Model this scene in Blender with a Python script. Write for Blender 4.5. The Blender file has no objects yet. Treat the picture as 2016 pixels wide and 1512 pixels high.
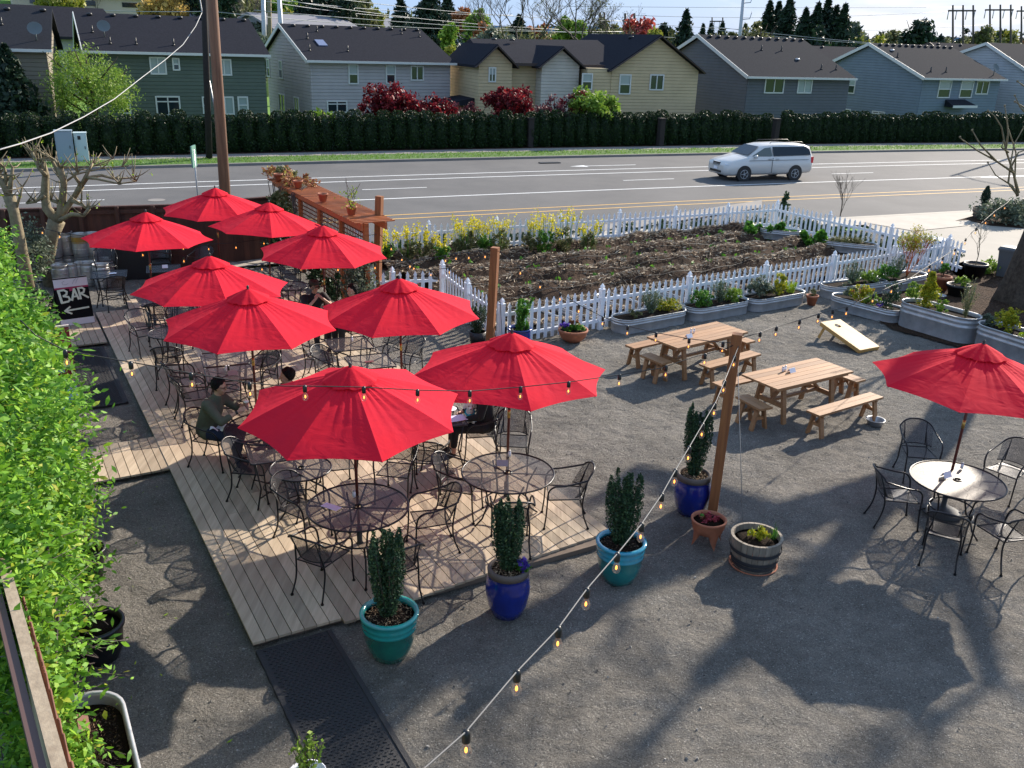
import bpy, math, random
import numpy as np
from mathutils import Vector, Matrix
R=math.radians
rnd=random.Random(7); nr=np.random.RandomState(11)
sc=bpy.context.scene; col=sc.collection
# ---------------- camera, world, sun, exposure ----------------
F=1790.0; PIT=math.atan(676/1790.0); ROLL=R(1.9); CH=6.2
cp,sp=math.cos(PIT),math.sin(PIT); cr,sr=math.cos(ROLL),math.sin(ROLL)
cam=bpy.data.cameras.new('camera'); camo=bpy.data.objects.new('camera',cam); col.objects.link(camo)
cam.sensor_width=36; cam.lens=F/2016*36; cam.clip_start=.05; cam.clip_end=6000
Rv=Vector((cr,sr*sp,sr*cp)); Uv=Vector((-sr,cr*sp,cr*cp)); Fv=Vector((0,cp,-sp))
m=Matrix((Rv,Uv,-Fv)).transposed().to_4x4(); m.translation=Vector((0,0,CH)); camo.matrix_world=m
sc.camera=camo
SUN_EL,SUN_AZ=27.5,39.0      # azimuth from +Y towards +X
w=bpy.data.worlds.new('World'); sc.world=w; w.use_nodes=True
nt=w.node_tree; nt.nodes.clear()
def N(t,ty,**k):
    n=t.nodes.new(ty)
    for a,b in k.items():
        if a.startswith('i_'):
            key=a[2:]; key=int(key) if key.isdigit() else key.replace('_',' ')
            n.inputs[key].default_value=b
        else: setattr(n,a,b)
    return n
def Lk(t,a,ao,b,bi): t.links.new(a.outputs[ao],b.inputs[bi])
def ramp(t,stops,interp='LINEAR'):
    n=t.nodes.new('ShaderNodeValToRGB'); cr_=n.color_ramp; cr_.interpolation=interp
    while len(cr_.elements)<len(stops): cr_.elements.new(.5)
    for e,(p,c) in zip(cr_.elements,stops):
        e.position=p; e.color=(c[0],c[1],c[2],1) if hasattr(c,'__len__') else (c,c,c,1)
    return n
sky=N(nt,'ShaderNodeTexSky',sky_type='NISHITA',sun_disc=False,sun_elevation=R(SUN_EL),sun_rotation=R(SUN_AZ),air_density=1.0,dust_density=1.2,ozone_density=1.5)
tc=N(nt,'ShaderNodeTexCoord'); mp=N(nt,'ShaderNodeMapping'); mp.inputs['Scale'].default_value=(1,1,4.5)
cl=N(nt,'ShaderNodeTexNoise',i_Scale=3.3,i_Detail=9.0,i_Roughness=.56,i_Distortion=.4)
cr1=ramp(nt,[(.50,0.0),(.66,1.0)])
clc=N(nt,'ShaderNodeTexNoise',i_Scale=7.0,i_Detail=6.0)
cc=ramp(nt,[(.35,(5.8,6.6,8.4)),(.6,(10.2,10.2,10.2))])
mx=N(nt,'ShaderNodeMix',data_type='RGBA')
bl=N(nt,'ShaderNodeMix',data_type='RGBA'); bl.inputs[0].default_value=.72; bl.inputs[7].default_value=(3.2,5.7,10.0,1)
bg=N(nt,'ShaderNodeBackground',i_Strength=.064); wo=N(nt,'ShaderNodeOutputWorld')
Lk(nt,tc,'Generated',mp,'Vector'); Lk(nt,mp,0,cl,'Vector'); Lk(nt,cl,0,cr1,0); Lk(nt,mp,0,clc,'Vector'); Lk(nt,clc,0,cc,0)
Lk(nt,cr1,0,mx,0); Lk(nt,sky,0,bl,6); Lk(nt,bl,2,mx,6); Lk(nt,cc,0,mx,7); Lk(nt,mx,2,bg,'Color'); Lk(nt,bg,0,wo,0)
sl=bpy.data.lights.new('sun','SUN'); sl.energy=5.0; sl.angle=R(.53); sl.color=(1,.90,.77)
so=bpy.data.objects.new('sun',sl); col.objects.link(so)
sdir=Vector((math.sin(R(SUN_AZ))*math.cos(R(SUN_EL)),math.cos(R(SUN_AZ))*math.cos(R(SUN_EL)),math.sin(R(SUN_EL))))
so.rotation_euler=sdir.to_track_quat('Z','Y').to_euler(); so.location=(20,20,30)
vs=sc.view_settings; vs.view_transform='Standard'; vs.look='None'; vs.gamma=1; vs.use_curve_mapping=False; vs.exposure=.86
sc.render.engine='CYCLES'
# ---------------- geometry of the view: pixel of the photograph -> place in the world ----------------
def ray(px,py):
    x=(px-1008)/F; y=(756-py)/F
    xr=x*cr-y*sr; yr=x*sr+y*cr
    return Vector((xr,cp+yr*sp,-sp+yr*cp))
def at(px,py,z=0.):
    d=ray(px,py); return Vector((0,0,CH))+d*((z-CH)/d.z)
def atY(px,py,Y):
    d=ray(px,py); return Vector((0,0,CH))+d*(Y/d.y)
def atZ(px,py,Z): return Vector((0,0,CH))+ray(px,py)*Z
def proj(p):
    Z=p[2]-CH; dep=p[1]*cp-Z*sp; yr=(p[1]*sp+Z*cp)/dep; xr=p[0]/dep
    return 1008+(xr*cr+yr*sr)*F, 756-(-xr*sr+yr*cr)*F
def W(n,t,z=0.): return Vector((n*.864-t*.503,n*.503+t*.864,z))
TA=math.atan2(.503,.864)     # the deck's own axis (n direction)
# ---------------- materials ----------------
MATS={}
def srgb(r,g,b):
    f=lambda v:(v/255/12.92) if v/255<=.04045 else ((v/255+.055)/1.055)**2.4
    return (f(r),f(g),f(b))
def mat(name,c=(.5,.5,.5),rough=.7,metal=0.,var=.0,scale=6.,bump=0.,bscale=40.,c2=None,island=None,trans=0.,spec=.5,coat=0.,emit=None,alpha=None,stretch=None,coords='Object',bdist=.02):
    if name in MATS: return MATS[name]
    M=bpy.data.materials.new(name); M.use_nodes=True; t=M.node_tree; b=t.nodes['Principled BSDF']; out=t.nodes['Material Output']
    b.inputs['Base Color'].default_value=(*c,1); b.inputs['Roughness'].default_value=rough; b.inputs['Metallic'].default_value=metal
    b.inputs['Specular IOR Level'].default_value=spec; b.inputs['Coat Weight'].default_value=coat
    tcn=N(t,'ShaderNodeTexCoord'); src=tcn; so_=coords
    if stretch:
        mpn=N(t,'ShaderNodeMapping'); mpn.inputs['Scale'].default_value=stretch; Lk(t,tcn,coords,mpn,0); src=mpn; so_=0
    colout=None
    if island:
        g=N(t,'ShaderNodeNewGeometry'); rp=ramp(t,island); Lk(t,g,'Random Per Island',rp,0); colout=(rp,0)
    elif var or c2:
        n=N(t,'ShaderNodeTexNoise',i_Scale=scale,i_Detail=6.,i_Roughness=.65); Lk(t,src,so_,n,'Vector')
        a=c2 if c2 else tuple(x*(1-var) for x in c); hi=c if c2 else tuple(min(1,x*(1+var)) for x in c)
        rp=ramp(t,[(.3,a),(.7,hi)]); Lk(t,n,0,rp,0); colout=(rp,0)
    if colout: Lk(t,colout[0],colout[1],b,'Base Color')
    if bump:
        n2=N(t,'ShaderNodeTexNoise',i_Scale=bscale,i_Detail=5.,i_Roughness=.6); Lk(t,src,so_,n2,'Vector')
        bn=N(t,'ShaderNodeBump',i_Strength=bump,i_Distance=bdist); Lk(t,n2,0,bn,'Height'); Lk(t,bn,0,b,'Normal')
    if trans:
        tr=N(t,'ShaderNodeBsdfTranslucent'); tr.inputs[0].default_value=(*c,1)
        if colout: Lk(t,colout[0],colout[1],tr,0)
        ms=N(t,'ShaderNodeMixShader'); ms.inputs[0].default_value=trans; Lk(t,b,0,ms,1); Lk(t,tr,0,ms,2); Lk(t,ms,0,out,0)
    if emit:
        b.inputs['Emission Color'].default_value=(*emit[0],1); b.inputs['Emission Strength'].default_value=emit[1]
    if alpha is not None:
        tp=N(t,'ShaderNodeBsdfTransparent'); ms=N(t,'ShaderNodeMixShader'); ms.inputs[0].default_value=alpha; Lk(t,tp,0,ms,1); Lk(t,b,0,ms,2); Lk(t,ms,0,out,0)
    MATS[name]=M; return M
def mesh_metal(name,c,open_,cell=.0085):       # expanded metal sheet: a diamond lattice of steel strands with holes between them
    M=mat(name,c,.48,.75,spec=.6); t=M.node_tree; b=t.nodes['Principled BSDF']; out=t.nodes['Material Output']
    tcn=N(t,'ShaderNodeTexCoord'); hs=[]
    for v in ((1,1,1),(1,-1,-1)):
        d=N(t,'ShaderNodeVectorMath',operation='DOT_PRODUCT'); d.inputs[1].default_value=v; Lk(t,tcn,'Object',d,0)
        k=N(t,'ShaderNodeMath',operation='DIVIDE'); k.inputs[1].default_value=cell*1.414; t.links.new(d.outputs['Value'],k.inputs[0])
        f=N(t,'ShaderNodeMath',operation='FRACT'); Lk(t,k,0,f,0); l=N(t,'ShaderNodeMath',operation='LESS_THAN'); l.inputs[1].default_value=open_; Lk(t,f,0,l,0); hs.append(l)
    gt=N(t,'ShaderNodeMath',operation='MAXIMUM'); Lk(t,hs[0],0,gt,0); Lk(t,hs[1],0,gt,1)
    tp=N(t,'ShaderNodeBsdfTransparent'); ms=N(t,'ShaderNodeMixShader'); Lk(t,gt,0,ms,0); Lk(t,tp,0,ms,1); Lk(t,b,0,ms,2); Lk(t,ms,0,out,0)
    return M
def gravel_mat(name,c0,c1,c2_,bump=.9,sc_=1.):
    M=bpy.data.materials.new(name); M.use_nodes=True; t=M.node_tree; b=t.nodes['Principled BSDF']; b.inputs['Roughness'].default_value=.95; b.inputs['Specular IOR Level'].default_value=.15
    tcn=N(t,'ShaderNodeTexCoord')
    v=N(t,'ShaderNodeTexVoronoi',i_Scale=95.*sc_); Lk(t,tcn,'Object',v,'Vector')
    n1=N(t,'ShaderNodeTexNoise',i_Scale=.6,i_Detail=9.,i_Roughness=.72); Lk(t,tcn,'Object',n1,'Vector')
    n3=N(t,'ShaderNodeTexNoise',i_Scale=30.*sc_,i_Detail=4.,i_Roughness=.75); Lk(t,tcn,'Object',n3,'Vector')
    r1=ramp(t,[(.0,c0),(.55,c1),(.93,c1),(1.,c2_)]); sp_=N(t,'ShaderNodeSeparateColor'); Lk(t,v,'Color',sp_,0); Lk(t,sp_,0,r1,0)
    r2=ramp(t,[(.3,.62),(.7,1.25)]); Lk(t,n1,0,r2,0)
    mm=N(t,'ShaderNodeMix',data_type='RGBA',blend_type='MULTIPLY'); mm.inputs[0].default_value=1; Lk(t,r1,0,mm,6); Lk(t,r2,0,mm,7); Lk(t,mm,2,b,'Base Color')
    n2=N(t,'ShaderNodeTexNoise',i_Scale=4.5,i_Detail=10.,i_Roughness=.74,i_Distortion=.5); Lk(t,tcn,'Object',n2,'Vector')
    ad=N(t,'ShaderNodeMath',operation='MULTIPLY_ADD'); ad.inputs[1].default_value=.16; Lk(t,n3,0,ad,0); Lk(t,n2,0,ad,2)
    bn=N(t,'ShaderNodeBump',i_Strength=bump,i_Distance=.26); Lk(t,ad,0,bn,'Height'); Lk(t,bn,0,b,'Normal')
    MATS[name]=M; return M
def siding_mat(name,c,pitch=.22):
    M=mat(name,c,.75,var=.08,scale=1.2); t=M.node_tree; b=t.nodes['Principled BSDF']
    tcn=N(t,'ShaderNodeTexCoord'); s=N(t,'ShaderNodeSeparateXYZ'); Lk(t,tcn,'Object',s,0)
    a=N(t,'ShaderNodeMath',operation='DIVIDE'); a.inputs[1].default_value=pitch; Lk(t,s,'Z',a,0)
    f=N(t,'ShaderNodeMath',operation='FRACT'); Lk(t,a,0,f,0)
    r_=ramp(t,[(0,0.),(.1,1.),(1.,.2)]); Lk(t,f,0,r_,0)
    bn=N(t,'ShaderNodeBump',i_Strength=.8,i_Distance=.03); Lk(t,r_,0,bn,'Height'); Lk(t,bn,0,b,'Normal')
    lap_shade=ramp(t,[(0,.72),(.12,.78),(.17,1.)]); Lk(t,f,0,lap_shade,0); s_=b.inputs['Base Color'].links[0].from_socket; mm=N(t,'ShaderNodeMix',data_type='RGBA',blend_type='MULTIPLY'); mm.inputs[0].default_value=1; t.links.new(s_,mm.inputs[6]); Lk(t,lap_shade,0,mm,7); Lk(t,mm,2,b,'Base Color'); return M  # lap lines: shade under each board multiplied into the colour
def wood_mat(name,c,c2,rough=.75,axis='x',sc_=1.):
    st={'x':(1.2*sc_,22*sc_,22*sc_),'y':(22*sc_,1.2*sc_,22*sc_),'z':(22*sc_,22*sc_,1.2*sc_)}[axis]
    M=mat(name,c,rough,scale=1.,c2=c2,stretch=st,bump=.25,bscale=2.); t=M.node_tree; b=t.nodes['Principled BSDF']
    lk=b.inputs['Base Color'].links[0]; s=lk.from_socket
    g=N(t,'ShaderNodeNewGeometry'); rp=ramp(t,[(0,.72),(1,1.22)]); Lk(t,g,'Random Per Island',rp,0)
    mm=N(t,'ShaderNodeMix',data_type='RGBA',blend_type='MULTIPLY'); mm.inputs[0].default_value=1
    t.links.new(s,mm.inputs[6]); Lk(t,rp,0,mm,7); Lk(t,mm,2,b,'Base Color'); return M
def fabric_mat():
    M=mat('umbrella_cloth',(.80,.013,.034),.85,trans=.24,spec=.15,c2=(.66,.014,.040),scale=1.3); t=M.node_tree; b=t.nodes['Principled BSDF']
    tcn=N(t,'ShaderNodeTexCoord'); 
    n=N(t,'ShaderNodeTexNoise',i_Scale=2.2,i_Detail=3.,i_Distortion=.8); mpn=N(t,'ShaderNodeMapping'); mpn.inputs['Scale'].default_value=(1.6,1.6,5); Lk(t,tcn,'Object',mpn,0); Lk(t,mpn,0,n,'Vector')
    bn=N(t,'ShaderNodeBump',i_Strength=.22,i_Distance=.05); Lk(t,n,0,bn,'Height'); Lk(t,bn,0,b,'Normal'); return M
M_cloth=fabric_mat()
M_cloth2=mat('umbrella_cloth_vent',(.72,.012,.033),.85,trans=.25,spec=.15,bump=.5,bscale=9.)
M_polew=mat('umbrella_pole_wood',(.10,.018,.012),.4)
M_brass=mat('brass',(.55,.38,.12),.35,.9)
M_iron=mat('wrought_iron',(.016,.016,.018),.33,.3)
M_mesh=mesh_metal('expanded_metal',(.085,.085,.09),.35,.007)
M_meshglare=mesh_metal('sun_glare_metal',(.16,.155,.148),.46,.007)  # paler than expanded_metal: sun glare on one tabletop put into the colour
M_castiron=mat('cast_iron_base',(.03,.03,.03),.6)
M_white=mat('white_vinyl',(.80,.82,.86),.35)
M_whitep=mat('white_paper',(.8,.8,.84),.8)
M_cedar=wood_mat('cedar',(.36,.14,.05),(.20,.075,.028),axis='x')
M_cedarz=wood_mat('cedar_upright',(.30,.115,.035),(.17,.055,.018),axis='z')
M_picnic=wood_mat('picnic_wood',(.36,.185,.078),(.24,.115,.045),.6,axis='x')
M_deck=wood_mat('deck_boards',(.50,.40,.285),(.33,.255,.175),.8,axis='y',sc_=.6)
M_pergola=wood_mat('pergola_stain',(.46,.14,.038),(.28,.08,.022),.6,axis='x')
M_lattice=mat('lattice_stain',(.16,.06,.025),.7,var=.2)
M_brownfence=wood_mat('brown_fence_boards',(.085,.032,.02),(.05,.018,.012),.75,axis='z',sc_=.5)
M_galv=mat('galvanised_steel',(.50,.51,.52),.38,.45,c2=(.33,.34,.35),scale=5.,bump=.05)
M_keg=mat('keg_steel',(.50,.49,.47),.36,.45,c2=(.30,.29,.28),scale=7.)
M_soil=mat('potting_soil',(.030,.018,.011),.95,c2=(.008,.005,.003),spec=.1,scale=40.,bump=1.,bscale=60.)
M_mulch=gravel_mat('bark_mulch',(.02,.011,.007),(.085,.048,.028),(.2,.13,.08),1.,.55)
M_gravel=gravel_mat('gravel',(.145,.134,.118),(.262,.240,.208),(.50,.47,.42),.9)
M_teal=mat('teal_glaze',(.012,.20,.19),.16,c2=(.006,.13,.14),scale=4.,coat=.6)
M_tealrim=mat('turquoise_glaze_rim',(.03,.33,.42),.16,c2=(.02,.22,.34),scale=5.,coat=.6)
M_tealg=mat('green_glaze',(.01,.17,.12),.16,c2=(.006,.10,.085),scale=4.,coat=.6)
M_tealgrim=mat('green_glaze_rim',(.02,.30,.27),.16,c2=(.01,.22,.22),scale=5.,coat=.6)
M_blue=mat('cobalt_glaze',(.008,.025,.24),.14,c2=(.005,.012,.12),scale=3.,coat=.6)
M_brownrim=mat('unglazed_rim',(.11,.085,.07),.8,var=.2)
M_terra=mat('terracotta',(.42,.15,.075),.8,c2=(.30,.10,.05),scale=8.)
M_black=mat('black_plastic',(.012,.012,.013),.45)
M_rubber=mat('rubber',(.022,.022,.024),.8,bump=.6,bscale=60.)
M_barrel=wood_mat('barrel_staves',(.30,.25,.19),(.16,.13,.10),.8,axis='z',sc_=.7)
M_hoop=mat('barrel_hoop',(.05,.05,.055),.6,.5)
def leafmat(n,stops,tr=.32): return mat(n,stops[-1][1],.55,island=stops,trans=tr,spec=.3)
M_hedgeL=leafmat('vine_leaves',[(0,(.045,.13,.012)),(.4,(.12,.29,.02)),(.8,(.22,.43,.03)),(.95,(.30,.48,.035)),(1,(.48,.46,.06))],.34)
M_box=leafmat('dark_evergreen_leaves',[(0,(.012,.032,.014)),(.6,(.030,.068,.028)),(.95,(.07,.13,.05)),(1,(.14,.20,.06))],.14)
M_arb=leafmat('arborvitae_leaves',[(0,(.006,.018,.006)),(.7,(.014,.036,.008)),(1,(.045,.09,.012))],.1)
M_green=leafmat('green_leaves',[(0,(.03,.10,.012)),(.6,(.07,.21,.02)),(1,(.16,.34,.04))])
M_lime=leafmat('lime_leaves',[(0,(.14,.26,.01)),(.6,(.28,.42,.015)),(1,(.5,.55,.03))])
M_gold=leafmat('golden_leaves',[(0,(.10,.16,.01)),(.5,(.32,.34,.02)),(1,(.6,.5,.03))])
M_rosemary=leafmat('rosemary_leaves',[(0,(.04,.07,.035)),(.6,(.10,.15,.085)),(1,(.2,.25,.16))],.2)
M_yellowfl=leafmat('yellow_flowers',[(0,(.5,.42,.01)),(1,(.85,.75,.03))])
M_redleaf=leafmat('red_maple_leaves',[(0,(.06,.004,.008)),(.6,(.16,.010,.018)),(1,(.34,.03,.03))])
M_purpleleaf=leafmat('purple_leaves',[(0,(.06,.02,.03)),(1,(.16,.05,.06))])
M_violet=leafmat('violet_flowers',[(0,(.05,.02,.25)),(1,(.2,.12,.6))])
M_pinkfl=leafmat('pink_flowers',[(0,(.45,.03,.12)),(1,(.7,.1,.25))])
M_redtwig=mat('coral_bark',(.5,.13,.04),.6)
M_conifer=leafmat('conifer_needles',[(0,(.008,.02,.012)),(.7,(.02,.045,.022)),(1,(.045,.08,.04))],.1)
M_yelltree=leafmat('yellow_green_leaves',[(0,(.12,.14,.02)),(.6,(.28,.30,.04)),(1,(.45,.42,.07))])
M_olive=leafmat('olive_leaves',[(0,(.07,.08,.03)),(.6,(.15,.16,.06)),(1,(.26,.26,.12))])
M_brightg=leafmat('bright_green_leaves',[(0,(.09,.16,.02)),(.6,(.20,.34,.04)),(1,(.36,.46,.08))])
M_grayg=leafmat('grey_green_leaves',[(0,(.06,.08,.05)),(.6,(.13,.165,.11)),(1,(.24,.28,.2))])
M_orange=leafmat('orange_leaves',[(0,(.22,.08,.03)),(1,(.5,.2,.08))])
M_redtree=leafmat('pink_red_leaves',[(0,(.25,.04,.03)),(1,(.55,.12,.1))])
M_amber=leafmat('amber_leaves',[(0,(.3,.2,.05)),(1,(.65,.45,.12))])
M_bark=mat('bark',(.10,.078,.06),.95,spec=.1,c2=(.035,.027,.02),scale=9.,bump=.9,bscale=12.)
M_barklt=mat('pale_bark',(.27,.22,.13),.85,c2=(.13,.105,.06),scale=10.,bump=.6,bscale=14.)
M_twig=mat('twig_bark',(.07,.055,.045),.85)
M_asph=mat('asphalt',(.125,.12,.116),.85,spec=.3,c2=(.09,.088,.087),scale=.35,bump=.3,bscale=180.)
M_line=mat('road_paint_white',(.72,.72,.70),.7,var=.08,scale=3.)
M_liney=mat('road_paint_yellow',(.62,.36,.09),.7,var=.1,scale=3.)
M_conc=mat('concrete',(.38,.34,.285),.85,var=.1,scale=1.5,bump=.15)
M_concd=mat('old_concrete',(.22,.20,.18),.9,var=.15,scale=1.)
M_grass=mat('grass_soil',(.07,.16,.015),.9,c2=(.04,.10,.01),scale=3.,bump=.5)
M_blade=leafmat('grass_blades',[(0,(.06,.14,.01)),(1,(.20,.36,.03))])
M_glass=mat('window_glass',(.02,.03,.035),.05,spec=.8)
M_blind=mat('window_blind',(.30,.36,.34),.25,spec=.7)
M_shingle=mat('shingles_dark',(.024,.025,.032),1.,var=.25,scale=9.,bump=.3,bscale=30.,spec=.04)
M_shingle2=mat('shingles_brown',(.027,.029,.035),1.,var=.2,scale=9.,bump=.3,bscale=30.,spec=.05)
M_trimw=mat('white_trim',(.62,.62,.58),.6)
M_trimb=mat('brown_trim',(.055,.035,.028),.6)
M_pole=wood_mat('utility_pole_wood',(.26,.14,.085),(.11,.055,.035),.85,axis='z',sc_=.35)
M_poled=mat('dark_pole_wood',(.02,.016,.014),.9,var=.3)
M_cable=mat('cable_black',(.012,.012,.012),.6)
M_cablew=mat('cable_pale',(.36,.36,.35),.6); M_cableg=mat('cable_grey',(.15,.145,.14),.7)
M_socket=mat('socket_black',(.01,.01,.01),.4)
M_bulb=mat('bulb_glass',(.35,.30,.24),.05,alpha=.22,spec=.9)
M_fil=mat('filament',(1,.5,.1),.5,emit=((1,.30,.04),2.8))
M_paper=M_whitep
M_skin=mat('skin',(.50,.27,.18),.55); M_hair=mat('black_hair',(.006,.005,.005),.7,bump=1.,bscale=60.,spec=.2)
# ---------------- mesh helpers ----------------
def cr_(P,k=4):
    P=[Vector(p) for p in P]; Q=[P[0]*2-P[1]]+P+[P[-1]*2-P[-2]]; out=[]
    for i in range(1,len(Q)-2):
        a,b,c,d=Q[i-1],Q[i],Q[i+1],Q[i+2]
        for j in range(k):
            t=j/k; out.append(.5*((2*b)+(c-a)*t+(2*a-5*b+4*c-d)*t*t+(3*b-a-3*c+d)*t*t*t))
    out.append(P[-1]); return out
class MB:
    def __init__(s): s.v=[]; s.f=[]; s.m=[]; s.sm=[]
    def add(s,V,Fc,mi=0,smooth=False):
        o=len(s.v); s.v.extend([tuple(x) for x in V]); s.f.extend([tuple(i+o for i in f) for f in Fc]); s.m.extend([mi]*len(Fc)); s.sm.extend([smooth]*len(Fc)); return s
    def box(s,c,d,rz=0,mi=0,M=None):
        x,y,z=d[0]/2,d[1]/2,d[2]/2
        V=[Vector(p) for p in((-x,-y,-z),(x,-y,-z),(x,y,-z),(-x,y,-z),(-x,-y,z),(x,-y,z),(x,y,z),(-x,y,z))]
        rot=M if M is not None else Matrix.Rotation(rz,3,'Z')
        return s.add([rot@p+Vector(c) for p in V],[(0,3,2,1),(4,5,6,7),(0,1,5,4),(1,2,6,5),(2,3,7,6),(3,0,4,7)],mi)
    def beam(s,a,b,w_,h,mi=0,up=(0,0,1)):
        a,b=Vector(a),Vector(b); d=(b-a); L=d.length; x=d.normalized(); u=Vector(up)
        if abs(x.dot(u))>.98: u=Vector((0,1,0))
        y=u.cross(x).normalized(); z=x.cross(y)
        return s.box((a+b)/2,(L,w_,h),mi=mi,M=Matrix((x,y,z)).transposed())
    def tube(s,P,r,seg=6,mi=0,closed=False,smooth=True,caps=True):
        P=[Vector(p) for p in P]; n=len(P); rr=r if hasattr(r,'__len__') else [r]*n
        V=[];Fc=[]; prev=None
        for i,p in enumerate(P):
            if closed: d=P[(i+1)%n]-P[i-1]
            else: d=P[min(i+1,n-1)]-P[max(i-1,0)]
            d=d.normalized() if d.length>1e-9 else Vector((0,0,1))
            if prev is None: prev=Vector((0,0,1)) if abs(d.z)<.9 else Vector((1,0,0))
            x=(prev-d*prev.dot(d)); x=x.normalized() if x.length>1e-6 else d.orthogonal().normalized(); prev=x; y=d.cross(x)
            for k in range(seg):
                a=2*math.pi*k/seg; V.append(p+(x*math.cos(a)+y*math.sin(a))*rr[i])
        for i in range(n if closed else n-1):
            j=(i+1)%n
            for k in range(seg): Fc.append((i*seg+k,i*seg+(k+1)%seg,j*seg+(k+1)%seg,j*seg+k))
        if caps and not closed: Fc.append(tuple(range(seg))[::-1]); Fc.append(tuple((n-1)*seg+k for k in range(seg)))
        return s.add(V,Fc,mi,smooth)
    def lathe(s,prof,seg=28,c=(0,0,0),mi=0,smooth=True,sx=1.,sy=1.):
        V=[];Fc=[];n=len(prof)
        for r,z in prof:
            for k in range(seg):
                a=2*math.pi*k/seg; V.append((c[0]+r*sx*math.cos(a),c[1]+r*sy*math.sin(a),c[2]+z))
        for i in range(n-1):
            for k in range(seg): Fc.append((i*seg+k,i*seg+(k+1)%seg,(i+1)*seg+(k+1)%seg,(i+1)*seg+k))
        if prof[0][0]>1e-4 and prof[0][1]<=prof[-1][1]: Fc.append(tuple(range(seg))[::-1])
        return s.add(V,Fc,mi,smooth)
    def prism(s,poly,z0,z1,mi=0):     # poly in xy
        n=len(poly); V=[(p[0],p[1],z0) for p in poly]+[(p[0],p[1],z1) for p in poly]
        Fc=[tuple(range(n))[::-1],tuple(range(n,2*n))]+[(i,(i+1)%n,(i+1)%n+n,i+n) for i in range(n)]
        return s.add(V,Fc,mi)
    def sphere(s,c,r,seg=12,mi=0,sc=(1,1,1)):
        prof=[(r*math.sin(math.pi*i/(seg//2)),-r*math.cos(math.pi*i/(seg//2))*sc[2]) for i in range(seg//2+1)]
        return s.lathe(prof,seg,c,mi,True,sc[0],sc[1])
    def grid(s,fn,nu,nv,mi=0,smooth=True):
        V=[fn(i/nu,j/nv) for j in range(nv+1) for i in range(nu+1)]
        Fc=[(j*(nu+1)+i,j*(nu+1)+i+1,(j+1)*(nu+1)+i+1,(j+1)*(nu+1)+i) for j in range(nv) for i in range(nu)]
        return s.add(V,Fc,mi,smooth)
    def leaves(s,C,size,mi=0,aspect=.45,up=0.,szvar=.4,flat=1.):
        C=np.asarray(C); n=len(C)
        if n==0: return s
        a=nr.normal(size=(n,3)); a[:,2]*=flat; a[:,2]+=up; a/=np.linalg.norm(a,axis=1)[:,None]+1e-9
        b=nr.normal(size=(n,3)); b-=a*(a*b).sum(1)[:,None]; b/=np.linalg.norm(b,axis=1)[:,None]+1e-9
        sz=size*(1+szvar*(nr.rand(n)*2-1))[:,None]
        V=np.stack([C-a*sz,C+b*sz*aspect,C+a*sz,C-b*sz*aspect],1).reshape(-1,3)
        o=len(s.v); s.v.extend(map(tuple,V.tolist())); s.f.extend([(o+4*i,o+4*i+1,o+4*i+2,o+4*i+3) for i in range(n)]); s.m.extend([mi]*n); s.sm.extend([False]*n); return s
def obj(name,mb,mats,parent=None,label=None,loc=None,solid=None):
    me=bpy.data.meshes.new(name); me.from_pydata(mb.v,[],mb.f)
    for M in (mats if isinstance(mats,(list,tuple)) else [mats]): me.materials.append(M)
    me.polygons.foreach_set('material_index',mb.m); me.polygons.foreach_set('use_smooth',mb.sm); me.update()
    o=bpy.data.objects.new(name,me); col.objects.link(o)
    if parent: o.parent=parent
    if loc is not None: o.location=loc
    if label: o['label']=label
    return o
def tag(o,label,cat,group=None,kind=None):
    o['label']=label; o['category']=cat
    if group: o['group']=group
    if kind: o['kind']=kind
    return o
def thing(name,label,cat,loc=(0,0,0),rz=0,group=None):
    o=bpy.data.objects.new(name,None); col.objects.link(o); o.location=loc; o.rotation_euler=(0,0,rz); o.empty_display_size=.1
    return tag(o,label,cat,group)
KIDS={}
def kids(o): return [c for c in bpy.data.objects if c.parent==o]
def proto(root):
    KIDS[root.name]=[(c,[g for g in kids(c)]) for c in kids(root)]; return root
def dup(root,loc,rz=0,label=None,group=None,scale=None):
    r=root.copy(); col.objects.link(r); r.location=loc; r.rotation_euler=(0,0,rz)
    if scale is not None: r.scale=(scale,)*3 if not hasattr(scale,'__len__') else scale
    if label: r['label']=label
    if group: r['group']=group
    for c,gs in KIDS.get(root.name,[]):
        cc=c.copy(); col.objects.link(cc); cc.parent=r
        for g in gs:
            gg=g.copy(); col.objects.link(gg); gg.parent=cc
    return r
def struct(name,mb,M):
    o=obj(name,mb,M); o['kind']='structure'; return o
def poly(pts,z=0.): 
    m_=MB(); m_.add([(p[0],p[1],z) for p in pts],[tuple(range(len(pts)))]); return m_
def strip(A,B):
    m_=MB(); n=len(A); m_.add(list(A)+list(B),[(i,i+1,n+i+1,n+i) for i in range(n-1)]); return m_
def clumps(n,c,rad,k,spread,flat=0):
    """n leaf centres gathered in k clumps inside an ellipsoid"""
    d=nr.normal(size=(k,3)); d/=np.linalg.norm(d,axis=1)[:,None]; d*=(nr.rand(k,1)**.45)
    cc=d*np.array(rad)*.86; idx=nr.randint(0,k,n)
    off=nr.normal(size=(n,3)); off/=np.linalg.norm(off,axis=1)[:,None]+1e-9; off*=nr.rand(n,1)**.6
    s=(spread*(.6+.8*nr.rand(k)))[idx][:,None]
    return cc[idx]+off*s+np.array(c)
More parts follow.
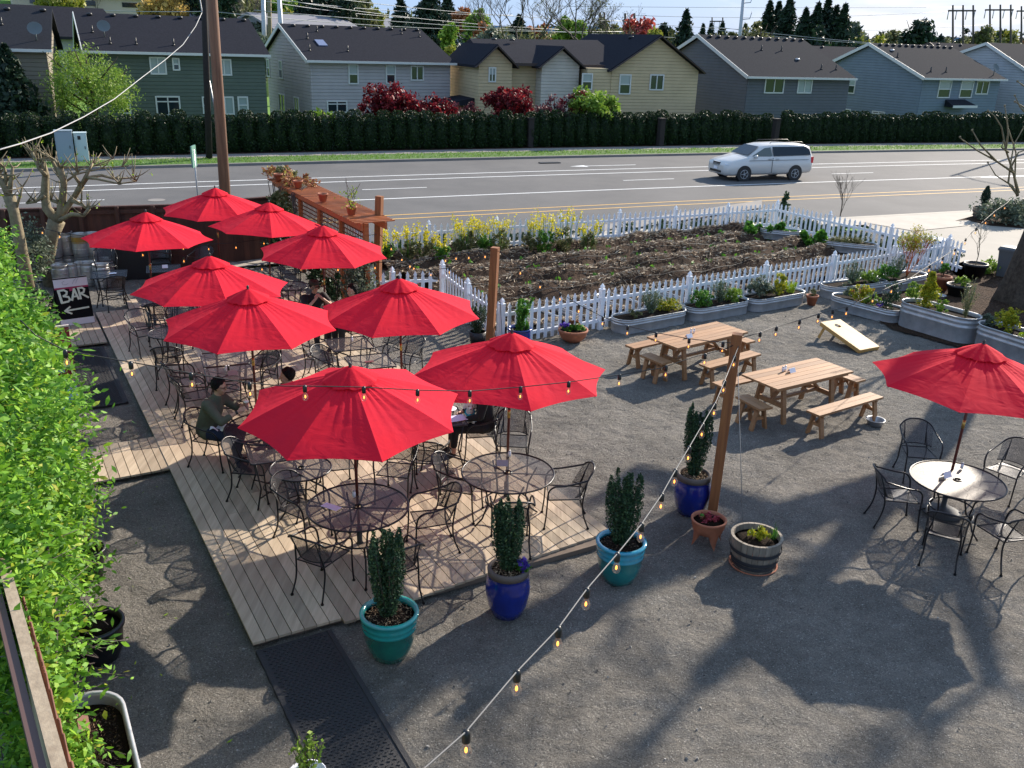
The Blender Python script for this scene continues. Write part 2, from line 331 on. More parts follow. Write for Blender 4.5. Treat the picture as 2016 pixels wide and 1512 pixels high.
# ---------------- ground, road, deck ----------------
def Yk(x):
    x2=min(max(x,-90),130); return 52.3+.457*x2-.0011*x2*x2+(x-x2)*(.457-.0022*x2)
def K(x,d,z=0.):
    s=.457-.0022*min(max(x,-90),130); l=math.hypot(1,s); return Vector((x-s/l*d*1.0,Yk(x)+d/l,z))
xs=[-200,-160,-130]+[x for x in range(-100,141,5)]+[170,220,300]
def band(name,d0,d1,z,M,a=-200,b=300,n=None):
    X=[x for x in xs if a<=x<=b] if n is None else [a+(b-a)*i/n for i in range(n+1)]
    return struct(name,strip([K(x,d0,z) for x in X],[K(x,d1,z) for x in X]),M)
def terr(x,y):
    s=(y-Yk(max(min(x,150),-150)))
    h=-.06
    if s>5: h=-.06-1.25*min(1,(s-5)/3)
    if s>32:
        q=min(1,(s-32)/150); q=q*q*(3-2*q)
        ang=math.degrees(math.atan2(x,y)); A=np.interp(ang,[-40,-18,-8,0,10,40],[16,14,8,4,2.5,2.5]); h+=A*q
        if s>400: h+=min(1,(s-400)/600)*(6+6*math.sin(ang*.2)+4*math.sin(ang*.77))
    return h
gm=MB(); gx=[-900,-500,-300,-200]+[-150+6*i for i in range(56)]+[200,240,300,450,700,1200]; gy=[-30,0,20]+[24+4*i for i in range(50)]+[240,280,340,420,520,650,800,1000,1400,2000]
gm.add([(x,y,terr(x,y)) for y in gy for x in gx],[(j*len(gx)+i,j*len(gx)+i+1,(j+1)*len(gx)+i+1,(j+1)*len(gx)+i) for j in range(len(gy)-1) for i in range(len(gx)-1)],0,True)
M_lawn=mat('lawn',(.13,.26,.02),.95,c2=(.08,.18,.015),scale=.15)
struct('ground',gm,M_lawn)
# yard gravel sheet
yard=[W(-3,-8),W(30,-8),(22,16,0),(16,27,0),K(9.5,-22,0),K(-4,-21.9,0),K(-24,-21.2,0),W(-4,22)]
struct('gravel_yard',poly(yard,-.034),M_gravel)
from mathutils import noise as mno
gs=MB(); gx0,gy0,gw,gh=-13.,5.,27.,24.; gnx,gny=390,345
def gz(x,y):
    e=min(1,max(0,min(x-gx0,gx0+gw-x,y-gy0,gy0+gh-y)/.6))
    f=mno.fractal(Vector((x*1.1,y*1.4,0)),.9,2.1,5)*.026+(abs(mno.noise(Vector((x*3.1+5,y*4.2,3))))-.18)*.055+mno.noise(Vector((x*8,y*10,7)))*.011
    return (max(-.030,min(.024,f))-.004)*e
gs.add([(gx0+gw*i/gnx,gy0+gh*j/gny,gz(gx0+gw*i/gnx,gy0+gh*j/gny)) for j in range(gny+1) for i in range(gnx+1)],[(j*(gnx+1)+i,j*(gnx+1)+i+1,(j+1)*(gnx+1)+i+1,(j+1)*(gnx+1)+i) for j in range(gny) for i in range(gnx)],0,True)
def inside0(p,pg):
    c=False; j=len(pg)-1
    for i in range(len(pg)):
        if (pg[i][1]>p[1])!=(pg[j][1]>p[1]) and p[0]<(pg[j][0]-pg[i][0])*(p[1]-pg[i][1])/(pg[j][1]-pg[i][1])+pg[i][0]: c=not c
        j=i
    return c
gs.f=[f for f in gs.f if inside0(gs.v[f[0]],yard)]; gs.m=[0]*len(gs.f); gs.sm=[True]*len(gs.f)
struct('gravel_surface',gs,M_gravel)
dry=mat('dry_earth',(.16,.12,.085),.95,c2=(.08,.055,.038),scale=3.,bump=.8,bscale=30.)
struct('mulch_bed',poly([at(1640,596),at(1742,572),at(1900,515),at(1975,540),(19,24.5,0),(19,14,0),at(1985,735),at(1905,690),at(1757,650),at(1690,610)],.028),M_mulch)
band('road',-19.9,0,-.02,M_asph)
band('kerb',0,.18,.10,M_concd); 
kb=MB(); kb.add([K(x,0,z) for z in(-.02,.10) for x in xs],[(i,i+1,len(xs)+i+1,len(xs)+i) for i in range(len(xs)-1)]); struct('kerb_face',kb,M_concd)
band('grass_verge',.18,2.5,.09,M_grass)
band('far_sidewalk',2.5,3.9,.094,M_concd)
band('hedge_bed',3.9,6.0,.08,M_mulch)
gb=MB(); n=26000; X_=nr.rand(n)*125-50; D_=.22+nr.rand(n)*2.2
C_=[tuple(K(float(x),float(d),.11+.05*float(h))) for x,d,h in zip(X_,D_,nr.rand(n))]; gb.leaves(C_,.05,aspect=.25,up=1.5); g=obj('verge_grass',gb,M_blade); tag(g,'short mown grass strip growing between the kerb and the far sidewalk','grass',kind='stuff')
def line(name,d,wd,a,b,M,z=-.014,nn=40): band(name,d-wd/2,d+wd/2,z,M,a,b,n=nn)
line('lane_line',-4.9,.13,-60,140,M_line); line('lane_line',-6.25,.13,-60,140,M_line)
line('lane_line',-11.2,.13,-60,140,M_line); 
for a in range(-60,140,12): line('lane_dash',-8.7,.1,a+1.5,a+4.2,M_line,nn=3)
line('centre_line',-14.75,.11,-60,140,M_liney); line('centre_line',-15.5,.11,-60,140,M_liney)
# bike lane arrow
ar=MB(); p=at(1205,325); u=(K(p.x+1,0)-K(p.x,0)).normalized(); v=Vector((-u.y,u.x,0)); z_=Vector((0,0,-.013-p.z))
for q in ([(-1.6,-.06),(1.5,-.06),(1.5,.06),(-1.6,.06)],[(-1.6,-.3),(-1.6,.3),(-2.6,0)]): ar.add([p+u*a_+v*b_+z_ for a_,b_ in q],[tuple(range(len(q)))])
struct('lane_arrow',ar,M_line)
ar=MB(); p=at(1988,347); z_=Vector((0,0,-.013))
for q in ([(-1.,-.08),(2.5,-.08),(2.5,.08),(-1.,.08)],[(-1.,-.42),(-1.,.42),(-2.3,0)]): ar.add([Vector((p.x,p.y,0))+u*a_+v*b_+z_ for a_,b_ in q],[tuple(range(len(q)))])
struct('lane_arrow',ar,M_line)
mc=MB(); mc.lathe([(0,.0),(.33,.0)],20,tuple(at(308,393))[:2]+(-.012,)); struct('manhole_cover',mc,M_concd)
dr=MB(); p=at(1082,320.5); dr.box((p.x,p.y,.0),(1.2,.35,.05),rz=.42); o=obj('storm_drain',dr,M_black); tag(o,'dark storm drain opening in the far kerb','drain')
# near sidewalk and driveway
band('near_kerb',-20.15,-19.9,.04,M_conc,-60,16.5,n=30)
band('near_sidewalk',-21.4,-20.15,.035,M_conc,-60,34,n=40)
struct('driveway',poly([at(1690,437),at(1720,430),at(1860,421),at(1990,412),(40,44,0),(44,30,0),(21,20.5,0),at(1975,520),at(1905,560),at(1850,520)],.028),mat('driveway_concrete',(.30,.27,.225),.85,var=.08,scale=.8,bump=.1))
struct('sidewalk_slab',poly([at(1700,440),at(1720,432),at(1860,424),at(1925,420),at(1905,446),at(1800,457)],.045),M_conc)
struct('gravel_island',poly([at(1880,437),at(1920,426),at(1990,416),(30,40,0),(27,33,0),at(2000,450),at(1950,446),at(1905,436)],.05),M_mulch)
struct('asphalt_apron',poly([at(700,520),at(700,560),at(860,530),at(1000,490),at(1500,410),at(1500,395)],.03),M_concd)
# deck
dk=MB(); bw=.1425; nn=0; n_=1.744
while n_<6.6-.02:
    t0=8.32 if n_<2.62 else (8.22+.055*(n_-2.62)*1.6); t_=t0; tend=22. if n_>1.7 else 21
    cuts=[t0]+sorted([t0+rnd.uniform(1.5,4.8)+4.9*i for i in range(3)])+[tend]
    for a,b in zip(cuts[:-1],cuts[1:]):
        if b-a<.1: continue
        c=W(n_+bw/2,(a+b)/2,.085); dk.box(c,(bw-.010,b-a-.004,.03),rz=TA)
    n_+=bw
struct('deck',dk,M_deck)
dfm=MB(); c=W(4.17,15.2,.03); dfm.box(c,(4.8,13.6,.07),rz=TA); struct('deck_frame',dfm,mat('frame_wood',(.16,.12,.09),.9))
for (n0,n1,t0,t1) in ((.35,1.735,13.05,14.33),(.0,1.735,19.7,22.2)):
    s_=MB(); n_=n0
    while n_<n1-.05: s_.box(W(n_+bw/2,(t0+t1)/2,.075),(bw-.010,t1-t0,.03),rz=TA); n_+=bw
    struct('deck_walkway',s_,M_deck)
# rubber mats with raised strips
def rmat(n0,n1,t0,t1,label):
    r=thing('rubber_mat',label,'mat',W((n0+n1)/2,(t0+t1)/2,0),TA,'rubber mats beside the deck'); a=(n1-n0)/2; b=(t1-t0)/2
    mb=MB(); mb.box((0,0,.012),(2*a,2*b,.030)); obj('mat_sheet',mb,M_rubber,r)
    mb=MB()
    for s in (-1,1): mb.box((s*(a-.03),0,.033),(.05,2*b-.01,.010))
    obj('mat_edge',mb,M_rubber,r); mb=MB()
    k=0; y=-b+.06
    while y<b-.04:
        x=-a+.09+(.03 if k%2 else 0)
        while x<a-.08: mb.box((x,y,.031),(.032,.012,.009),rz=.5 if (k%2) else -.5); x+=.062
        y+=.04; k+=1
    obj('mat_tread',mb,M_rubber,r)
rmat(1.76,2.60,5.2,8.27,'long black rubber mat running from the near end of the deck')
rmat(.78,1.62,16.2,19.6,'black rubber mat between the two side walkways near the red board')
# ---------------- picket fences ----------------
fence_v=[0]
def picket(mb,p,h,ang,wd=.085):
    q=[(-wd/2,0),(wd/2,0),(wd/2,h-.17),(wd*.32,h-.135),(wd*.52,h-.09),(0,h),(-wd*.52,h-.09),(-wd*.32,h-.135),(-wd/2,h-.17)]
    c,s=math.cos(ang),math.sin(ang); th=.010; V=[];nq=len(q)
    for o_ in (-th,th):
        for x,z in q: V.append((p[0]+x*c-o_*s,p[1]+x*s+o_*c,p[2]+z))
    mb.add(V,[tuple(range(nq)),tuple(range(nq,2*nq))[::-1]]+[(i,(i+1)%nq,(i+1)%nq+nq,i+nq) for i in range(nq)])
def picket_fence(label,P,hs=.92,pitch=.2,endpost=True,name='picket_fence'):
    r=thing(name,label,'fence',(P[0][0],P[0][1],0),0,'white picket fence round the vegetable garden' if name=='picket_fence' else None); o0=Vector((P[0][0],P[0][1],0))
    for i in range(len(P)-1):
        a=Vector((P[i][0],P[i][1],0))-o0; b=Vector((P[i+1][0],P[i+1][1],0))-o0; d=b-a; L=d.length; u=d/L; ang=math.atan2(u.y,u.x)
        mb=MB(); k=max(1,round(L/pitch))
        for j in range(1,k): picket(mb,a+u*(L*j/k)+Vector((0,0,.04)),hs,ang)
        obj('picket_panel',mb,M_white,r)
        nrm=Vector((-u.y,u.x,0))
        for z in (.2,.70): mb=MB(); mb.beam(a+nrm*.028+Vector((0,0,z)),b+nrm*.028+Vector((0,0,z)),.035,.075); obj('rail',mb,M_white,r)
    for i,p in enumerate(P):
        if i==len(P)-1 and not endpost: break
        q=Vector((p[0],p[1],0))-o0; mb=MB(); mb.box(q+Vector((0,0,.47)),(.105,.105,.94),rz=.6); 
        mb.box(q+Vector((0,0,.955)),(.12,.12,.025),rz=.6)
        mb.lathe([(.05,.965),(.035,.98),(.062,1.01),(.045,1.045),(0,1.10)],4,tuple(q),smooth=False); obj('post',mb,M_white,r)
    return r
near=[at(x,y,1.05) for x,y in ((989,590),(1107,573),(1297,546),(1465,523),(1617,501),(1755,481),(1872,463))]
back=[at(x,y,1.05) for x,y in ((700,444),(789,435),(927,424),(1085,409),(1222,397),(1352,404-8),(1470,398),(1532,395))]
right=[at(x,y,1.05) for x,y in ((1532,395),(1636,417),(1758,442),(1871,464))]
leftf=[at(x,y,1.05) for x,y in ((871,514),(921,550),(989,590))]
back=[Vector((back[0].x+(back[-1].x-back[0].x)*i/7,back[0].y+(back[-1].y-back[0].y)*i/7,0)) for i in range(8)]
for k in range(1,6): 
    near[k]=near[0]+(near[-1]-near[0])*(k/6)
picket_fence('white picket fence on the near side of the garden behind the steel tanks',near,endpost=False)
picket_fence('white picket fence along the road behind the yellow flowers',back,endpost=False)
picket_fence('white picket fence on the right side of the garden towards the driveway',right)
picket_fence('short white picket fence run from the gate to the near corner',leftf,endpost=False)
g0=at(862,524,1.05); g1=at(772,528,1.05); g2=at(700,531,1.05)
picket_fence('white picket garden gate with black hinge beside the timber post',[g1,g0],endpost=False,name='garden_gate')
gp=MB(); gp.beam((g0-g1)*1+Vector((-.35,0,.74)) if False else Vector((g0.x-g1.x-.3,g0.y-g1.y,.74)),Vector((g0.x-g1.x,g0.y-g1.y,.74)),.05,.035)
hg=obj('hinge',gp,M_black,[o for o in bpy.data.objects if o.name.startswith('garden_gate')][0])
picket_fence('short white picket fence between the gate and the trellis',[g2,g1],endpost=False)
e0=near[-1]; e1=at(1903,476,1.0)
picket_fence('last short white picket run at the driveway corner',[e0,e1],endpost=False)
# ---------------- vegetable garden ----------------
A=near[0]; B=near[-1]; C=right[0]; D=leftf[0]; E_=back[0]
gpoly=[leftf[0],near[0],near[-1],right[0],back[0]]
gd=MB(); U=(B-A).normalized(); V_=Vector((-U.y,U.x,0))
def soilz(s,q):
    f=.19*math.sin(q*2*math.pi/1.35)+.05*math.sin(s*1.7+q*3)+.04*math.sin(s*4.1+1.3*math.sin(q*5))
    return .10+f*.9
def gfn(a,b):
    s=-3.6+a*18.6; q=.25+b*9.6
    e=1.0
    p=Vector((A.x,A.y,0))+U*s+V_*q
    return (p.x,p.y,soilz(s,q)+nr.rand()*.05)
# keep only quads inside the fenced outline
def inside(p,pg):
    c=False; j=len(pg)-1
    for i in range(len(pg)):
        if (pg[i][1]>p[1])!=(pg[j][1]>p[1]) and p[0]<(pg[j][0]-pg[i][0])*(p[1]-pg[i][1])/(pg[j][1]-pg[i][1])+pg[i][0]: c=not c
        j=i
    return c
gd.grid(gfn,190,110)
gd.f=[f for f in gd.f if inside(gd.v[f[0]],gpoly)]; gd.m=[0]*len(gd.f); gd.sm=[True]*len(gd.f)
struct('garden_soil',gd,mat('garden_earth',(.095,.060,.040),.95,c2=(.026,.016,.011),spec=.1,scale=3.5,bump=1.,bscale=22.,bdist=.05))
st=MB(); C_=[]
for i in range(85000):
    s=nr.rand()*18.6-3.6; q=.2+nr.rand()*9.6; p=Vector((A.x,A.y,0))+U*s+V_*q
    dens=max(.06,.25+1.0*math.sin(q*2*math.pi/1.35+.3))+(.9 if q<1.7 else 0)+.12*math.sin(s*1.3)
    if nr.rand()<max(.12,dens)**1.5*.62 and inside(p,gpoly): C_.append((p.x,p.y,soilz(s,q)+.05+.02*nr.rand()))
st.leaves(C_,.065,aspect=.13,szvar=.7,flat=.25); o=obj('straw_mulch',st,mat('straw',(.4,.3,.2),.8,island=[(0,(.20,.14,.09)),(.5,(.42,.32,.21)),(1,(.66,.54,.38))])); tag(o,'pale dry straw scattered over the dark garden rows','straw',kind='stuff')
sd=MB(); C_=[]
for q in (3.1,4.45,5.8):
    s=-2.5
    while s<13:
        p=Vector((A.x,A.y,0))+U*s+V_*(q+nr.randn()*.06)
        if inside(p,gpoly): C_+=[(p.x+nr.randn()*.05,p.y+nr.randn()*.05,soilz(s,q)+.09+nr.rand()*.05) for _ in range(4)]
        s+=.4+nr.rand()*.6
sd.leaves(C_,.055,aspect=.6); o=obj('seedlings',sd,M_green); tag(o,'rows of tiny green seedlings coming up between the straw rows','seedlings',kind='stuff')
ir=MB()
for q in (1.4,2.75,3.3,4.1,4.7,5.45): ir.tube([Vector((A.x,A.y,0))+U*s+V_*(q+.07*math.sin(s+q))+Vector((0,0,soilz(s,q)+.07)) for s in np.arange(-.5,13,.4)],.010,4)
o=obj('drip_hose',ir,M_cable); tag(o,'thin black drip hoses laid along the garden rows','hose')
# strip of plants between fence and sidewalk
sb=MB(); C_=[]
for i in range(90):
    a=nr.rand(); p=back[0]*(1-a)+back[-1]*a; 
    if nr.rand()<.75: p=p+Vector((-.1+nr.rand()*.1,.35+nr.rand()*.25,0)); C_.append(clumps(110,(p.x,p.y,.22+.1*nr.rand()),(.28,.22,.25),6,.1))
for i in range(60):
    a=nr.rand(); p=right[0]*(1-a)+right[-1]*a+Vector((.5,.25,0)); C_.append(clumps(110,(p.x,p.y,.25),(.3,.3,.28),6,.1))
sb.leaves(np.concatenate(C_),.05); o=obj('border_planting',sb,M_box); tag(o,'low dark border plants outside the picket fence','ground cover',kind='stuff')
# ---------------- brown board fence, pergola with lattice ----------------
f0=at(40,411,1.8); f1=at(330,403,1.8); f2=at(545,386,1.8)
r=thing('board_fence','tall dark brown board fence behind the kegs and rear umbrellas','fence',(0,0,0))
mb=MB(); 
for a,b in ((f0+(f0-f1)*.4,f1),(f1,f2)):
    a=Vector((a.x,a.y,0)); b=Vector((b.x,b.y,0)); k=int((b-a).length/.15); u=(b-a)/k; an=math.atan2(u.y,u.x)
    for i in range(k): mb.box(a+u*(i+.5)+Vector((0,0,.88)),(u.length-.001,.02,1.76),rz=an)
obj('fence_boards',mb,M_brownfence,r); mb=MB()
for a,b in ((f0+(f0-f1)*.4,f1),(f1,f2)): mb.beam((a.x,a.y,1.79),(b.x,b.y,1.79),.13,.04); mb.beam((a.x,a.y-.05,1.66),(b.x,b.y-.05,1.66),.04,.1)
obj('fence_cap',mb,M_brownfence,r)
for i in range(5):
    p=f0+(f1-f0)*(i/4-.1); mb=MB(); mb.box((p.x,p.y-.07,.9),(.1,.1,1.8)); obj('fence_post',mb,M_brownfence,r)
r=thing('pergola','reddish brown slatted pergola with lattice screen beside the garden gate','pergola',W(7.45,22.7,0),TA)
L2=3.55
for y in np.linspace(-L2+.25,L2-.35,5):
    mb=MB(); mb.box((-.12,y,1.12),(.11,.11,2.24)); obj('post',mb,M_pergola,r)
mb=MB()
for x in (-.30,.28): mb.box((x,0,2.20),(.045,2*L2,.16))
obj('beam',mb,M_pergola,r)
mb=MB(); y=-L2
while y<L2: mb.box((0,y,2.31),(.96,.050,.028)); y+=.155
obj('slats',mb,M_pergola,r)
mb=MB(); y=-L2+.3
while y<L2-.3: mb.box((-.12,y,1.15),(.012,.03,1.75)); y+=.105
z=.3
while z<2.05: mb.box((-.105,0,z),(.012,2*L2-.5,.03)); z+=.105
mb.box((-.12,0,.24),(.05,2*L2-.5,.08)); mb.box((-.12,0,2.06),(.05,2*L2-.5,.08)); obj('lattice',mb,M_lattice,r)
def flowerpot(r0,r1,h,label,loc,M=M_terra,name='flower_pot',soil=True,cat='plant pot',group=None,z=0):
    r=thing(name,label,cat,(loc[0],loc[1],z),0,group); mb=MB()
    mb.lathe([(r0,0),(r1*.97,h*.8),(r1*1.07,h*.8),(r1*1.07,h),(r1*.93,h),(r1*.88,h*.84),(0,h*.84)],26); obj('pot_wall',mb,M,r)
    if soil: mb=MB(); mb.lathe([(r1*.87,h*.85),(r1*.4,h*.9),(0,h*.9)],18); obj('soil',mb,M_soil,r)
    return r
for i,(px,py) in enumerate(((548,352),(587,366),(636,392),(692,418))):
    p=at(px,py,2.4); flowerpot(.08,.12,.2,['empty terracotta pot on the vine covered far end of the pergola roof','terracotta pot second from the far end of the pergola roof','terracotta pot in the middle of the pergola roof','terracotta pot with a wispy plant on the near end of the pergola roof'][i],p,z=2.345,group='terracotta pots on the pergola roof')
mb=MB(); C_=[]
p=at(692,412,2.6)
for k in range(5): q=p+Vector((nr.randn()*.06,nr.randn()*.06,0)); mb.tube([p,(p+q)/2+Vector((nr.randn()*.04,0,.25)),q+Vector((nr.randn()*.1,0,.6*nr.rand()+.35))],.006,4); C_+=[tuple(q+Vector((nr.randn()*.08,nr.randn()*.08,.5*nr.rand()))) for _ in range(22)]
mb.leaves(C_,.03,mi=1); tag(obj('potted_seedling',mb,[M_twig,M_lime]),'wispy pale green plant growing from the near pot on the pergola','plant')
# vine over the far end of the pergola
r=thing('climbing_vine','autumn coloured vine draped over the far end of the pergola','vine',W(7.4,25.3,0),TA)
mb=MB(); C_=np.concatenate([clumps(1500,(0,-.2,2.4),(.6,1.4,.14),26,.13),clumps(500,(-.1,.9,2.45),(.5,.4,.2),9,.13)]); mb.leaves(C_,.05,aspect=.5)
obj('dry_foliage',mb,mat('vine_russet',(.4,.2,.1),.7,island=[(0,(.16,.05,.03)),(.5,(.36,.14,.06)),(.8,(.5,.28,.1)),(1,(.4,.4,.08))],trans=.2),r)
mb=MB(); mb.leaves(np.concatenate([clumps(2300,(-.28,-.1,1.6),(.13,1.3,.7),22,.16),clumps(400,(.0,.6,2.5),(.35,.5,.14),9,.1)]),.055,aspect=.5); obj('green_foliage',mb,M_olive,r)
mb=MB()
for k in range(14): y=nr.rand()*2.8-1.5; mb.tube([(-.22,y+.2*nr.randn(),.1),(-.25,y,1.2),(-.35,y+.1*nr.randn(),2.2),(0,y,2.42)],.012,4)
obj('stems',mb,M_twig,r)
def bush(label,c,rad,n,M,name='shrub',cat='shrub',size=.05,k=None,stem=True,aspect=.5,group=None,spread=None,Mf=None,nf=0,fsz=.03):
    z0=c[2]-rad[2]; r=thing(name,label,cat,(c[0],c[1],max(z0,0)),0,group); mb=MB()
    mb.leaves(clumps(n,(0,0,c[2]-max(z0,0)),rad,k or max(8,n//60),spread or max(rad)*.24),size,aspect=aspect); obj('foliage',mb,M,r)
    if nf: mb=MB(); mb.leaves(clumps(nf,(0,0,c[2]-max(z0,0)+rad[2]*.2),rad,max(5,nf//14),max(rad)*.15),fsz,aspect=.8); obj('flowers',mb,Mf,r)
    if stem:
        mb=MB()
        for q in range(5): mb.tube([(nr.randn()*.02,nr.randn()*.02,0),(nr.randn()*rad[0]*.3,nr.randn()*rad[1]*.3,rad[2]*1.2)],.008+rad[2]*.012,4)
        obj('stems',mb,M_twig,r)
    return r
p=at(762,555,.7); bush('pale leafy climber on the near end of the trellis by the gate',(W(7.2,19.4)[0],W(7.2,19.4)[1],1.0),(.35,.35,.85),1500,M_grayg,size=.05)
for i,(n_,t_,h_) in enumerate(((6.95,20.6,.5),(6.95,22.2,.45),(7.0,24.0,.6),(6.9,25.4,.6))):
    q=W(n_,t_); bush(['dark shrub at the foot of the lattice nearest the gate','dark shrub at the foot of the lattice behind the man in the cap','dark shrub at the lattice below the rear red umbrella','dark shrub under the vine at the far end of the lattice'][i],(q.x,q.y,h_),(.3,.45,h_*.95),900,M_box,size=.05,group='dark shrubs along the lattice')
# yellow flowering kale plants
fl=[(760,498,.8),(805,505,1.0),(835,502,1.0),(868,504,.75),(908,490,1.05),(930,488,1.0),(957,486,1.0),(985,486,1.05),(1045,485,1.15),(1072,484,1.1),(1108,482,1.2),(1157,480,.85)]
for i,(x,y,h_) in enumerate(fl):
    p=at(x,y+14,.1); h_*=1.02; r=thing('flowering_plant',['yellow flowering kale at the left end of the row by the trellis','second yellow flowering kale from the trellis','third yellow flowering kale from the trellis, tall','short sparse yellow kale, fourth from the trellis','yellow flowering kale just left of the middle timber post','bushy yellow flowering kale behind the middle timber post','yellow kale just right of the middle timber post','yellow kale two to the right of the middle timber post','thick yellow flowering kale at the left of the right hand clump','thick yellow flowering kale in the middle of the right hand clump','tallest yellow flowering kale at the right of the clump','lone small yellow kale standing right of the clump'][i],'flowering plant',p,0,'yellow flowering kale plants in the garden')
    mb=MB(); mb.leaves(clumps(900,(0,0,h_*.34),(.31,.27,h_*.42),24,.09),.042,aspect=.4); obj('foliage',mb,M_olive if i%3 else M_green,r)
    mb=MB(); C_=[]
    for k in range(13):
        a,b=nr.randn(2)*.20; hh=h_*(.66+.36*nr.rand()); mb.tube([(a*.3,b*.3,0),(a,b,hh)],.006,4)
        C_.append(np.array([(a,b,hh)])+nr.normal(size=(20,3))*np.array([.035,.035,.09]))
    obj('stems',mb,M_green,r); mb=MB(); mb.leaves(np.concatenate(C_),.026,aspect=.9); obj('flowers',mb,M_yellowfl,r)
for i,(px,py,sz) in enumerate(((1480,455,.42),(1528,457,.30),(1562,460,.32),(1595,468,.34),(1615,476,.28))):
    p=at(px,py,.35); bush(['big leafy green chard at the back corner of the garden','bright green greens behind the far steel tank','bright green greens above the right end of the far steel tank','leafy greens between the two tanks in the garden','dark leafy greens beside the second tank in the garden'][i],(p.x,p.y,.35),(sz*1.3,sz,sz),420,M_green,name='leafy_greens',cat='vegetable plant',size=.10,aspect=.7,group='leafy greens in the far corner of the garden')
# ---------------- arborvitae hedge, pillars, utility things by the road ----------------
def arb_mesh():
    mb=MB(); n=2300; t_=nr.rand(n)**.8; a=nr.rand(n)*6.283; h=2.0
    rr=.46*(1-.28*np.clip((t_-.45)/.55,0,1)**1.6)*(.86+.16*nr.rand(n)); rr=np.where(t_>.93,rr*(1-(t_-.93)*7)*1.1,rr)
    rip=1+.07*np.sin(a*5+t_*9); C_=np.stack([rr*rip*np.cos(a),rr*rip*np.sin(a)*1.05,.03+t_*h],1)
    mb.leaves(C_,.055,aspect=.45,up=.8); mb.lathe([(.38,.02),(.40,1.1),(.30,1.65),(.10,1.80),(0,1.82)],10); return mb
var=[arb_mesh() for _ in range(3)]; vm=[]
pil=[(75,262),(445,265),(765,262),(1049,263),(1307,262),(1533,262)]
pilx=[at(x,300-(x/2016)*16,.08).x for x,_ in pil]
x=K(-33,4.75).x-2; i=0; first=[None]*3
xx=-38.
while xx<60:
    p=K(xx,4.85,.08); px_=proj((p.x,p.y,1.))[0]
    if -40<px_<2060 and min(abs(p.x-q-.25) for q in pilx)>.22:
        k=i%3; lab='dense dark green arborvitae in the clipped hedge row along the far sidewalk'
        if first[k] is None:
            o=obj('arborvitae',var[k],M_arb); first[k]=o; tag(o,lab,'hedge shrub','arborvitae hedge along the far sidewalk')
        else: o=first[k].copy(); col.objects.link(o)
        o.location=p; o.rotation_euler=(0,0,rnd.random()*6); s=rnd.uniform(.93,1.09); o.scale=(rnd.uniform(.97,1.1),rnd.uniform(.97,1.1),s)
    i+=1; xx+=.84*math.cos(.42)
for j,(x,_) in enumerate(pil):
    p=at(x,300-(x/2016)*16,.08); mb=MB(); q=p+Vector((-.2,.5,0)); mb.box((0,0,.85),(.34,.4,1.7),rz=.43); mb.box((0,0,1.72),(.42,.46,.08),rz=.43)
    o=obj('brick_pillar',mb,mat('pillar_brick',(.035,.026,.022),.9,c2=(.018,.014,.012),scale=25.),loc=q); tag(o,'brick pillar in a gap of the dark hedge, number %s counted from the left end'%['one','two','three','four','five','six'][j],'pillar','brick pillars in the hedge')
def cabinet(label,px,py,w_,h,c,M,lean=0):
    p=at(px,py,.09); r=thing('utility_cabinet',label,'utility cabinet',p,.42,'utility cabinets on the far verge'); 
    mb=MB(); mb.box((0,0,h/2),(w_,.5,h)); mb.box((0,-.0,h+.015),(w_+.05,.55,.04)); obj('housing',mb,M,r)
    mb=MB(); mb.box((0,-.257,h*.5),(w_*.86,.012,h*.88)); obj('door',mb,M,r)
    mb=MB(); mb.box((w_*.3,-.275,h*.5),(.03,.03,.14)); obj('handle',mb,M_black,r); return r
c1=cabinet('grey steel utility cabinet with a door handle, left of the white meter cabinet',132,319,.75,1.45,0,mat('cabinet_grey',(.27,.33,.38),.5))
c2=cabinet('white meter cabinet with a small dark window, right of the grey cabinet',164,317,.55,1.32,0,mat('cabinet_white',(.50,.60,.60),.5))
mb=MB(); mb.box((-.05,-.27,1.12),(.13,.02,.17)); obj('meter_window',mb,M_black,c2)
# street sign edge-on
p=at(392,415,0); r=thing('street_sign','green street name sign seen edge-on on a steel post at the left','sign',p); mb=MB(); mb.tube([(0,0,0),(-.0,0,2.2)],.03,6); obj('post',mb,M_galv,r); mb=MB(); mb.box((-.02,.0,1.95),(.05,.6,.75),rz=.1); obj('sign_plate',mb,mat('sign_green',(.12,.26,.20),.5),r)
# utility poles
p=atY(432,385,30.5); q=atY(397,-60,28.5)
b=Vector((at(445,470,0).x,at(445,470,0).y,0)); b=Vector((p.x+.15,p.y+.1,0))
r=thing('utility_pole','tall weathered reddish brown wooden utility pole behind the rear umbrella','utility pole',(b.x,b.y,0))
top=atY(400,-260,30.1); mb=MB(); top2=top-Vector((b.x,b.y,0)); mb.tube([(0,0,0),top2*.5,top2],[.185,.165,.15],14); obj('pole_shaft',mb,M_pole,r)
g0=at(412,312,.09); r2=thing('utility_pole','dark blackish wooden pole on the far verge behind the brown pole','utility pole',g0); tp=atY(398,-120,g0.y)-g0; mb=MB(); mb.tube([(0,0,0),tp],[.17,.15],10); obj('pole_shaft',mb,M_poled,r2)
mb=MB(); a=at(441,312,.09); b_=atY(405,120,a.y); mb.tube([a,b_],.035,5); tag(obj('guy_wire_guard',mb,M_galv),'thin pale guy wire guard beside the dark pole on the verge','guy wire')
def cable(name,pts,r_,M,label,cat='cable',group=None,seg=4):
    mb=MB(); mb.tube(pts,r_,seg); o=obj(name,mb,M); return tag(o,label,cat,group)
pa=atY(398,24,30.0); pts=[]
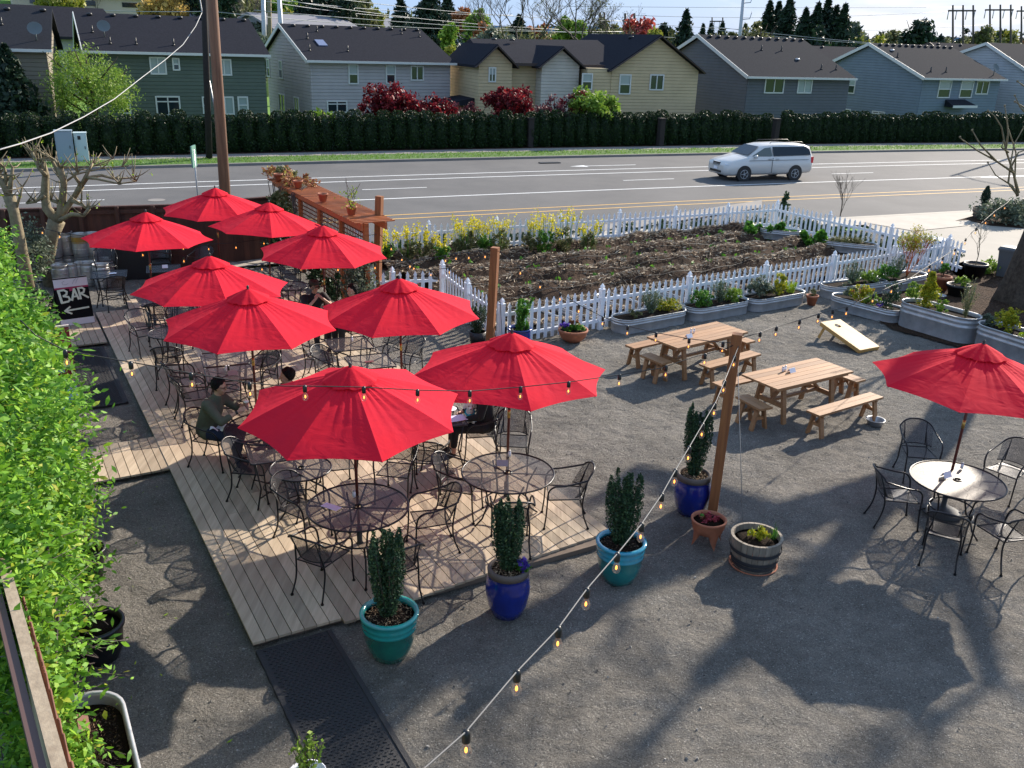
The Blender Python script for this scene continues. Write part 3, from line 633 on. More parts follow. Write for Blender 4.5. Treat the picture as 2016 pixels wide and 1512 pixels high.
for x,y,Z in ((398,24,30),(385,52,28.7),(360,88,26.8),(325,118,24.7),(280,152,22.5),(225,195,20.),(165,230,17.7),(100,262,15.6),(40,283,14),(-20,300,12.6)): pts.append(atZ(x,y,Z))
cable('service_cable',pts,.012,M_cablew,'pale twisted service cable sagging down from the pole to the left edge')
cable('service_cable',[atZ(391,-60,31),atZ(394,0,31),pa],.018,M_cablew,'short pale cable rising from the pole joint out of the top')
# ---------------- houses ----------------
GZ=-1.25
def house(label,fl,Y,ang,L,D,zr,frac,zb,wallM,roofM,trimM,nvent=8,front=[],side=[],dx=0,dishes=[],pipes=[],vents2=[],gutter=True,sky=None,hipR=0.,gableR=True):
    P0=atY(fl[0],fl[1],Y); ze=P0.z; a=R(ang); u=Vector((math.cos(a),math.sin(a),0)); v=Vector((-u.y,u.x,0))
    r=thing('house',label,'house',(P0.x,P0.y,GZ),a); H=ze-GZ; Hr=zr-GZ; Hb=zb-GZ; ya=D*frac
    mb=MB(); prof=[(0,0),(0,H),(ya,Hr-.05),(D,Hb),(D,0)]
    mb.add([(0,y,z) for y,z in prof]+[(L,y,z) for y,z in prof],[(0,1,2,3,4),(9,8,7,6,5),(0,5,6,1),(4,3,8,9)])
    obj('wall',mb,wallM,r)
    ov=.4; mb=MB(); th=.16; sf=(Hr-H)/ya; sb=(Hr-Hb)/(D-ya)
    lo=[(-ov,H-ov*sf+.02),(ya,Hr+.02),(D+ov,Hb-ov*sb+.02)]
    x0,x1=-ov*.7,L+ov*.7; V=[]
    for x in (x0,x1):
        for y,z in lo: V.append((x,y,z+th)); 
        for y,z in lo: V.append((x,y,z))
    if hipR: V[7]=(x1-hipR,V[7][1],V[7][2]); V[10]=(x1-hipR,V[10][1],V[10][2])
    mb.add(V,[(0,6,7,1),(1,7,8,2),(3,4,10,9),(4,5,11,10),(0,3,9,6),(2,8,11,5),(0,1,4,3),(1,2,5,4),(6,9,10,7),(7,10,11,8)]); rf=obj('roof',mb,roofM,r)
    for i in range(nvent): mb=MB(); x=x0+.9+(L-.8)*i/max(1,nvent-1); mb.lathe([(.17,0),(.17,.10),(.12,.15),(0,.16)],8,(x,ya-.45,Hr+.18-.45*sf)); obj('ridge_vent',mb,mat('vent_black',(.02,.02,.02),.5),rf)
    for (fx,fy) in pipes:
        mb=MB(); y=ya*fy; z=H+(Hr-H)*fy+.15; mb.tube([(L*fx,y,z-.1),(L*fx,y,z+.42)],.05,6); mb.lathe([(.13,-.02),(.06,.08)],8,(L*fx,y,z+.02),smooth=True); obj('vent_pipe',mb,M_black,rf)
    for (fx,fy) in vents2:
        mb=MB(); y=ya*fy; z=H+(Hr-H)*fy+.17; mb.lathe([(.2,0),(.2,.10),(.1,.15),(0,.16)],8,(L*fx,y,z)); obj('roof_vent',mb,M_galv,rf)
    if sky:
        fx,fy=sky; y=ya*fy; z=H+(Hr-H)*fy+.2; mb=MB(); mb.box((L*fx,y,z),(.62,1.1,.1),M=Matrix.Rotation(math.atan(sf),3,'X')); obj('skylight',mb,mat('skylight_glass',(.18,.2,.3),.1),rf)
    for (fx,fy) in dishes:
        y=ya*fy; z=H+(Hr-H)*fy+.15; mb=MB(); mb.tube([(L*fx,y,z),(L*fx,y,z+.5)],.035,6); Mx=Matrix.Rotation(R(60),3,'X')
        mb2=MB(); mb2.lathe([(0,0),(.2,.02),(.38,.09)],14); mb2.v=[tuple(Mx@Vector(q)+Vector((L*fx,y-.05,z+.62))) for q in mb2.v]; mb.add(mb2.v,mb2.f,0,True); obj('satellite_dish',mb,mat('dish_grey',(.10,.12,.12),.4),r)
    mb=MB(); 
    if gutter: mb.box((L/2,-ov-.04,H-ov*sf+.09),(L+.8*ov+.3,.12,.15))
    def rake(x): 
        mb.beam((x,lo[0][0],lo[0][1]+.06),(x,lo[1][0],lo[1][1]+.06),.05,.26); mb.beam((x,lo[1][0],lo[1][1]+.06),(x,lo[2][0],lo[2][1]+.06),.05,.26)
    rake(x0-.03); obj('fascia',mb,trimM,r)
    mb=MB(); mb.box((.08,-.04,(H-.3)/2),(.10,.07,H-.3)); obj('downspout',mb,wallM,r)
    inv=r.matrix_world.inverted() if False else None
    def put(px,py,face):
        d=ray(px,py); O=Vector((0,0,CH)); n=(Vector((u.y,-u.x,0)) if face=='f' else -u); P=Vector((P0.x,P0.y,0)); t_=(P-O).dot(n)/d.dot(n); q=O+d*t_-P; return (q.dot(u) if face=='f' else q.dot(v)), q.z-GZ
    for face,lst in (('f',front),('s',side)):
        for (xa,ya_,xb,yb,kind) in lst:
            a0,z1=put(xa,ya_,face); a1,z0=put(xb,yb,face); z1b=put(xb,ya_,face)[1]; z1=(z1+z1b)/2; lo_,hi_=min(a0,a1),max(a0,a1); c=(lo_+hi_)/2; w_=hi_-lo_; zc=(z0+z1)/2; h=z1-z0
            def bx(mb,du,dz,wu,hz,off,th_): 
                if face=='f': mb.box((c+du,-off,zc+dz),(wu,th_,hz))
                else: mb.box((-off,c+du,zc+dz),(th_,wu,hz))
            mb=MB()
            for s in (-1,1): bx(mb,s*(w_/2-.04),0,.09,h,.03,.07); bx(mb,0,s*(h/2-.04),w_-.18,.09,.03,.07)
            fr=None
            if 'v' in kind: bx(mb,0,0,.07,h-.18,.028,.06)
            if 'h' in kind: bx(mb,0,0,w_-.18,.07,.028,.06)
            if 't' in kind: bx(mb,0,h*.22,w_-.18,.07,.028,.06)
            fr=obj('window',mb,M_trimw,r); mb=MB(); bx(mb,0,0,w_-.17,h-.17,.008,.012); obj('pane',mb,M_blind if 'b' in kind else M_glass,fr)
            if 'd' in kind: mb=MB(); bx(mb,0,h*.24,w_-.2,h*.46,.017,.004); obj('blind',mb,M_blind,fr)
    return r,P0,u,v,H
S_green=siding_mat('siding_green',(.095,.12,.093)); S_gray=siding_mat('siding_grey',(.42,.385,.37)); S_beige=siding_mat('siding_beige',(.52,.40,.235))
S_slate=siding_mat('siding_slate',(.115,.12,.13)); S_blue=siding_mat('siding_blue',(.165,.21,.245)); S_brown=siding_mat('siding_brown',(.22,.19,.145)); S_light=siding_mat('siding_pale',(.40,.42,.44))
# solid ground level behind the hedge is lower than the road
house('dark green two storey house behind the bright green shrub',(172,100),57,27,10.35,11,6.85,.5,4.85,S_green,M_shingle,M_trimw,8,[(293,112,329,147,'vb'),(338,114,355,139,'hd'),(425,116,457,149,'vb'),(238,190,259,224,'h'),(305,189,357,228,'vt'),(397,190,411,224,'h'),(424,190,462,226,'vb'),(467,190,490,224,'hb')],[],dishes=[(.11,.30)],pipes=[(.05,.42),(.13,.12),(.27,.12),(.48,.12)])
house('grey two storey house with a skylight behind the red maple',(609,119),64,29,10.3,11.2,6.64,.55,4.75,S_gray,M_shingle,M_trimw,10,[(685,126,706,166,'hd'),(759,128,779,165,'hd'),(808,129,834,159,'v'),(643,198,684,222,'vt')],[(525,116,533,152,'hd'),(549,119,558,156,'hd'),(549,185,563,222,'v'),(579,191,590,222,'v')],sky=(.16,.42),pipes=[(.04,.2),(.09,.55),(.3,.2),(.2,.78),(.83,.8),(.95,.72)])
house('slate grey house with white gable trim behind the van',(1472,150),73,25,10.2,11.0,6.95,.60,5.2,S_slate,M_shingle2,M_trimw,12,[(1507,153,1541,184,'v'),(1572,154,1596,184,'vb')],[],pipes=[(.42,.62),(.62,.62),(.78,.15),(.93,.15)],vents2=[(.66,.38)])
r6,P6,u6,v6,H6=house('blue grey house with a small porch awning at the right',(1817,153),80,27,9.7,10.9,6.80,.56,4.9,S_blue,M_shingle2,M_trimw,12,[(1850,158,1868,193,'hd'),(1893,159,1911,193,'hd'),(1924,159,1943,186,'v')],[(1662,152,1682,185,'hd'),(1656,214,1674,226,'h'),(1718,219,1742,226,'v')],pipes=[(.04,.55),(.17,.12),(.36,.12)],vents2=[(.1,.75)],dishes=[(.93,.05)])
mb=MB(); mb.add([(3.2,0,3.9),(5.6,0,3.9),(5.9,-1.1,3.45),(2.9,-1.1,3.45),(2.9,-1.1,3.3),(5.9,-1.1,3.3),(3.2,0,3.3),(5.6,0,3.3)],[(0,1,2,3),(3,2,5,4),(0,3,4,6),(1,7,5,2),(6,4,5,7)]); obj('awning',mb,M_shingle2,r6)
mb=MB(); mb.box((4.4,-1.13,3.38),(3.0,.05,.2)); obj('awning_fascia',mb,M_trimw,r6)
house('pale grey house cut off by the right edge',(2060,165),84,27,9.7,13,7.2,.5,5.1,S_light,M_shingle2,M_trimw,0,[],[])
house('brown grey house at the left edge behind the dark conifer',(-175,90),50,22,6.3,9,6.95,.5,4.9,S_brown,M_shingle2,M_trimw,4,[],[],dishes=[(.93,.12)],pipes=[(.55,.15),(.65,.5)])
# beige house: three front gables
def gable_block(r,x0,x1,y0,y1,H,Hr,wallM,roofM,trimM,ov=.35,prefix=''):
    xm=(x0+x1)/2; mb=MB(); prof=[(x0,0),(x0,H),(xm,Hr-.05),(x1,H),(x1,0)]
    mb.add([(x,y0,z) for x,z in prof]+[(x,y1,z) for x,z in prof],[(4,3,2,1,0),(5,6,7,8,9),(0,1,6,5),(4,9,8,3)]); obj(prefix+'wall',mb,wallM,r)
    sl_=(Hr-H)/(xm-x0); lo=[(x0-ov,H-ov*sl_+.02),(xm,Hr+.02),(x1+ov,H-ov*sl_+.02)]; th=.16; V=[]
    for y in (y0-ov,y1+ov):
        for x,z in lo: V.append((x,y,z+th))
        for x,z in lo: V.append((x,y,z))
    mb=MB(); mb.add(V,[(0,1,7,6),(1,2,8,7),(3,9,10,4),(4,10,11,5),(0,6,9,3),(2,5,11,8),(0,3,4,1),(1,4,5,2),(6,7,10,9),(7,8,11,10)]); obj(prefix+'roof',mb,roofM,r)
    mb=MB(); y=y0-ov-.03
    mb.beam((lo[0][0],y,lo[0][1]+.04),(lo[1][0],y,lo[1][1]+.04),.05,.3,up=(0,1,0)); mb.beam((lo[1][0],y,lo[1][1]+.04),(lo[2][0],y,lo[2][1]+.04),.05,.3,up=(0,1,0)); obj(prefix+'fascia',mb,trimM,r)
def fpx(P0,u,px):     # distance along a front wall at which a picture column falls
    d=ray(px,150); n=Vector((u.y,-u.x,0)); O=Vector((0,0,CH)); t_=(Vector((P0.x,P0.y,0))-O).dot(n)/d.dot(n); return (O+d*t_-Vector((P0.x,P0.y,0))).dot(u)
P4=atY(940,124,66); a4=R(20); u4=Vector((math.cos(a4),math.sin(a4),0))
r4=thing('house','beige house with three gables behind the dark red shrubs','house',(P4.x,P4.y,GZ),a4); H4=P4.z-GZ
X=[fpx(P4,u4,q) for q in (938,1003,1060,1133,1190,1360)]
gable_block(r4,X[0],X[1],-.5,7,H4,H4+1.08,S_beige,M_shingle,M_trimb)
gable_block(r4,X[2],X[3],-.6,5.6,H4,H4+1.08,siding_mat('siding_beige_grey',(.52,.47,.40)),M_shingle,M_trimb)
mb=MB(); mb.box(((X[1]+X[4])/2,4.0,H4/2),(X[4]-X[1]+.4,7.0,H4)); obj('wall',mb,S_beige,r4)
mb=MB(); xa,xb=X[0]+.8,X[4]+2; yf,yr=-.1,6.; 
mb.add([(xa,yf,H4+.05),(xb,yf,H4+.05),(xb,yr,H4+1.75),(xa+.5,yr,H4+1.55),(xa,10,H4+.1),(xb,10,H4+.1),(xa,yf,H4-.1),(xb,yf,H4-.1)],[(0,1,2,3),(3,2,5,4),(0,3,4),(6,7,1,0),(1,5,2)]); obj('roof',mb,M_shingle,r4)
mb=MB(); mb.box(((X[1]+X[2])/2,yf-.05,H4-.02),(X[2]-X[1]-.2,.1,.2)); mb.box(((X[3]+X[4])/2,yf-.05,H4-.02),(X[4]-X[3]+.2,.1,.2)); obj('gutter',mb,M_trimb,r4)
gable_block(r4,X[4]-.1,X[5]-.2,-1.4,10.5,H4-.15,H4+2.05,S_beige,M_shingle,M_trimb)
mb=MB(); xm=X[4]+.4; mb.box((xm-.55-.5,-.75,H4/2-.05),(2.6,1.2,H4-.15)); obj('bay_wall',mb,S_beige,r4)
def w4(xa,ya_,xb,yb,yy,kind):
    n=Vector((u4.y,-u4.x,0)); O=Vector((0,0,CH)); v4=Vector((-u4.y,u4.x,0)); P=Vector((P4.x,P4.y,0))+v4*yy
    def g(px,py): d=ray(px,py); q=O+d*((P-O).dot(n)/d.dot(n))-P; return q.dot(u4),q.z-GZ
    a0,z1=g(xa,ya_); a1,z0=g(xb,yb); c=(a0+a1)/2; w_=a1-a0; zc=(z0+z1)/2; h=z1-z0; mb=MB()
    for s in (-1,1): mb.box((c+s*(w_/2-.04),yy-.03,zc),(.09,.07,h)); mb.box((c,yy-.03,zc+s*(h/2-.04)),(w_-.18,.07,.09))
    if 'v' in kind: mb.box((c,yy-.028,zc),(.07,.06,h-.18))
    if 'h' in kind: mb.box((c,yy-.028,zc),(w_-.18,.06,.07))
    fr=obj('window',mb,M_trimw,r4); mb=MB(); mb.box((c,yy-.008,zc),(w_-.17,.012,h-.17)); obj('pane',mb,M_glass,fr)
    if 'd' in kind: mb=MB(); mb.box((c,yy-.017,zc+h*.24),(w_-.2,.004,h*.46)); obj('blind',mb,M_blind,fr)
w4(962,132,976,162,-.5,'vd'); w4(1146,144,1165,177,-1.35,'hd'); w4(1220,146,1240,186,-1.4,'hd'); w4(1280,146,1305,178,-1.4,'v')
mb=MB(); q0,q1=X[4]-.2,X[5]+.3; zt=2.35; mb.add([(q0,-1.45,zt),(q1,-1.45,zt),(q1+.6,-4.6,zt-1.0),(q0+1.4,-4.6,zt-1.0),(q0+1.4,-4.6,zt-1.15),(q1+.6,-4.6,zt-1.15),(q0,-1.45,zt-.15),(q1,-1.45,zt-.15)],[(0,3,2,1),(3,4,5,2),(0,6,4,3),(1,2,5,7),(6,7,5,4)]); obj('porch_roof',mb,M_shingle,r4)
mb=MB(); mb.box((X[0]-1.0,2.2,1.6),(2.2,3,3.2)); obj('side_annex',mb,mat('brick_annex',(.25,.15,.1),.85,var=.1),r4); mb=MB(); mb.add([(X[0]-2.4,.3,3.25),(X[0],.3,3.6),(X[0],4.1,3.6),(X[0]-2.4,4.1,3.25),(X[0]-2.4,.3,3.1),(X[0],.3,3.1),(X[0],4.1,3.1),(X[0]-2.4,4.1,3.1)],[(0,1,2,3),(4,7,6,5),(0,4,5,1),(1,5,6,2),(2,6,7,3),(3,7,4,0)]); obj('annex_roof',mb,M_shingle,r4)
mb=MB()
for i in range(2): mb.lathe([(.2,0),(.2,.1),(0,.16)],8,(X[1]+.4+1.4*i,4.8,H4+1.5))
mb.lathe([(.25,0),(.25,.1),(0,.16)],8,((X[4]+X[5])/2-.5,2.2,H4+1.95)); obj('roof_vents',mb,M_black,r4)
def small_house(label,px,py,Y,w_,h,rot,wallM,roofM,gl=1.6,base=None):
    P=atY(px,py,Y); gz=terr(P.x,P.y) if base is None else base; r=thing('house',label,'house',(P.x,P.y,gz-.3),rot); H=max(P.z-gz+.3,2.4)
    d=w_*.7; mb=MB(); prof=[(-d/2,0),(-d/2,H),(0,H+gl),(d/2,H),(d/2,0)]; mb.add([(-w_/2,y,z) for y,z in prof]+[(w_/2,y,z) for y,z in prof],[(0,1,2,3,4),(9,8,7,6,5),(0,5,6,1),(4,3,8,9)]); obj('wall',mb,wallM,r)
    mb=MB(); o_=.6; s=gl/(d/2); V=[]
    for x in (-w_/2-o_,w_/2+o_): V+=[(x,-d/2-o_,H-o_*s+.05),(x,0,H+gl+.05),(x,d/2+o_,H-o_*s+.05),(x,-d/2-o_,H-o_*s+.3),(x,0,H+gl+.3),(x,d/2+o_,H-o_*s+.3)]
    mb.add(V,[(3,9,10,4),(4,10,11,5),(0,3,4,1),(1,4,5,2),(6,7,10,9),(7,8,11,10),(0,6,9,3),(2,5,11,8),(0,1,7,6),(1,2,8,7)]); obj('roof',mb,roofM,r)
    for i in range(3): mb=MB(); x=-w_*.32+i*w_*.32; mb.box((x,-d/2-.03,H*.62),(w_*.13,.1,H*.25)); obj('window',mb,M_glass,r)
W_tan=mat('wall_tan',(.55,.45,.36),.8); W_white=mat('wall_white',(.62,.62,.58),.8); W_g=mat('wall_grey',(.3,.3,.31),.8); RF_g=mat('roof_grey',(.20,.20,.22),.9); RF_t=mat('roof_tan',(.40,.33,.28),.9)
small_house('tan low house on the hill above the green house roof',165,30,140,18,3,.5,W_tan,RF_t)
small_house('dark house with a brick chimney between the two left roofs',108,68,92,9,3,.9,W_g,M_shingle,2.2)
small_house('distant house with a pale roof above the left edge house',78,18,210,18,3,.2,W_tan,RF_t,1.2)
small_house('small grey house behind the gap left of the grey house',478,58,120,13,3,.2,W_g,RF_g)
small_house('grey roofed house peeking over the grey house ridge',585,62,118,13,3,.9,W_g,RF_g)
small_house('orange roofed house on the wooded hill',508,18,230,20,3,.2,W_tan,mat('roof_orange',(.45,.25,.17),.9))
small_house('white two storey house far behind the grey house roof',785,62,190,15,3,.6,W_white,RF_g)
small_house('pale low house seen right of the grey house roof',865,92,150,12,3,.5,W_white,RF_g,1.4)
small_house('pinkish low house behind the field by the willow',912,104,150,14,3,.5,W_tan,RF_t,1.2)
house('dark roofed house behind the slate and blue houses',(1600,137),98,27,11,11,6.5,.5,4.7,S_slate,M_shingle,M_trimb,3)
house('dark roofed house behind the blue and pale houses',(1905,140),106,27,12,11,7.3,.5,5.2,S_slate,M_shingle,M_trimb,4)
mb=MB(); a=at(865,150,-1.3); 
p0=atY(840,112,135); p1=atY(950,116,140); mb.beam((p0.x,p0.y,terr(p0.x,p0.y)+.9),(p1.x,p1.y,terr(p1.x,p1.y)+.9),.1,1.8); tag(obj('field_fence',mb,M_brownfence),'dark board fence at the far edge of the bright lawn','fence')
for i,(x,y,Y,c) in enumerate(((165,37,175,(.02,.03,.06)),(136,38,172,(.3,.02,.03)),(95,20,195,(.5,.5,.5)))):
    p=atY(x,y,Y); z=terr(p.x,p.y); r=thing('parked_car',['dark blue parked car on the hill street','red parked car on the hill street','white parked car in the hill driveway'][i],'car',(p.x,p.y,z),.3); mb=MB(); q=[(-2.2,.3),(-2.2,.8),(-1.4,.95),(-.8,1.4),(.8,1.4),(1.5,.95),(2.2,.85),(2.2,.3)]
    mb.add([(a,-.85,b) for a,b in q]+[(a,.85,b) for a,b in q],[tuple(range(8)),tuple(range(8,16))[::-1]]+[(k,(k+1)%8+8*0,(k+1)%8+8,k+8)[::-1] for k in range(8)]); obj('body',mb,mat('far_paint%d'%i,c,.3),r)
    for a in (-1.4,1.4): mb=MB(); mb.tube([(a,-.9,.33),(a,.9,.33)],.33,10); obj('wheel',mb,M_black,r)
# ---------------- trees ----------------
def foliage_tree(label,px,top,Y,wpx,M,n=2200,size=.30,shape='round',cat='tree',name='tree',base=None,bare=False,group=None,k=None,low=.25,asp=.55):
    T=atY(px,top,Y); gz=terr(T.x,T.y) if base is None else base; h=max(T.z-gz,1.5); rad=wpx/2/F*T.y; r=thing(name,label,cat,(T.x,T.y,gz),0,group)
    mb=MB()
    if shape=='cone':
        n=int(n*2.2); rad*=3.1; t_=nr.rand(n)**1.25; lay=np.floor(t_*16)/16; a=nr.rand(n)*6.283; lob=.72+.28*np.sin(a*3+lay*37)+.12*nr.randn(n); rr=rad*(1-.97*t_**1.7)*.8*(.55+.45*(1-(t_*16-np.floor(t_*16))))*lob*nr.rand(n)**.35
        C_=np.stack([rr*np.cos(a),rr*np.sin(a),h*(low*.4+(1-low*.4)*t_)-rr*.25],1)
    else:
        rz_=h*(1-low)/2; C_=clumps(n,(0,0,h-rz_),(rad,rad,rz_),k or max(14,n//75),max(rad,rz_)*.22)
    mb.leaves(C_,size,aspect=asp); obj('crown',mb,M,r)
    mb=MB(); tr=max(.1,h*.018); mb.tube([(0,0,-.2),(rad*.05,0,h*.5),(0,0,h*.92)],[tr*1.3,tr,tr*.25],7)
    if shape!='cone':
        for q in range(9): a=nr.rand()*6.28; z0=h*(.25+.45*nr.rand()); e=rad*.75; mb.tube([(0,0,z0),(e*.5*math.cos(a),e*.5*math.sin(a),z0+h*.12),(e*math.cos(a),e*math.sin(a),z0+h*.27)],[tr*.6,tr*.4,tr*.12],5)
    obj('trunk',mb,M_bark,r); return r
def bare_tree(label,px,top,Y,wpx,base=None,M=M_twig,depth=5,thick=.022,buds=None,name='bare_tree',spread=.55,seed=1,T=None,h=None,levels=None,cat='tree'):
    rs=random.Random(seed)
    if T is None: T=atY(px,top,Y); gz=terr(T.x,T.y) if base is None else base; h=T.z-gz
    else: gz=base
    r=thing(name,label,cat,(T.x,T.y,gz)); mb=MB(); tips=[]
    def grow(p,d,L,rad_,k):
        q=p; pts=[p]
        for s in range(3):
            d=(d+Vector((rs.uniform(-.16,.16),rs.uniform(-.16,.16),rs.uniform(-.02,.14)))).normalized(); q=q+d*(L/3); pts.append(q)
        mb.tube(pts,[rad_,rad_*.88,rad_*.78,rad_*.68],5 if k<depth-1 else 6,caps=False)
        if k==0: tips.append(tuple(q)); return
        for c in range(3 if k>1 else 4):
            ax=Vector((rs.uniform(-1,1),rs.uniform(-1,1),rs.uniform(-.3,.6))).normalized(); nd=(d+ax*spread*1.25).normalized()
            grow(pts[-1] if c<2 else pts[-2],nd,L*rs.uniform(.62,.85),rad_*rs.uniform(.5,.68),k-1)
    grow(Vector((0,0,-.1)),Vector((0,0,1)),h*.34,h*thick,depth)
    obj('branches',mb,M,r)
    if buds: 
        b=MB(); b.leaves(np.array(tips)+nr.normal(size=(len(tips),3))*.1,.10); obj('buds',b,buds,r)
    return r
# shrubs and small trees between hedge and houses
foliage_tree('bright green feathery shrub in front of the green house',165,86,52.5,190,M_brightg,11000,.085,base=GZ,low=.30,name='shrub',cat='shrub',k=170,asp=.3)
foliage_tree('dark conifer at the left edge in front of the brown house',8,88,50,85,M_conifer,3200,.16,'cone',base=GZ)
foliage_tree('small dark conifer beside the left edge conifer',38,135,51,60,M_conifer,1600,.15,'cone',base=GZ)
foliage_tree('wide dark red maple in front of the grey house',768,164,58,132,M_redleaf,6500,.11,base=GZ,low=.48,name='red_maple',k=60)
foliage_tree('lower red maple to the right of the wide red maple',850,188,58.5,100,M_redleaf,3600,.11,base=GZ,low=.48,name='red_maple')
foliage_tree('tall rounded deep red maple in front of the beige house',1008,168,60,112,M_redleaf,6500,.11,base=GZ,low=.48,name='red_maple',k=50)
foliage_tree('thin purple shrub between the two red maples',925,192,60,105,M_purpleleaf,1500,.09,base=GZ,low=.48,name='purple_shrub',cat='shrub')
foliage_tree('sparse purple shrub in front of the beige gable',1092,178,60,95,M_purpleleaf,1700,.09,base=GZ,low=.48,name='purple_shrub',cat='shrub')
foliage_tree('small sparse purple red shrub beside the lime green shrub',1130,172,61,70,M_redleaf,900,.09,base=GZ,low=.48,name='purple_shrub',cat='shrub')
foliage_tree('lime green leafy shrub in front of the beige house',1172,168,61,112,M_brightg,4200,.14,base=GZ,low=.48,name='lime_shrub',cat='shrub',k=34)
foliage_tree('light green vine mound above the hedge by the patio door',635,205,57,70,M_brightg,900,.13,base=GZ,low=.48,name='vine_mound',cat='shrub')
# trees far behind
far=[('yellow leafed tree at the far left skyline',120,-15,130,80,M_yelltree,'round'),('amber tree above the green house roof',325,-25,118,105,M_amber,'round'),
('dark evergreen left of the amber tree',262,-40,150,80,M_conifer,'round'),('dark evergreen in front of the hill house',225,2,160,60,M_green,'round'),('dark pine behind the utility pole',385,-40,120,70,M_conifer,'round'),('dark green pine right of the utility pole',437,-35,118,90,M_box,'round'),
('light green tree on the skyline by the steel pole',560,-10,150,75,M_brightg,'round'),('yellow bush left of the big pine',575,18,130,50,M_yelltree,'round'),('pale olive tree in the gap left of the grey house',505,30,112,70,M_grayg,'round'),('white flowering bush in the gap left of the grey house',507,62,98,50,M_grayg,'round'),
('wide dark pine behind the left end of the grey roof',640,-45,125,110,M_conifer,'round'),('yellow green tree right of the wide dark pine',708,-5,150,62,M_olive,'round'),('bright yellow tree left of the sky gap',735,10,160,45,M_yelltree,'round'),
('slim fir standing alone in the sky gap',789,-4,150,34,M_conifer,'cone'),('big dark fir right of the slim fir',846,-18,140,80,M_conifer,'cone'),('second dark fir behind the big fir',881,-8,170,40,M_conifer,'cone'),('lime poplar in front of the big fir',884,36,125,24,M_brightg,'round'),
('bronze tree right of the firs',907,2,165,40,M_orange,'round'),('fresh green tree right of the bronze tree',945,14,150,55,M_brightg,'round'),('orange shrub tree above the willow',955,42,130,50,M_orange,'round'),('big grey green willow beside the beige house',968,52,88,105,M_grayg,'round'),
('yellow bush by the pale low house',882,85,110,36,M_yelltree,'round'),('dark firs behind the first bare tree',1022,30,180,40,M_conifer,'cone'),('orange tree behind the first bare tree',1063,44,190,45,M_orange,'round'),('green yellow tree between the bare trees',1128,24,170,62,M_brightg,'round'),
('olive tree behind the second bare tree',1200,40,190,80,M_olive,'round'),('pink red tree behind the beige roof',1262,26,120,82,M_redtree,'round'),('dark fir right of the pink red tree',1312,36,170,36,M_conifer,'round'),('yellow green tree by the slate house gable',1298,55,110,62,M_yelltree,'round'),
('ragged lone fir above the slate house gable',1352,20,110,44,M_conifer,'cone'),('tiny fir on the horizon left of the H frame pole',1385,48,230,16,M_conifer,'cone'),('tiny fir on the horizon under the H frame pole',1401,47,215,20,M_conifer,'cone'),('tiny fir on the horizon right of the H frame pole',1423,46,210,24,M_conifer,'cone'),('olive bush on the horizon by the steel pole',1445,56,200,36,M_olive,'round'),
('small fir right of the tall steel pole',1468,48,200,20,M_olive,'cone'),('olive yellow tree left of the dark firs',1500,36,125,66,M_olive,'round'),('dark fir at the left of the tall group',1517,2,160,34,M_conifer,'cone'),('dark fir second in the tall group',1535,4,162,32,M_conifer,'cone'),('tallest dark fir of the left group',1557,-6,158,44,M_conifer,'cone'),
('dark fir at the centre of the fir row',1588,18,150,38,M_conifer,'cone'),('dark fir fifth in the fir row',1612,6,150,34,M_conifer,'cone'),('dark pointed fir sixth in the fir row',1632,-3,152,38,M_conifer,'cone'),('dark fir seventh in the fir row',1648,12,150,34,M_conifer,'cone'),('pointed fir at the right end of the row',1665,10,148,40,M_conifer,'cone'),
('pale bare topped tree right of the fir row',1690,38,200,40,M_grayg,'round'),('yellow olive tree behind the blue house ridge',1712,56,180,70,M_yelltree,'round'),('small olive tree on the right horizon',1760,55,210,50,M_olive,'round'),('dark broad fir above the blue house ridge',1812,32,150,62,M_conifer,'round'),('lower dark fir beside the broad fir',1850,60,150,50,M_conifer,'round'),
('olive tree between the two H frame towers',1945,42,190,34,M_olive,'round'),('pale yellow trees by the right tower',1975,55,230,70,M_yelltree,'round'),('low olive trees behind the left tower',1890,68,230,70,M_olive,'round'),('orange olive bush at the right horizon edge',2005,70,240,50,M_orange,'round'),('dark shrub tree behind the blue gable',1625,92,120,50,M_olive,'round')]
for i,(lab,x,y,Y,w_,M,sh) in enumerate(far):
    foliage_tree(lab,x,y,Y,w_*1.12,M,int(1500+w_*34),.30 if Y<135 else .42,sh,name='fir_tree' if sh=='cone' else 'tree',low=.22,asp=.28 if sh=='cone' else .5)
bare_tree('large bare branching tree behind the willow',1045,-55,112,0,seed=3,depth=6,spread=.62,thick=.016)
bare_tree('wide bare tree with many limbs behind the beige roof',1172,-35,108,0,seed=8,depth=6,spread=.72,thick=.018,buds=M_olive)
bare_tree('bare grey tree in the gap left of the grey house',522,-20,115,0,seed=12,depth=5,spread=.3,thick=.012)
bare_tree('small bare tree behind the green house roof',190,-20,135,0,seed=13,depth=5,spread=.5,thick=.014)
def wood(label,x0,x1,Y,ytop,M,n,sz):
    mb=MB(); C_=[]
    for i in range(n):
        px_=x0+(x1-x0)*(i+nr.rand())/n; p=atY(px_,ytop+10*nr.rand(),Y+nr.randn()*9); z=terr(p.x,p.y); h=max(2.5,p.z-z); C_.append(clumps(240,(p.x,p.y,z+h*.55),(2.6+1.6*nr.rand(),2.6,h*.47),8,1.2))
    mb.leaves(np.concatenate(C_),sz); tag(obj('woodland',mb,M),label,'woods',kind='stuff')
wood('mixed green trees massed behind the two left roofs',60,640,168,6,M_olive,34,.42)
wood('dark evergreens massed on the wooded hill at the left',180,700,205,-12,M_conifer,30,.5)
wood('light green trees massed behind the beige roof',900,1340,178,44,M_olive,34,.42)
wood('tall dark firs massed behind the slate house',1495,1680,168,34,M_conifer,16,.45)
wood('pale spring trees massed behind the slate and blue roofs',1380,2060,205,56,M_olive,44,.42)
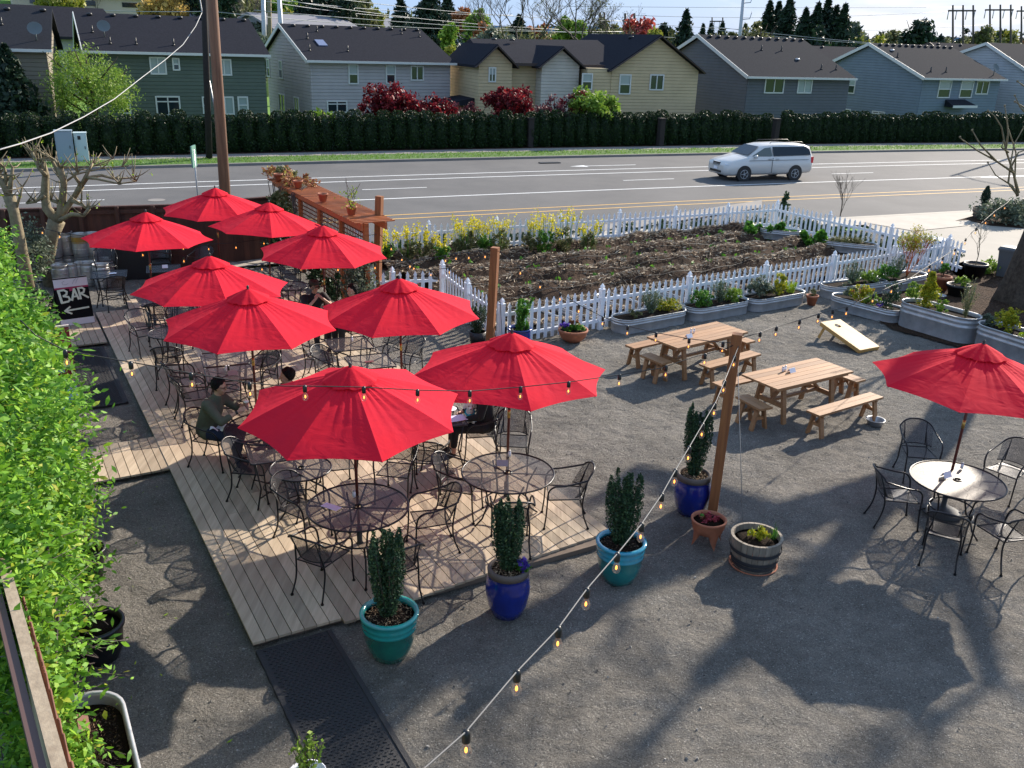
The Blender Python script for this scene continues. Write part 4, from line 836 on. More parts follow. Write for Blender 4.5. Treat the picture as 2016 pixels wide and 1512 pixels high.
wood('dark low evergreens behind the slate and blue roofs',1480,2060,240,54,M_conifer,34,.5)
tl=MB(); C_=[]
for i in range(420):
    x=-60+i*5.2+nr.randn()*3; Y=330+nr.randn()*25; px_=nr.uniform(-200,2300); p=atY(px_,80,Y); z=terr(p.x,p.y); hh=4+3*nr.rand(); C_.append(clumps(60,(p.x,p.y,z+hh*.5),(5,4,hh*.6),5,2.2))
tl.leaves(np.concatenate(C_),1.1); o=obj('far_treeline',tl,[M_olive]); tag(o,'continuous distant treeline along the horizon','woods',kind='stuff')
rg=MB(); n=60; X_=[-2600+5600*i/n for i in range(n+1)]
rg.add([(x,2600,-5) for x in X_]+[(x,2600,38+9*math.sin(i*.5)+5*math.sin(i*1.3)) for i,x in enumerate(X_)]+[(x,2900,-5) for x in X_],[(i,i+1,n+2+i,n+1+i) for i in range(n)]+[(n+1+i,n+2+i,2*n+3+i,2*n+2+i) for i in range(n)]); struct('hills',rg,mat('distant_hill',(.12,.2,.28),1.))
# ---------------- power line towers and cables ----------------
def hframe(label,px0,px1,ytop,ybot,Y,nleg=3):
    b=atY((px0+px1)/2,ybot,Y); gz=terr(b.x,b.y); r=thing('transmission_tower',label,'transmission tower',(b.x,b.y,gz)); Ls=[]
    for k in range(nleg):
        x=px0+(px1-px0)*k/(nleg-1); t_=atY(x,ytop,Y)-Vector((b.x,b.y,gz)); bb=atY(x,ybot,Y)-Vector((b.x,b.y,gz)); d=t_-bb; bb=bb-d*(bb.z/d.z); mb=MB(); mb.tube([bb,t_],[.28,.18],6); obj('leg',mb,M_twig,r); Ls.append((bb,t_))
    mb=MB(); a,b2=Ls[0][1],Ls[-1][1]; e=(b2-a)*.18; dz=Vector((0,0,-1.0)); mb.beam(a-e+dz,b2+e+dz,.25,.3); 
    if nleg>2: mb.beam(a*.6+Ls[0][0]*.4,Ls[1][0]*.85+Ls[1][1]*.15,.12,.12); mb.beam(Ls[-1][1]*.6+Ls[-1][0]*.4,Ls[1][0]*.7+Ls[1][1]*.3,.12,.12)
    obj('crossarm',mb,M_twig,r); mb=MB()
    for f in (-.15,.25,.75,1.15): q=a+(b2-a)*f+dz; mb.tube([q,q+Vector((0,0,-1.6))],.09,5)
    obj('insulator',mb,M_galv,r)
hframe('three legged H frame transmission tower right of the broad fir',1876,1916,10,95,190)
hframe('three legged H frame transmission tower near the right edge',1949,1990,9,90,200)
hframe('cut off transmission tower at the right edge',2011,2050,12,70,215,2)
hframe('two legged wooden H frame in front of the pink red tree',1231,1249,26,80,150,2)
hframe('distant two legged H frame left of the tall steel pole',1402,1423,34,72,260,2)
hframe('two legged wooden frame behind the second bare tree',1182,1190,24,80,190,2)
for lab,x0,y0,x1,y1,Y in (('tall pale steel pole rising behind the slate house ridge',1469,-60,1456,76,135),('pale steel pole behind the left end of the grey roof',546,-60,553,55,95),('thin wooden pole left of the pale steel pole',516,-60,521,95,100),('second thin wooden pole left of the grey house',530,-50,531,80,108)):
    a=atY(x0,y0,Y); b=atY(x1,y1,Y); d=a-b; b=b-d*((b.z-terr(b.x,b.y))/d.z); r=thing('steel_pole',lab,'pole',b); mb=MB(); mb.tube([(0,0,0),a-b],[.30,.2],8); obj('shaft',mb,M_galv if 'steel' in lab else M_barklt,r)
    if 'tall' in lab:
        mb=MB()
        for yy in (8,40,72): 
            q=atY(1465-(yy/20),max(yy-2,2),Y)-b; mb.tube([q,q+Vector((.9,0,.1)),q+Vector((1.1,0,1.0))],.06,4)
        obj('arms',mb,M_galv,r)
ci=0
for (x0,y0,Z0,x1,y1,Z1,sag,lab) in ((500,-6,95,1010,30,150,8,'highest'),(620,-8,95,1240,42,150,9,'second highest'),(520,2,95,930,40,150,8,'third highest'),(560,0,95,1100,58,150,8,'long sagging'),(430,24,90,1230,62,150,12,'lowest long'),(500,20,90,1700,86,170,10,'lowest right hand'),
  (1240,30,150,1876,22,190,8,'top right hand'),(1100,12,150,1900,14,190,2,'nearly level'),(1250,45,150,1952,48,190,14,'middle right hand'),(1400,52,140,2016,104,110,6,'lower right hand'),(1400,58,140,2016,96,110,9,'lowest drooping right hand'),(60,12,120,430,22,95,5,'left hill')):
    pts=[atZ(x0+(x1-x0)*k/10,y0+(y1-y0)*k/10+sag*4*(k/10)*(1-k/10),Z0+(Z1-Z0)*k/10) for k in range(11)]
    cable('power_line',pts,.035,mat('line_wire',(.30,.31,.33),.5),lab+' thin power line crossing behind the houses','power line','power lines crossing the sky')
# ---------------- van ----------------
def van():
    pA=at(1468,357,-.02); pB=at(1560,355,-.02); d=(pA-pB).normalized(); ang=math.atan2(d.y,d.x); c=(pA+pB)/2; side=Vector((-d.y,d.x,0))
    r=thing('minivan','silver minivan driving left on the road with roof rails and dark rear windows','van',(c.x,c.y,-.02),ang); r.location=Vector((c.x,c.y,-.02))+Vector((d.y,-d.x,0))*.97
    paint=mat('silver_paint',(.62,.60,.56),.34,.1,coat=.4); gl=mat('van_glass',(.012,.016,.02),.1,spec=.45)
    # local: +x forward (front), y: -side is the near side? near flank at y=+.82
    prof=[(2.58,.46,.70,.60),(2.56,.34,.80,.74),(2.46,.27,.88,.86),(2.20,.26,.97,.94),(1.7,.28,1.08,.96),(1.3,.30,1.18,.97),(.5,.30,1.22,.97),(-.6,.30,1.22,.97),(-1.8,.32,1.22,.97),(-2.3,.36,1.20,.95),(-2.48,.40,1.12,.91),(-2.56,.48,.90,.84)]
    mb=MB(); ring=[]
    for x,zb,zt,w_ in prof:
        zm=(zb+zt)/2; R_=[(x,-w_*.90,zb),(x,-w_,zb+.12),(x,-w_*1.0,zm),(x,-w_*.97,zt-.05),(x,-w_*.88,zt),(x,0,zt+.03),(x,w_*.88,zt),(x,w_*.97,zt-.05),(x,w_,zm),(x,w_,zb+.12),(x,w_*.90,zb),(x,0,zb)]; ring.append(R_)
    V=[p for R_ in ring for p in R_]; n=12; Fc=[(i*n+k,i*n+(k+1)%n,(i+1)*n+(k+1)%n,(i+1)*n+k) for i in range(len(ring)-1) for k in range(n)]; Fc+=[tuple(range(n))[::-1],tuple((len(ring)-1)*n+k for k in range(n))]; mb.add(V,Fc,0,True)
    # cabin
    cab=[(1.35,1.17,.86),(.55,1.66,.72),(.1,1.74,.68),(-1.0,1.77,.68),(-2.0,1.74,.68),(-2.38,1.62,.70),(-2.52,1.15,.86)]
    V=[];Fc=[]
    low=[(1.35,1.14,.86),(.9,1.16,.90),(.1,1.16,.92),(-1.0,1.16,.92),(-2.0,1.16,.90),(-2.4,1.14,.88),(-2.52,1.1,.86)]
    for (x,z,w_),(xl,zl,wl) in zip(cab,low): V+=[(xl,-wl,zl),(x,-w_,z-.06),(x,-w_*.85,z),(x,0,z+.02),(x,w_*.85,z),(x,w_,z-.06),(xl,wl,zl)]
    for i in range(6):
        for k in range(6): Fc.append((i*7+k,i*7+k+1,(i+1)*7+k+1,(i+1)*7+k))
    Fc.append(tuple(42+k for k in range(7))); mb.add(V,Fc,0,True); obj('body',mb,paint,r)
    def panel(pts,M,name,off=.012,par=None):
        mb=MB(); P=[Vector(p) for p in pts]; nrm=(P[1]-P[0]).cross(P[2]-P[0]).normalized(); 
        if nrm.dot(sum(P,Vector())/len(P)-Vector((-.5,0,.9)))<0: nrm=-nrm
        mb.add([p+nrm*off for p in P],[tuple(range(len(P)))]); return obj(name,mb,M,par or r)
    for s in (1,-1):
        panel([(1.12,s*.885,1.22),(.40,s*.765,1.58),(.04,s*.76,1.62),(-.02,s*.925,1.2)],mat('van_side_glass',(.06,.085,.075),.08,spec=.9),'side_window',.02)
        panel([(-.10,s*.925,1.2),(-.06,s*.755,1.64),(-2.05,s*.755,1.64),(-2.28,s*.80,1.50),(-2.33,s*.89,1.24)],gl,'rear_side_window',.02)
        mb=MB(); mb.sphere((.98,s*1.03,1.20),.11,10,sc=(.8,1,.75)); obj('wing_mirror',mb,paint,r)
        mb=MB(); mb.sphere((2.36,s*.74,.80),.15,14,sc=(1.15,.85,.50)); obj('headlight',mb,mat('headlight_glass',(.7,.75,.8),.08,.3),r)
        mb=MB(); mb.box((-2.46,s*.86,1.0),(.14,.12,.30)); obj('tail_light',mb,mat('tail_red',(.7,.03,.04),.25),r)
        mb=MB(); mb.tube([(.0,s*.60,1.80),(-.1,s*.60,1.86),(-1.9,s*.60,1.86),(-2.0,s*.60,1.79)],.018,5); obj('roof_rail',mb,M_black,r)
        mb=MB(); mb.beam((1.3,s*.975,1.0),(-2.2,s*.982,1.03),.012,.016); mb.beam((-.05,s*.985,.4),(-.05,s*.985,1.14),.014,.018); obj('trim_line',mb,M_castiron,r)
        for hx in (.12,-.32): mb=MB(); mb.box((hx,s*.99,1.07),(.17,.03,.04)); obj('door_handle',mb,M_galv,r)
        for x in (1.52,-1.48):
            mb=MB(); mb.tube([(x,s*.72,.34),(x,s*.965,.34)],.345,22,smooth=False); wh=obj('wheel',mb,M_rubber,r)
            mb=MB(); mb.tube([(x,s*.955,.34),(x,s*.985,.34)],.06,10)
            for k in range(5): a=k*2*math.pi/5; mb.beam((x,s*.975,.34),(x+.21*math.cos(a),s*.975,.34+.21*math.sin(a)),.02,.10,up=(0,1,0))
            mb.tube([(x+.215*math.cos(a),s*.975,.34+.215*math.sin(a)) for a in np.linspace(0,6.283,20)[:-1]],.018,5,closed=True); obj('rim',mb,M_galv,wh)
            mb=MB(); mb.tube([(x,s*.95,.36),(x,s*.982,.36)],.41,24,smooth=False); obj('wheel_arch',mb,M_black,r)
    panel([(1.30,-.78,1.23),(1.30,.78,1.23),(.62,.63,1.63),(.62,-.63,1.63)],gl,'windscreen',.03)
    panel([(-2.52,-.75,1.2),(-2.52,.75,1.2),(-2.42,.62,1.6),(-2.42,-.62,1.6)],gl,'rear_window',.03)
    mb=MB()
    for z in (.74,.82,.90): mb.box((2.56,0,z-.02),(.10,.56,.025))
    obj('grille',mb,M_galv,r); mb=MB(); mb.box((2.575,0,.44),(.06,1.0,.10)); mb.box((2.545,0,.79),(.06,.60,.16)); obj('air_intake',mb,M_black,r)
    mb=MB(); mb.box((2.60,0,.60),(.02,.32,.15)); obj('licence_plate',mb,M_paper,r)
van()
p=Vector((37.4,67.9,.09)); r=thing('street_lamp','tall street lamp just off the right edge whose shadow crosses the road','street lamp',p,0); mb=MB(); mb.tube([(0,0,0),(0,0,11.2)],[.16,.09],8); obj('pole',mb,M_galv,r); mb=MB(); mb.tube([(0,0,10.6),(.8,-1.2,11.3),(1.6,-2.6,11.5)],.05,6); mb.box((1.8,-2.9,11.5),(.3,.75,.12),rz=.55); obj('arm',mb,M_galv,r)
# ---------------- umbrellas ----------------
RU=1.34
def make_umbrella():
    r=thing('patio_umbrella','x','umbrella',(0,0,0),0,'red patio umbrellas')
    # origin at the table level axis; apex at z=1.70 above origin (2.54 above ground datum .84)
    zt=1.66; dr=.50
    mb=MB(); nu=16; nv=16; V=[];Fc=[]
    def cp_(k,u,v):
        th=(k+u)*math.pi/4; half=math.pi/8; a=(u-.5)*2*half
        rr=RU*math.cos(half)/math.cos(a)-.055*(1-(2*u-1)**2)*v
        rr*=v; z=zt-dr*(.80*v+.20*v*v)
        sag=.030*(1-(2*u-1)**2)*math.sin(math.pi*min(1,v*1.02))
        wr=.014*math.sin(u*31+k*2.3+v*3)*math.sin(math.pi*u)*(1-v)+.004*math.sin(u*51+k)*math.sin(math.pi*u)*v*(1-v)*3
        return (rr*math.cos(th),rr*math.sin(th),z-sag*v+wr)
    for k in range(8):
        o=len(V); V+=[cp_(k,i/nu,.03+.97*j/nv) for j in range(nv+1) for i in range(nu+1)]
        Fc+=[(o+j*(nu+1)+i,o+(j+1)*(nu+1)+i,o+(j+1)*(nu+1)+i+1,o+j*(nu+1)+i+1) for j in range(nv) for i in range(nu)]
    mb.add(V,Fc,0,True)
    obj('canopy',mb,M_cloth,r)
    mb=MB(); V=[];Fc=[]; n=64
    for j in range(7):
        v=j/6
        for i in range(n):
            a=i/n*2*math.pi; rr=.03+.29*v*(1+.05*math.cos(8*a))+.004*v*math.sin(a*13); V.append((rr*math.cos(a),rr*math.sin(a),zt+.070-.132*v-.02*v*v+.009*v*v*math.sin(a*13+1)*math.sin(a*3+.5)))
    for j in range(6):
        for i in range(n): Fc.append((j*n+i,(j+1)*n+i,(j+1)*n+(i+1)%n,j*n+(i+1)%n))
    mb.add(V,Fc,0,True); obj('vent_cap',mb,M_cloth2,r)
    mb=MB(); mb.lathe([(.016,zt+.04),(.028,zt+.06),(.014,zt+.08),(.022,zt+.10),(.012,zt+.125),(0,zt+.13)],10); obj('finial',mb,M_castiron,r)
    mb=MB(); mb.tube([(0,0,-.80),(0,0,zt+.03)],.019,10); pl=obj('pole',mb,M_polew,r)
    mb=MB(); mb.tube([(0,0,.50),(0,0,.62)],.0225,10); obj('ferrule',mb,M_brass,pl)
    for k in range(8):
        a=k*math.pi/4; c,s=math.cos(a),math.sin(a); mb=MB(); mb.tube([(.03*c,.03*s,zt-.04),(.7*c,.7*s,zt-.285),(RU*.985*c,RU*.985*s,zt-dr-.012)],.009,5); mb.tube([(.03*c,.03*s,zt-.55),(.72*c,.72*s,zt-.31)],.007,4); obj('rib',mb,M_polew,r)
    mb=MB(); mb.lathe([(.05,zt-.58),(.05,zt-.52)],10); obj('runner',mb,M_polew,r)
    mb=MB(); mb.lathe([(.27,-.83),(.27,-.805),(.22,-.78),(.06,-.76),(.035,-.72),(.035,-.5),(0,-.5)],26); obj('base',mb,M_castiron,r)
    return proto(r)
U0=make_umbrella(); first=True
UM=[(-1.892,10.142,.0,.411,-.007,-.070,'large red umbrella nearest the camera on the deck, bulb string across its top'),
(-.029,11.609,-.02,.203,.003,-.011,'red umbrella at the right edge of the deck over the woman with the dog'),
(6.265,11.672,.02,.226,.023,.002,'red umbrella alone on the gravel at the right, over the pale round table'),
(-1.857,14.335,-.02,.597,-.013,-.018,'red umbrella beside the middle timber post, right of the centre of the deck'),
(-4.042,13.324,.0,.715,.006,-.018,'red umbrella in the middle of the deck above the man in the olive shirt'),
(-5.296,15.326,.0,.511,.012,.012,'red umbrella partly hidden behind the middle deck umbrella, right of the bar sign'),
(-3.977,18.367,.0,.666,.019,-.021,'red umbrella at the pergola, above the man in the cap'),
(-7.882,19.11,.0,.985,.018,.02,'red umbrella at the far left in front of the kegs'),
(-5.75,20.75,.0,1.086,.035,.038,'red umbrella half hidden behind the pergola umbrella'),
(-7.526,22.633,.0,.764,.021,-.014,'farthest red umbrella at the foot of the utility pole')]
def setU(o,x,y,dz,rot,tx,ty):
    z=Vector((tx,ty,1)).normalized(); q=Vector((0,0,1)).rotation_difference(z); o.rotation_mode='XYZ'; o.rotation_euler=(q.to_matrix()@Matrix.Rotation(rot,3,'Z')).to_euler(); o.location=(x,y,.84+dz)
for i,(x,y,dz,rot,tx,ty,lab) in enumerate(UM):
    o=U0 if i==0 else dup(U0,(0,0,0)); o['label']=lab; setU(o,x,y,dz,rot,tx,ty)
# ---------------- tables ----------------
def iron_legs(rr,h,r):
    for k in range(4):
        a=k*math.pi/2+.5; c,s=math.cos(a),math.sin(a); mb=MB(); mb.tube([(rr*.72*c,rr*.72*s,h),(rr*.52*c,rr*.52*s,h*.72),(rr*.46*c,rr*.46*s,h*.45),(rr*.6*c,rr*.6*s,h*.15),(rr*.78*c,rr*.78*s,.012)],.0125,6); obj('leg',mb,M_iron,r)
def round_table(rad,name='round_table'):
    r=thing(name,'x','table',(0,0,0),0,'black mesh patio tables'); h=.72
    mb=MB(); mb.lathe([(.04,h),(rad-.01,h)],48,smooth=False); mb.f=[f for f in mb.f if len(f)==4]; mb.m=[0]*len(mb.f); mb.sm=[False]*len(mb.f); obj('tabletop',mb,M_mesh,r)
    mb=MB(); mb.tube([(rad*math.cos(a),rad*math.sin(a),h) for a in np.linspace(0,2*math.pi,49)[:-1]],.013,6,closed=True); obj('rim',mb,M_iron,r)
    mb=MB()
    for k in range(8): a=k*math.pi/4; mb.beam((.04*math.cos(a),.04*math.sin(a),h-.014),(rad*math.cos(a),rad*math.sin(a),h-.014),.022,.012)
    mb.tube([(.05*math.cos(a),.05*math.sin(a),h+.002) for a in np.linspace(0,2*math.pi,17)[:-1]],.012,5,closed=True); obj('support_bars',mb,M_iron,r)
    iron_legs(rad,h-.01,r)
    mb=MB(); mb.tube([(rad*.47*math.cos(a),rad*.47*math.sin(a),h*.42) for a in np.linspace(0,2*math.pi,33)[:-1]],.012,6,closed=True); obj('ring',mb,M_iron,r)
    return proto(r)
def rect_table(wx,wy):
    r=thing('square_table','x','table',(0,0,0),0,'black mesh patio tables'); h=.72; cr_=.05
    pts=[]
    for cx,cy,a0 in ((wx/2-cr_,wy/2-cr_,0),(-wx/2+cr_,wy/2-cr_,1),(-wx/2+cr_,-wy/2+cr_,2),(wx/2-cr_,-wy/2+cr_,3)):
        for q in range(4): a=(a0+q/3)*math.pi/2; pts.append((cx+cr_*math.cos(a),cy+cr_*math.sin(a),h))
    mb=MB(); mb.add(pts,[tuple(range(len(pts)))]); obj('tabletop',mb,M_mesh,r)
    mb=MB(); mb.tube(pts,.012,6,closed=True); obj('rim',mb,M_iron,r)
    mb=MB(); mb.beam((-wx/2,-wy/2+.05,h-.02),(wx/2,wy/2-.05,h-.02),.02,.01); mb.beam((-wx/2,wy/2-.05,h-.033),(wx/2,-wy/2+.05,h-.033),.02,.01); obj('support_bars',mb,M_iron,r)
    for sx in (-1,1):
        for sy in (-1,1): mb=MB(); mb.tube([(sx*(wx/2-.06),sy*(wy/2-.06),h-.01),(sx*(wx/2-.12),sy*(wy/2-.12),h*.4),(sx*(wx/2-.05),sy*(wy/2-.05),.01)],.012,6); obj('leg',mb,M_iron,r)
    mb=MB(); mb.tube([(.2*math.cos(a),.2*math.sin(a),.16) for a in np.linspace(0,6.2832,21)[:-1]],.010,5,closed=True); mb.beam((-wx/2+.1,-wy/2+.1,.16),(wx/2-.1,wy/2-.1,.16),.014,.014); mb.beam((-wx/2+.1,wy/2-.1,.17),(wx/2-.1,-wy/2+.1,.17),.014,.014); obj('stretcher',mb,M_iron,r)
    return proto(r)
RT=round_table(.615); RS=round_table(.40,'round_table'); QT=rect_table(.76,.76)
DZ=.10
T={}
def put_table(key,pr,px,py,label,dz=DZ,rot=0,used=set()):
    p=at(px,py,dz+.72); pr_first=pr.name not in used
    o=pr if pr_first else dup(pr,(0,0,0)); used.add(pr.name); o.location=(p.x,p.y,dz); o.rotation_euler=(0,0,rot); o['label']=label; T[key]=Vector((p.x,p.y,0)); return o
put_table('1',RT,705,997,'large round black mesh table under the foreground umbrella, paper menu on it')
put_table('2',RT,1000,930,'large round black mesh table in front of the woman with the dog')
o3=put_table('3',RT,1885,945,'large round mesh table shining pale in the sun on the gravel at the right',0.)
for c_ in [c for c in bpy.data.objects if c.parent==o3 and c.name.startswith('tabletop')]: c_.data=c_.data.copy(); c_.data.materials[0]=M_meshglare
put_table('r1',QT,215,540,'square dark table in front of the kegs with a white menu card',rot=.36)
put_table('r2',QT,322,529,'square dark table below the far left umbrella, beside the black bin',rot=.36)
put_table('r3',QT,318,592,'square dark table half hidden below the umbrella right of the bar sign',rot=.36)
put_table('4',RS,335,655,'small round dark table at the left edge of the deck umbrella',rot=.3)
put_table('r4',QT,432,708,'rear one of the two square mesh tables pushed together mid deck',rot=.40)
put_table('r5',QT,452,735,'front one of the two square mesh tables, salt shakers on it, mid deck',rot=.40)
T['r4']=T['r5']+Vector((-.34,.69,0))*.0+ (T['r5']-T['r5']); 
o4=[o for o in bpy.data.objects if o.get('label','').startswith('rear one of the two')][0]; ax=Vector((-math.sin(.40),math.cos(.40),0)); o4.location=Vector((T['r5'].x,T['r5'].y,DZ))+ax*.785; T['r4']=Vector(o4.location)
put_table('r6',QT,688,677,'rear square mesh table with a white salt shaker below the centre right umbrella',rot=.42)
o=put_table('r7',QT,729,712,'front square mesh table with a dark red menu below the centre right umbrella',rot=.42)
put_table('5',RS,573,563,'round dark table behind the man in the cap',rot=.1)
put_table('6',RT,528,842,'round mesh table where the man in the olive shirt drinks beer')
put_table('7',QT,862,822,'square table with white papers in front of the woman with the dog',rot=.3)
put_table('8',QT,543,886,'square dark table just left of the foreground umbrella edge',rot=.4)
put_table('9',RS,592,921,'small round side table left below the foreground umbrella')
# ---------------- chairs ----------------
def make_chair():
    r=thing('mesh_armchair','x','chair',(0,0,0),0,'black mesh barrel back armchairs'); sh=.43
    mb=MB(); mb.grid(lambda u,v:((u-.5)*(.44-.06*(1-v)),(v-.5)*.44,sh-.014*math.sin(math.pi*u)*math.sin(math.pi*v)),6,6); obj('seat',mb,M_mesh,r)
    mb=MB(); s=.22; mb.tube([(-.22,.22,sh),(.22,.22,sh),(.19,-.22,sh),(-.19,-.22,sh)],.010,6,closed=True); obj('seat_frame',mb,M_iron,r)
    # front is +y ; back is -y
    def arc(a,z): return (.265*math.sin(a),-.10-.185*math.cos(a)-.16*max(0,(z-sh))*.9,z)
    mb=MB()
    def bk(u,v):
        a=(u-.5)*2*1.22; e=1-.30*abs(2*u-1)**2.2
        z=sh+.05+v*(.36*e); w_=1+.10*v
        return (.245*w_*math.sin(a),-.06-.19*math.cos(a)-.13*v,z)
    mb.grid(bk,12,6); obj('backrest',mb,M_mesh,r)
    mb=MB(); top=[bk(i/12,1.0) for i in range(13)]
    arm=lambda s_:[(s_*.275,.02,sh+.235),(s_*.27,.15,sh+.22),(s_*.258,.225,sh+.15),(s_*.242,.245,sh+.02)]
    mb.tube(cr_(list(reversed([(-x,y,z) for x,y,z in arm(1)]))+top+arm(1),3),.0125,7); obj('hoop_frame',mb,M_iron,r)
    mb=MB()
    for u in (.22,.78): mb.tube([bk(u,0),bk(u,.5),bk(u,1)],.008,5)
    mb.tube([bk(i/12,0) for i in range(13)],.008,5); obj('back_struts',mb,M_iron,r)
    for sx in (-1,1):
        mb=MB(); mb.tube(cr_([(sx*.24,.24,sh+.03),(sx*.235,.25,.2),(sx*.235,.27,.012)]),.0115,6); mb.lathe([(.02,0),(.02,.012)],8,(sx*.235,.27,0)); obj('leg',mb,M_iron,r)
        mb=MB(); mb.tube(cr_([bk(.5+sx*.28,.55),(sx*.20,-.23,sh-.02),(sx*.20,-.25,.2),(sx*.215,-.32,.012)]),.0115,6); mb.lathe([(.02,0),(.02,.012)],8,(sx*.215,-.32,0)); obj('leg',mb,M_iron,r)
    return proto(r)
C0=make_chair(); cused=[False]
def chair(px,py,to,label,dz=DZ,turn=0,z=.43,group=None,face=None):
    p=at(px,py,dz+z); t_=T[to] if isinstance(to,str) else Vector(to); d=Vector((t_.x-p.x,t_.y-p.y,0)); a=math.atan2(d.y,d.x)-math.pi/2+turn
    o=C0 if not cused[0] else dup(C0,(0,0,0)); cused[0]=True; o.location=(p.x,p.y,dz); o.rotation_euler=(0,0,a if face is None else face); o['label']=label; return o
CH_=[(635,1092,'1','mesh armchair front left of the foreground round table'),(595,1000,'1','mesh armchair behind left of the foreground round table'),(849,1020,'1','mesh armchair between the two big round tables, back to the right'),(775,1110,'1','mesh armchair with its back to the teal pot nearest the camera'),(780,925,'1','mesh armchair right behind the foreground round table'),(664,912,'1','mesh armchair below the front edge of the foreground umbrella, behind the round table'),
(905,955,'2','mesh armchair left of the round table nearest the woman with the dog'),(1111,970,'2','mesh armchair at the right edge of the deck'),(1010,868,'2','mesh armchair behind the round table on the gravel side'),(1008,1018,'2','mesh armchair behind the blue pot, back to the camera'),
(419,862,'6','mesh armchair the man in the olive shirt sits on'),(497,921,'8','mesh armchair just in front of the man in the olive shirt'),(575,815,'6','mesh armchair across the table from the man in the olive shirt'),
(385,779,'r5','mesh armchair behind the back of the man in the olive shirt'),(367,752,'r4','mesh armchair left of the two joined square tables'),(512,742,'r5','mesh armchair right of the two joined square tables'),(520,712,'r4','mesh armchair right of the rear joined square table'),
(331,712,'4','mesh armchair in front of the small round deck edge table'),(284,655,'4','mesh armchair left of the small round table, catching the sun'),(355,640,'4','mesh armchair mostly hidden behind the middle deck umbrella'),(316,625,'r3','mesh armchair at the near side of the half hidden square table'),(365,612,'r3','mesh armchair right of the half hidden square table'),
(224,571,'r1','mesh armchair on the near side of the table by the kegs'),(209,522,'r1','mesh armchair between the kegs and the table with the menu card'),(316,515,'r2','mesh armchair in front of the black bin'),(395,520,'r2','mesh armchair in the shade of the far left umbrella near the board fence'),
(631,702,'r6','mesh armchair left of the rear square table by the pergola umbrella pole'),(655,728,'r7','mesh armchair left of the table with the dark red menu'),(757,688,'r6','mesh armchair with its back to the sunlit gravel, rear one'),(800,708,'r7','mesh armchair right of the table with the dark red menu'),(640,640,'r6','mesh armchair the man in the cap sits on'),(704,635,'r6','mesh armchair of the dark haired guest by the picket fence'),
(948,848,'7','mesh armchair the woman with the dog sits on'),(845,900,'7','mesh armchair near the deck centre behind the foreground umbrella'),(572,535,'5','mesh armchair behind the rear round table near the pergola'),(540,585,'5','mesh armchair left of the rear round table')]
for c in CH_: chair(*c)
for c in [(1767,975,'3','mesh armchair left of the sunlit round table on the gravel'),(1808,890,'3','mesh armchair behind left of the sunlit round table'),(1984,925,'3','mesh armchair behind right of the sunlit round table'),(1862,1044,'3','mesh armchair in front of the sunlit round table, back to the camera'),(1976,1048,'3','mesh armchair cut by the right edge with its seat shining white')]: chair(*c,dz=0.)
# ---------------- small things on tables ----------------
def shaker(px,py,z,label,M=None):
    p=at(px,py,z); r=thing('salt_shaker',label,'shaker',p,0,'glass shakers on tables'); mb=MB(); mb.lathe([(.02,0),(.022,.06),(.016,.075)],10); obj('jar',mb,M or M_paper,r); mb=MB(); mb.lathe([(.017,.07),(.017,.09),(0,.095)],10); obj('lid',mb,M_galv,r)
def card(px,py,z,label,rz=.3,M=None,s=(.15,.09),tent=True):
    p=at(px,py,z); mb=MB(); 
    if tent: mb.beam((0,-.03,0),(0,0,.07),s[0],.002,up=(1,0,0)); mb.box((0,-.022,.035),(s[0],.002,.085),M=Matrix.Rotation(R(-30),3,'X')); mb.box((0,.022,.035),(s[0],.002,.085),M=Matrix.Rotation(R(30),3,'X')); mb.v=mb.v[8:]; mb.f=[tuple(i-8 for i in f) for f in mb.f[6:]]; mb.m=mb.m[6:]; mb.sm=mb.sm[6:]
    else: mb.box((0,0,.003),(s[0],s[1],.004))
    o=obj('menu_card',mb,M or M_paper,loc=p); o.rotation_euler=(0,0,rz); tag(o,label,'menu card')
TZ=.72+DZ+.012
shaker(1360,656,.76,'glass salt shaker on the rear picnic table'); shaker(1366,655,.76,'second glass shaker beside it on the rear picnic table'); card(1356,664,.76,'white folded menu card on the rear picnic table',.6)
shaker(1541,731,.76,'glass shaker on the front picnic table left of its card'); shaker(1546,729,.76,'second glass shaker closest to the card on the front picnic table'); card(1558,732,.76,'white folded menu card on the front picnic table',.6)
shaker(445,730,TZ,'white salt shaker on the joined square tables'); shaker(450,729,TZ,'dark pepper shaker on the joined square tables',M_castiron); card(458,737,TZ,'greyish folded card on the joined square tables',.4,mat('card_grey',(.4,.36,.38),.8))
shaker(693,672,TZ,'white salt shaker on the rear square table under the centre right umbrella'); card(727,712,TZ,'dark red menu card on the mesh table by the pot fence',.4,mat('card_red',(.12,.02,.03),.8),tent=False,s=(.16,.08))
card(222,538,TZ,'white card on the table in front of the kegs',.4,tent=False,s=(.16,.11)); card(325,527,TZ,'small white condiment holder card on the table by the black bin',.4,s=(.13,.1))
card(652,998,TZ,'pale violet white paper menu lying on the foreground round table',-.5,mat('paper_lilac',(.62,.60,.78),.8),tent=False,s=(.24,.11)); shaker(697,978,TZ,'glass shaker beside the pole on the foreground round table'); shaker(1003,898,TZ,'white shaker at the pole of the round table by the woman'); card(989,915,TZ,'violet grey folded card on the round table by the woman',0,mat('card_grey',(.4,.36,.38),.8))
shaker(1893,922,.735,'pale shaker by the pole of the sunlit table'); card(1862,938,.735,'dark backed folded card on the sunlit round table',.5)
card(898,824,TZ,'sheet of white paper on the table by the dog',.5,mat('paper_lilac'),tent=False,s=(.30,.22))
mb=MB(); p=at(884,806,TZ); mb.lathe([(.09,0),(.12,.015),(.11,.018),(.08,.006),(0,.006)],20,p); tag(obj('plate',mb,M_paper),'white plate with food on the table by the dog','plate')
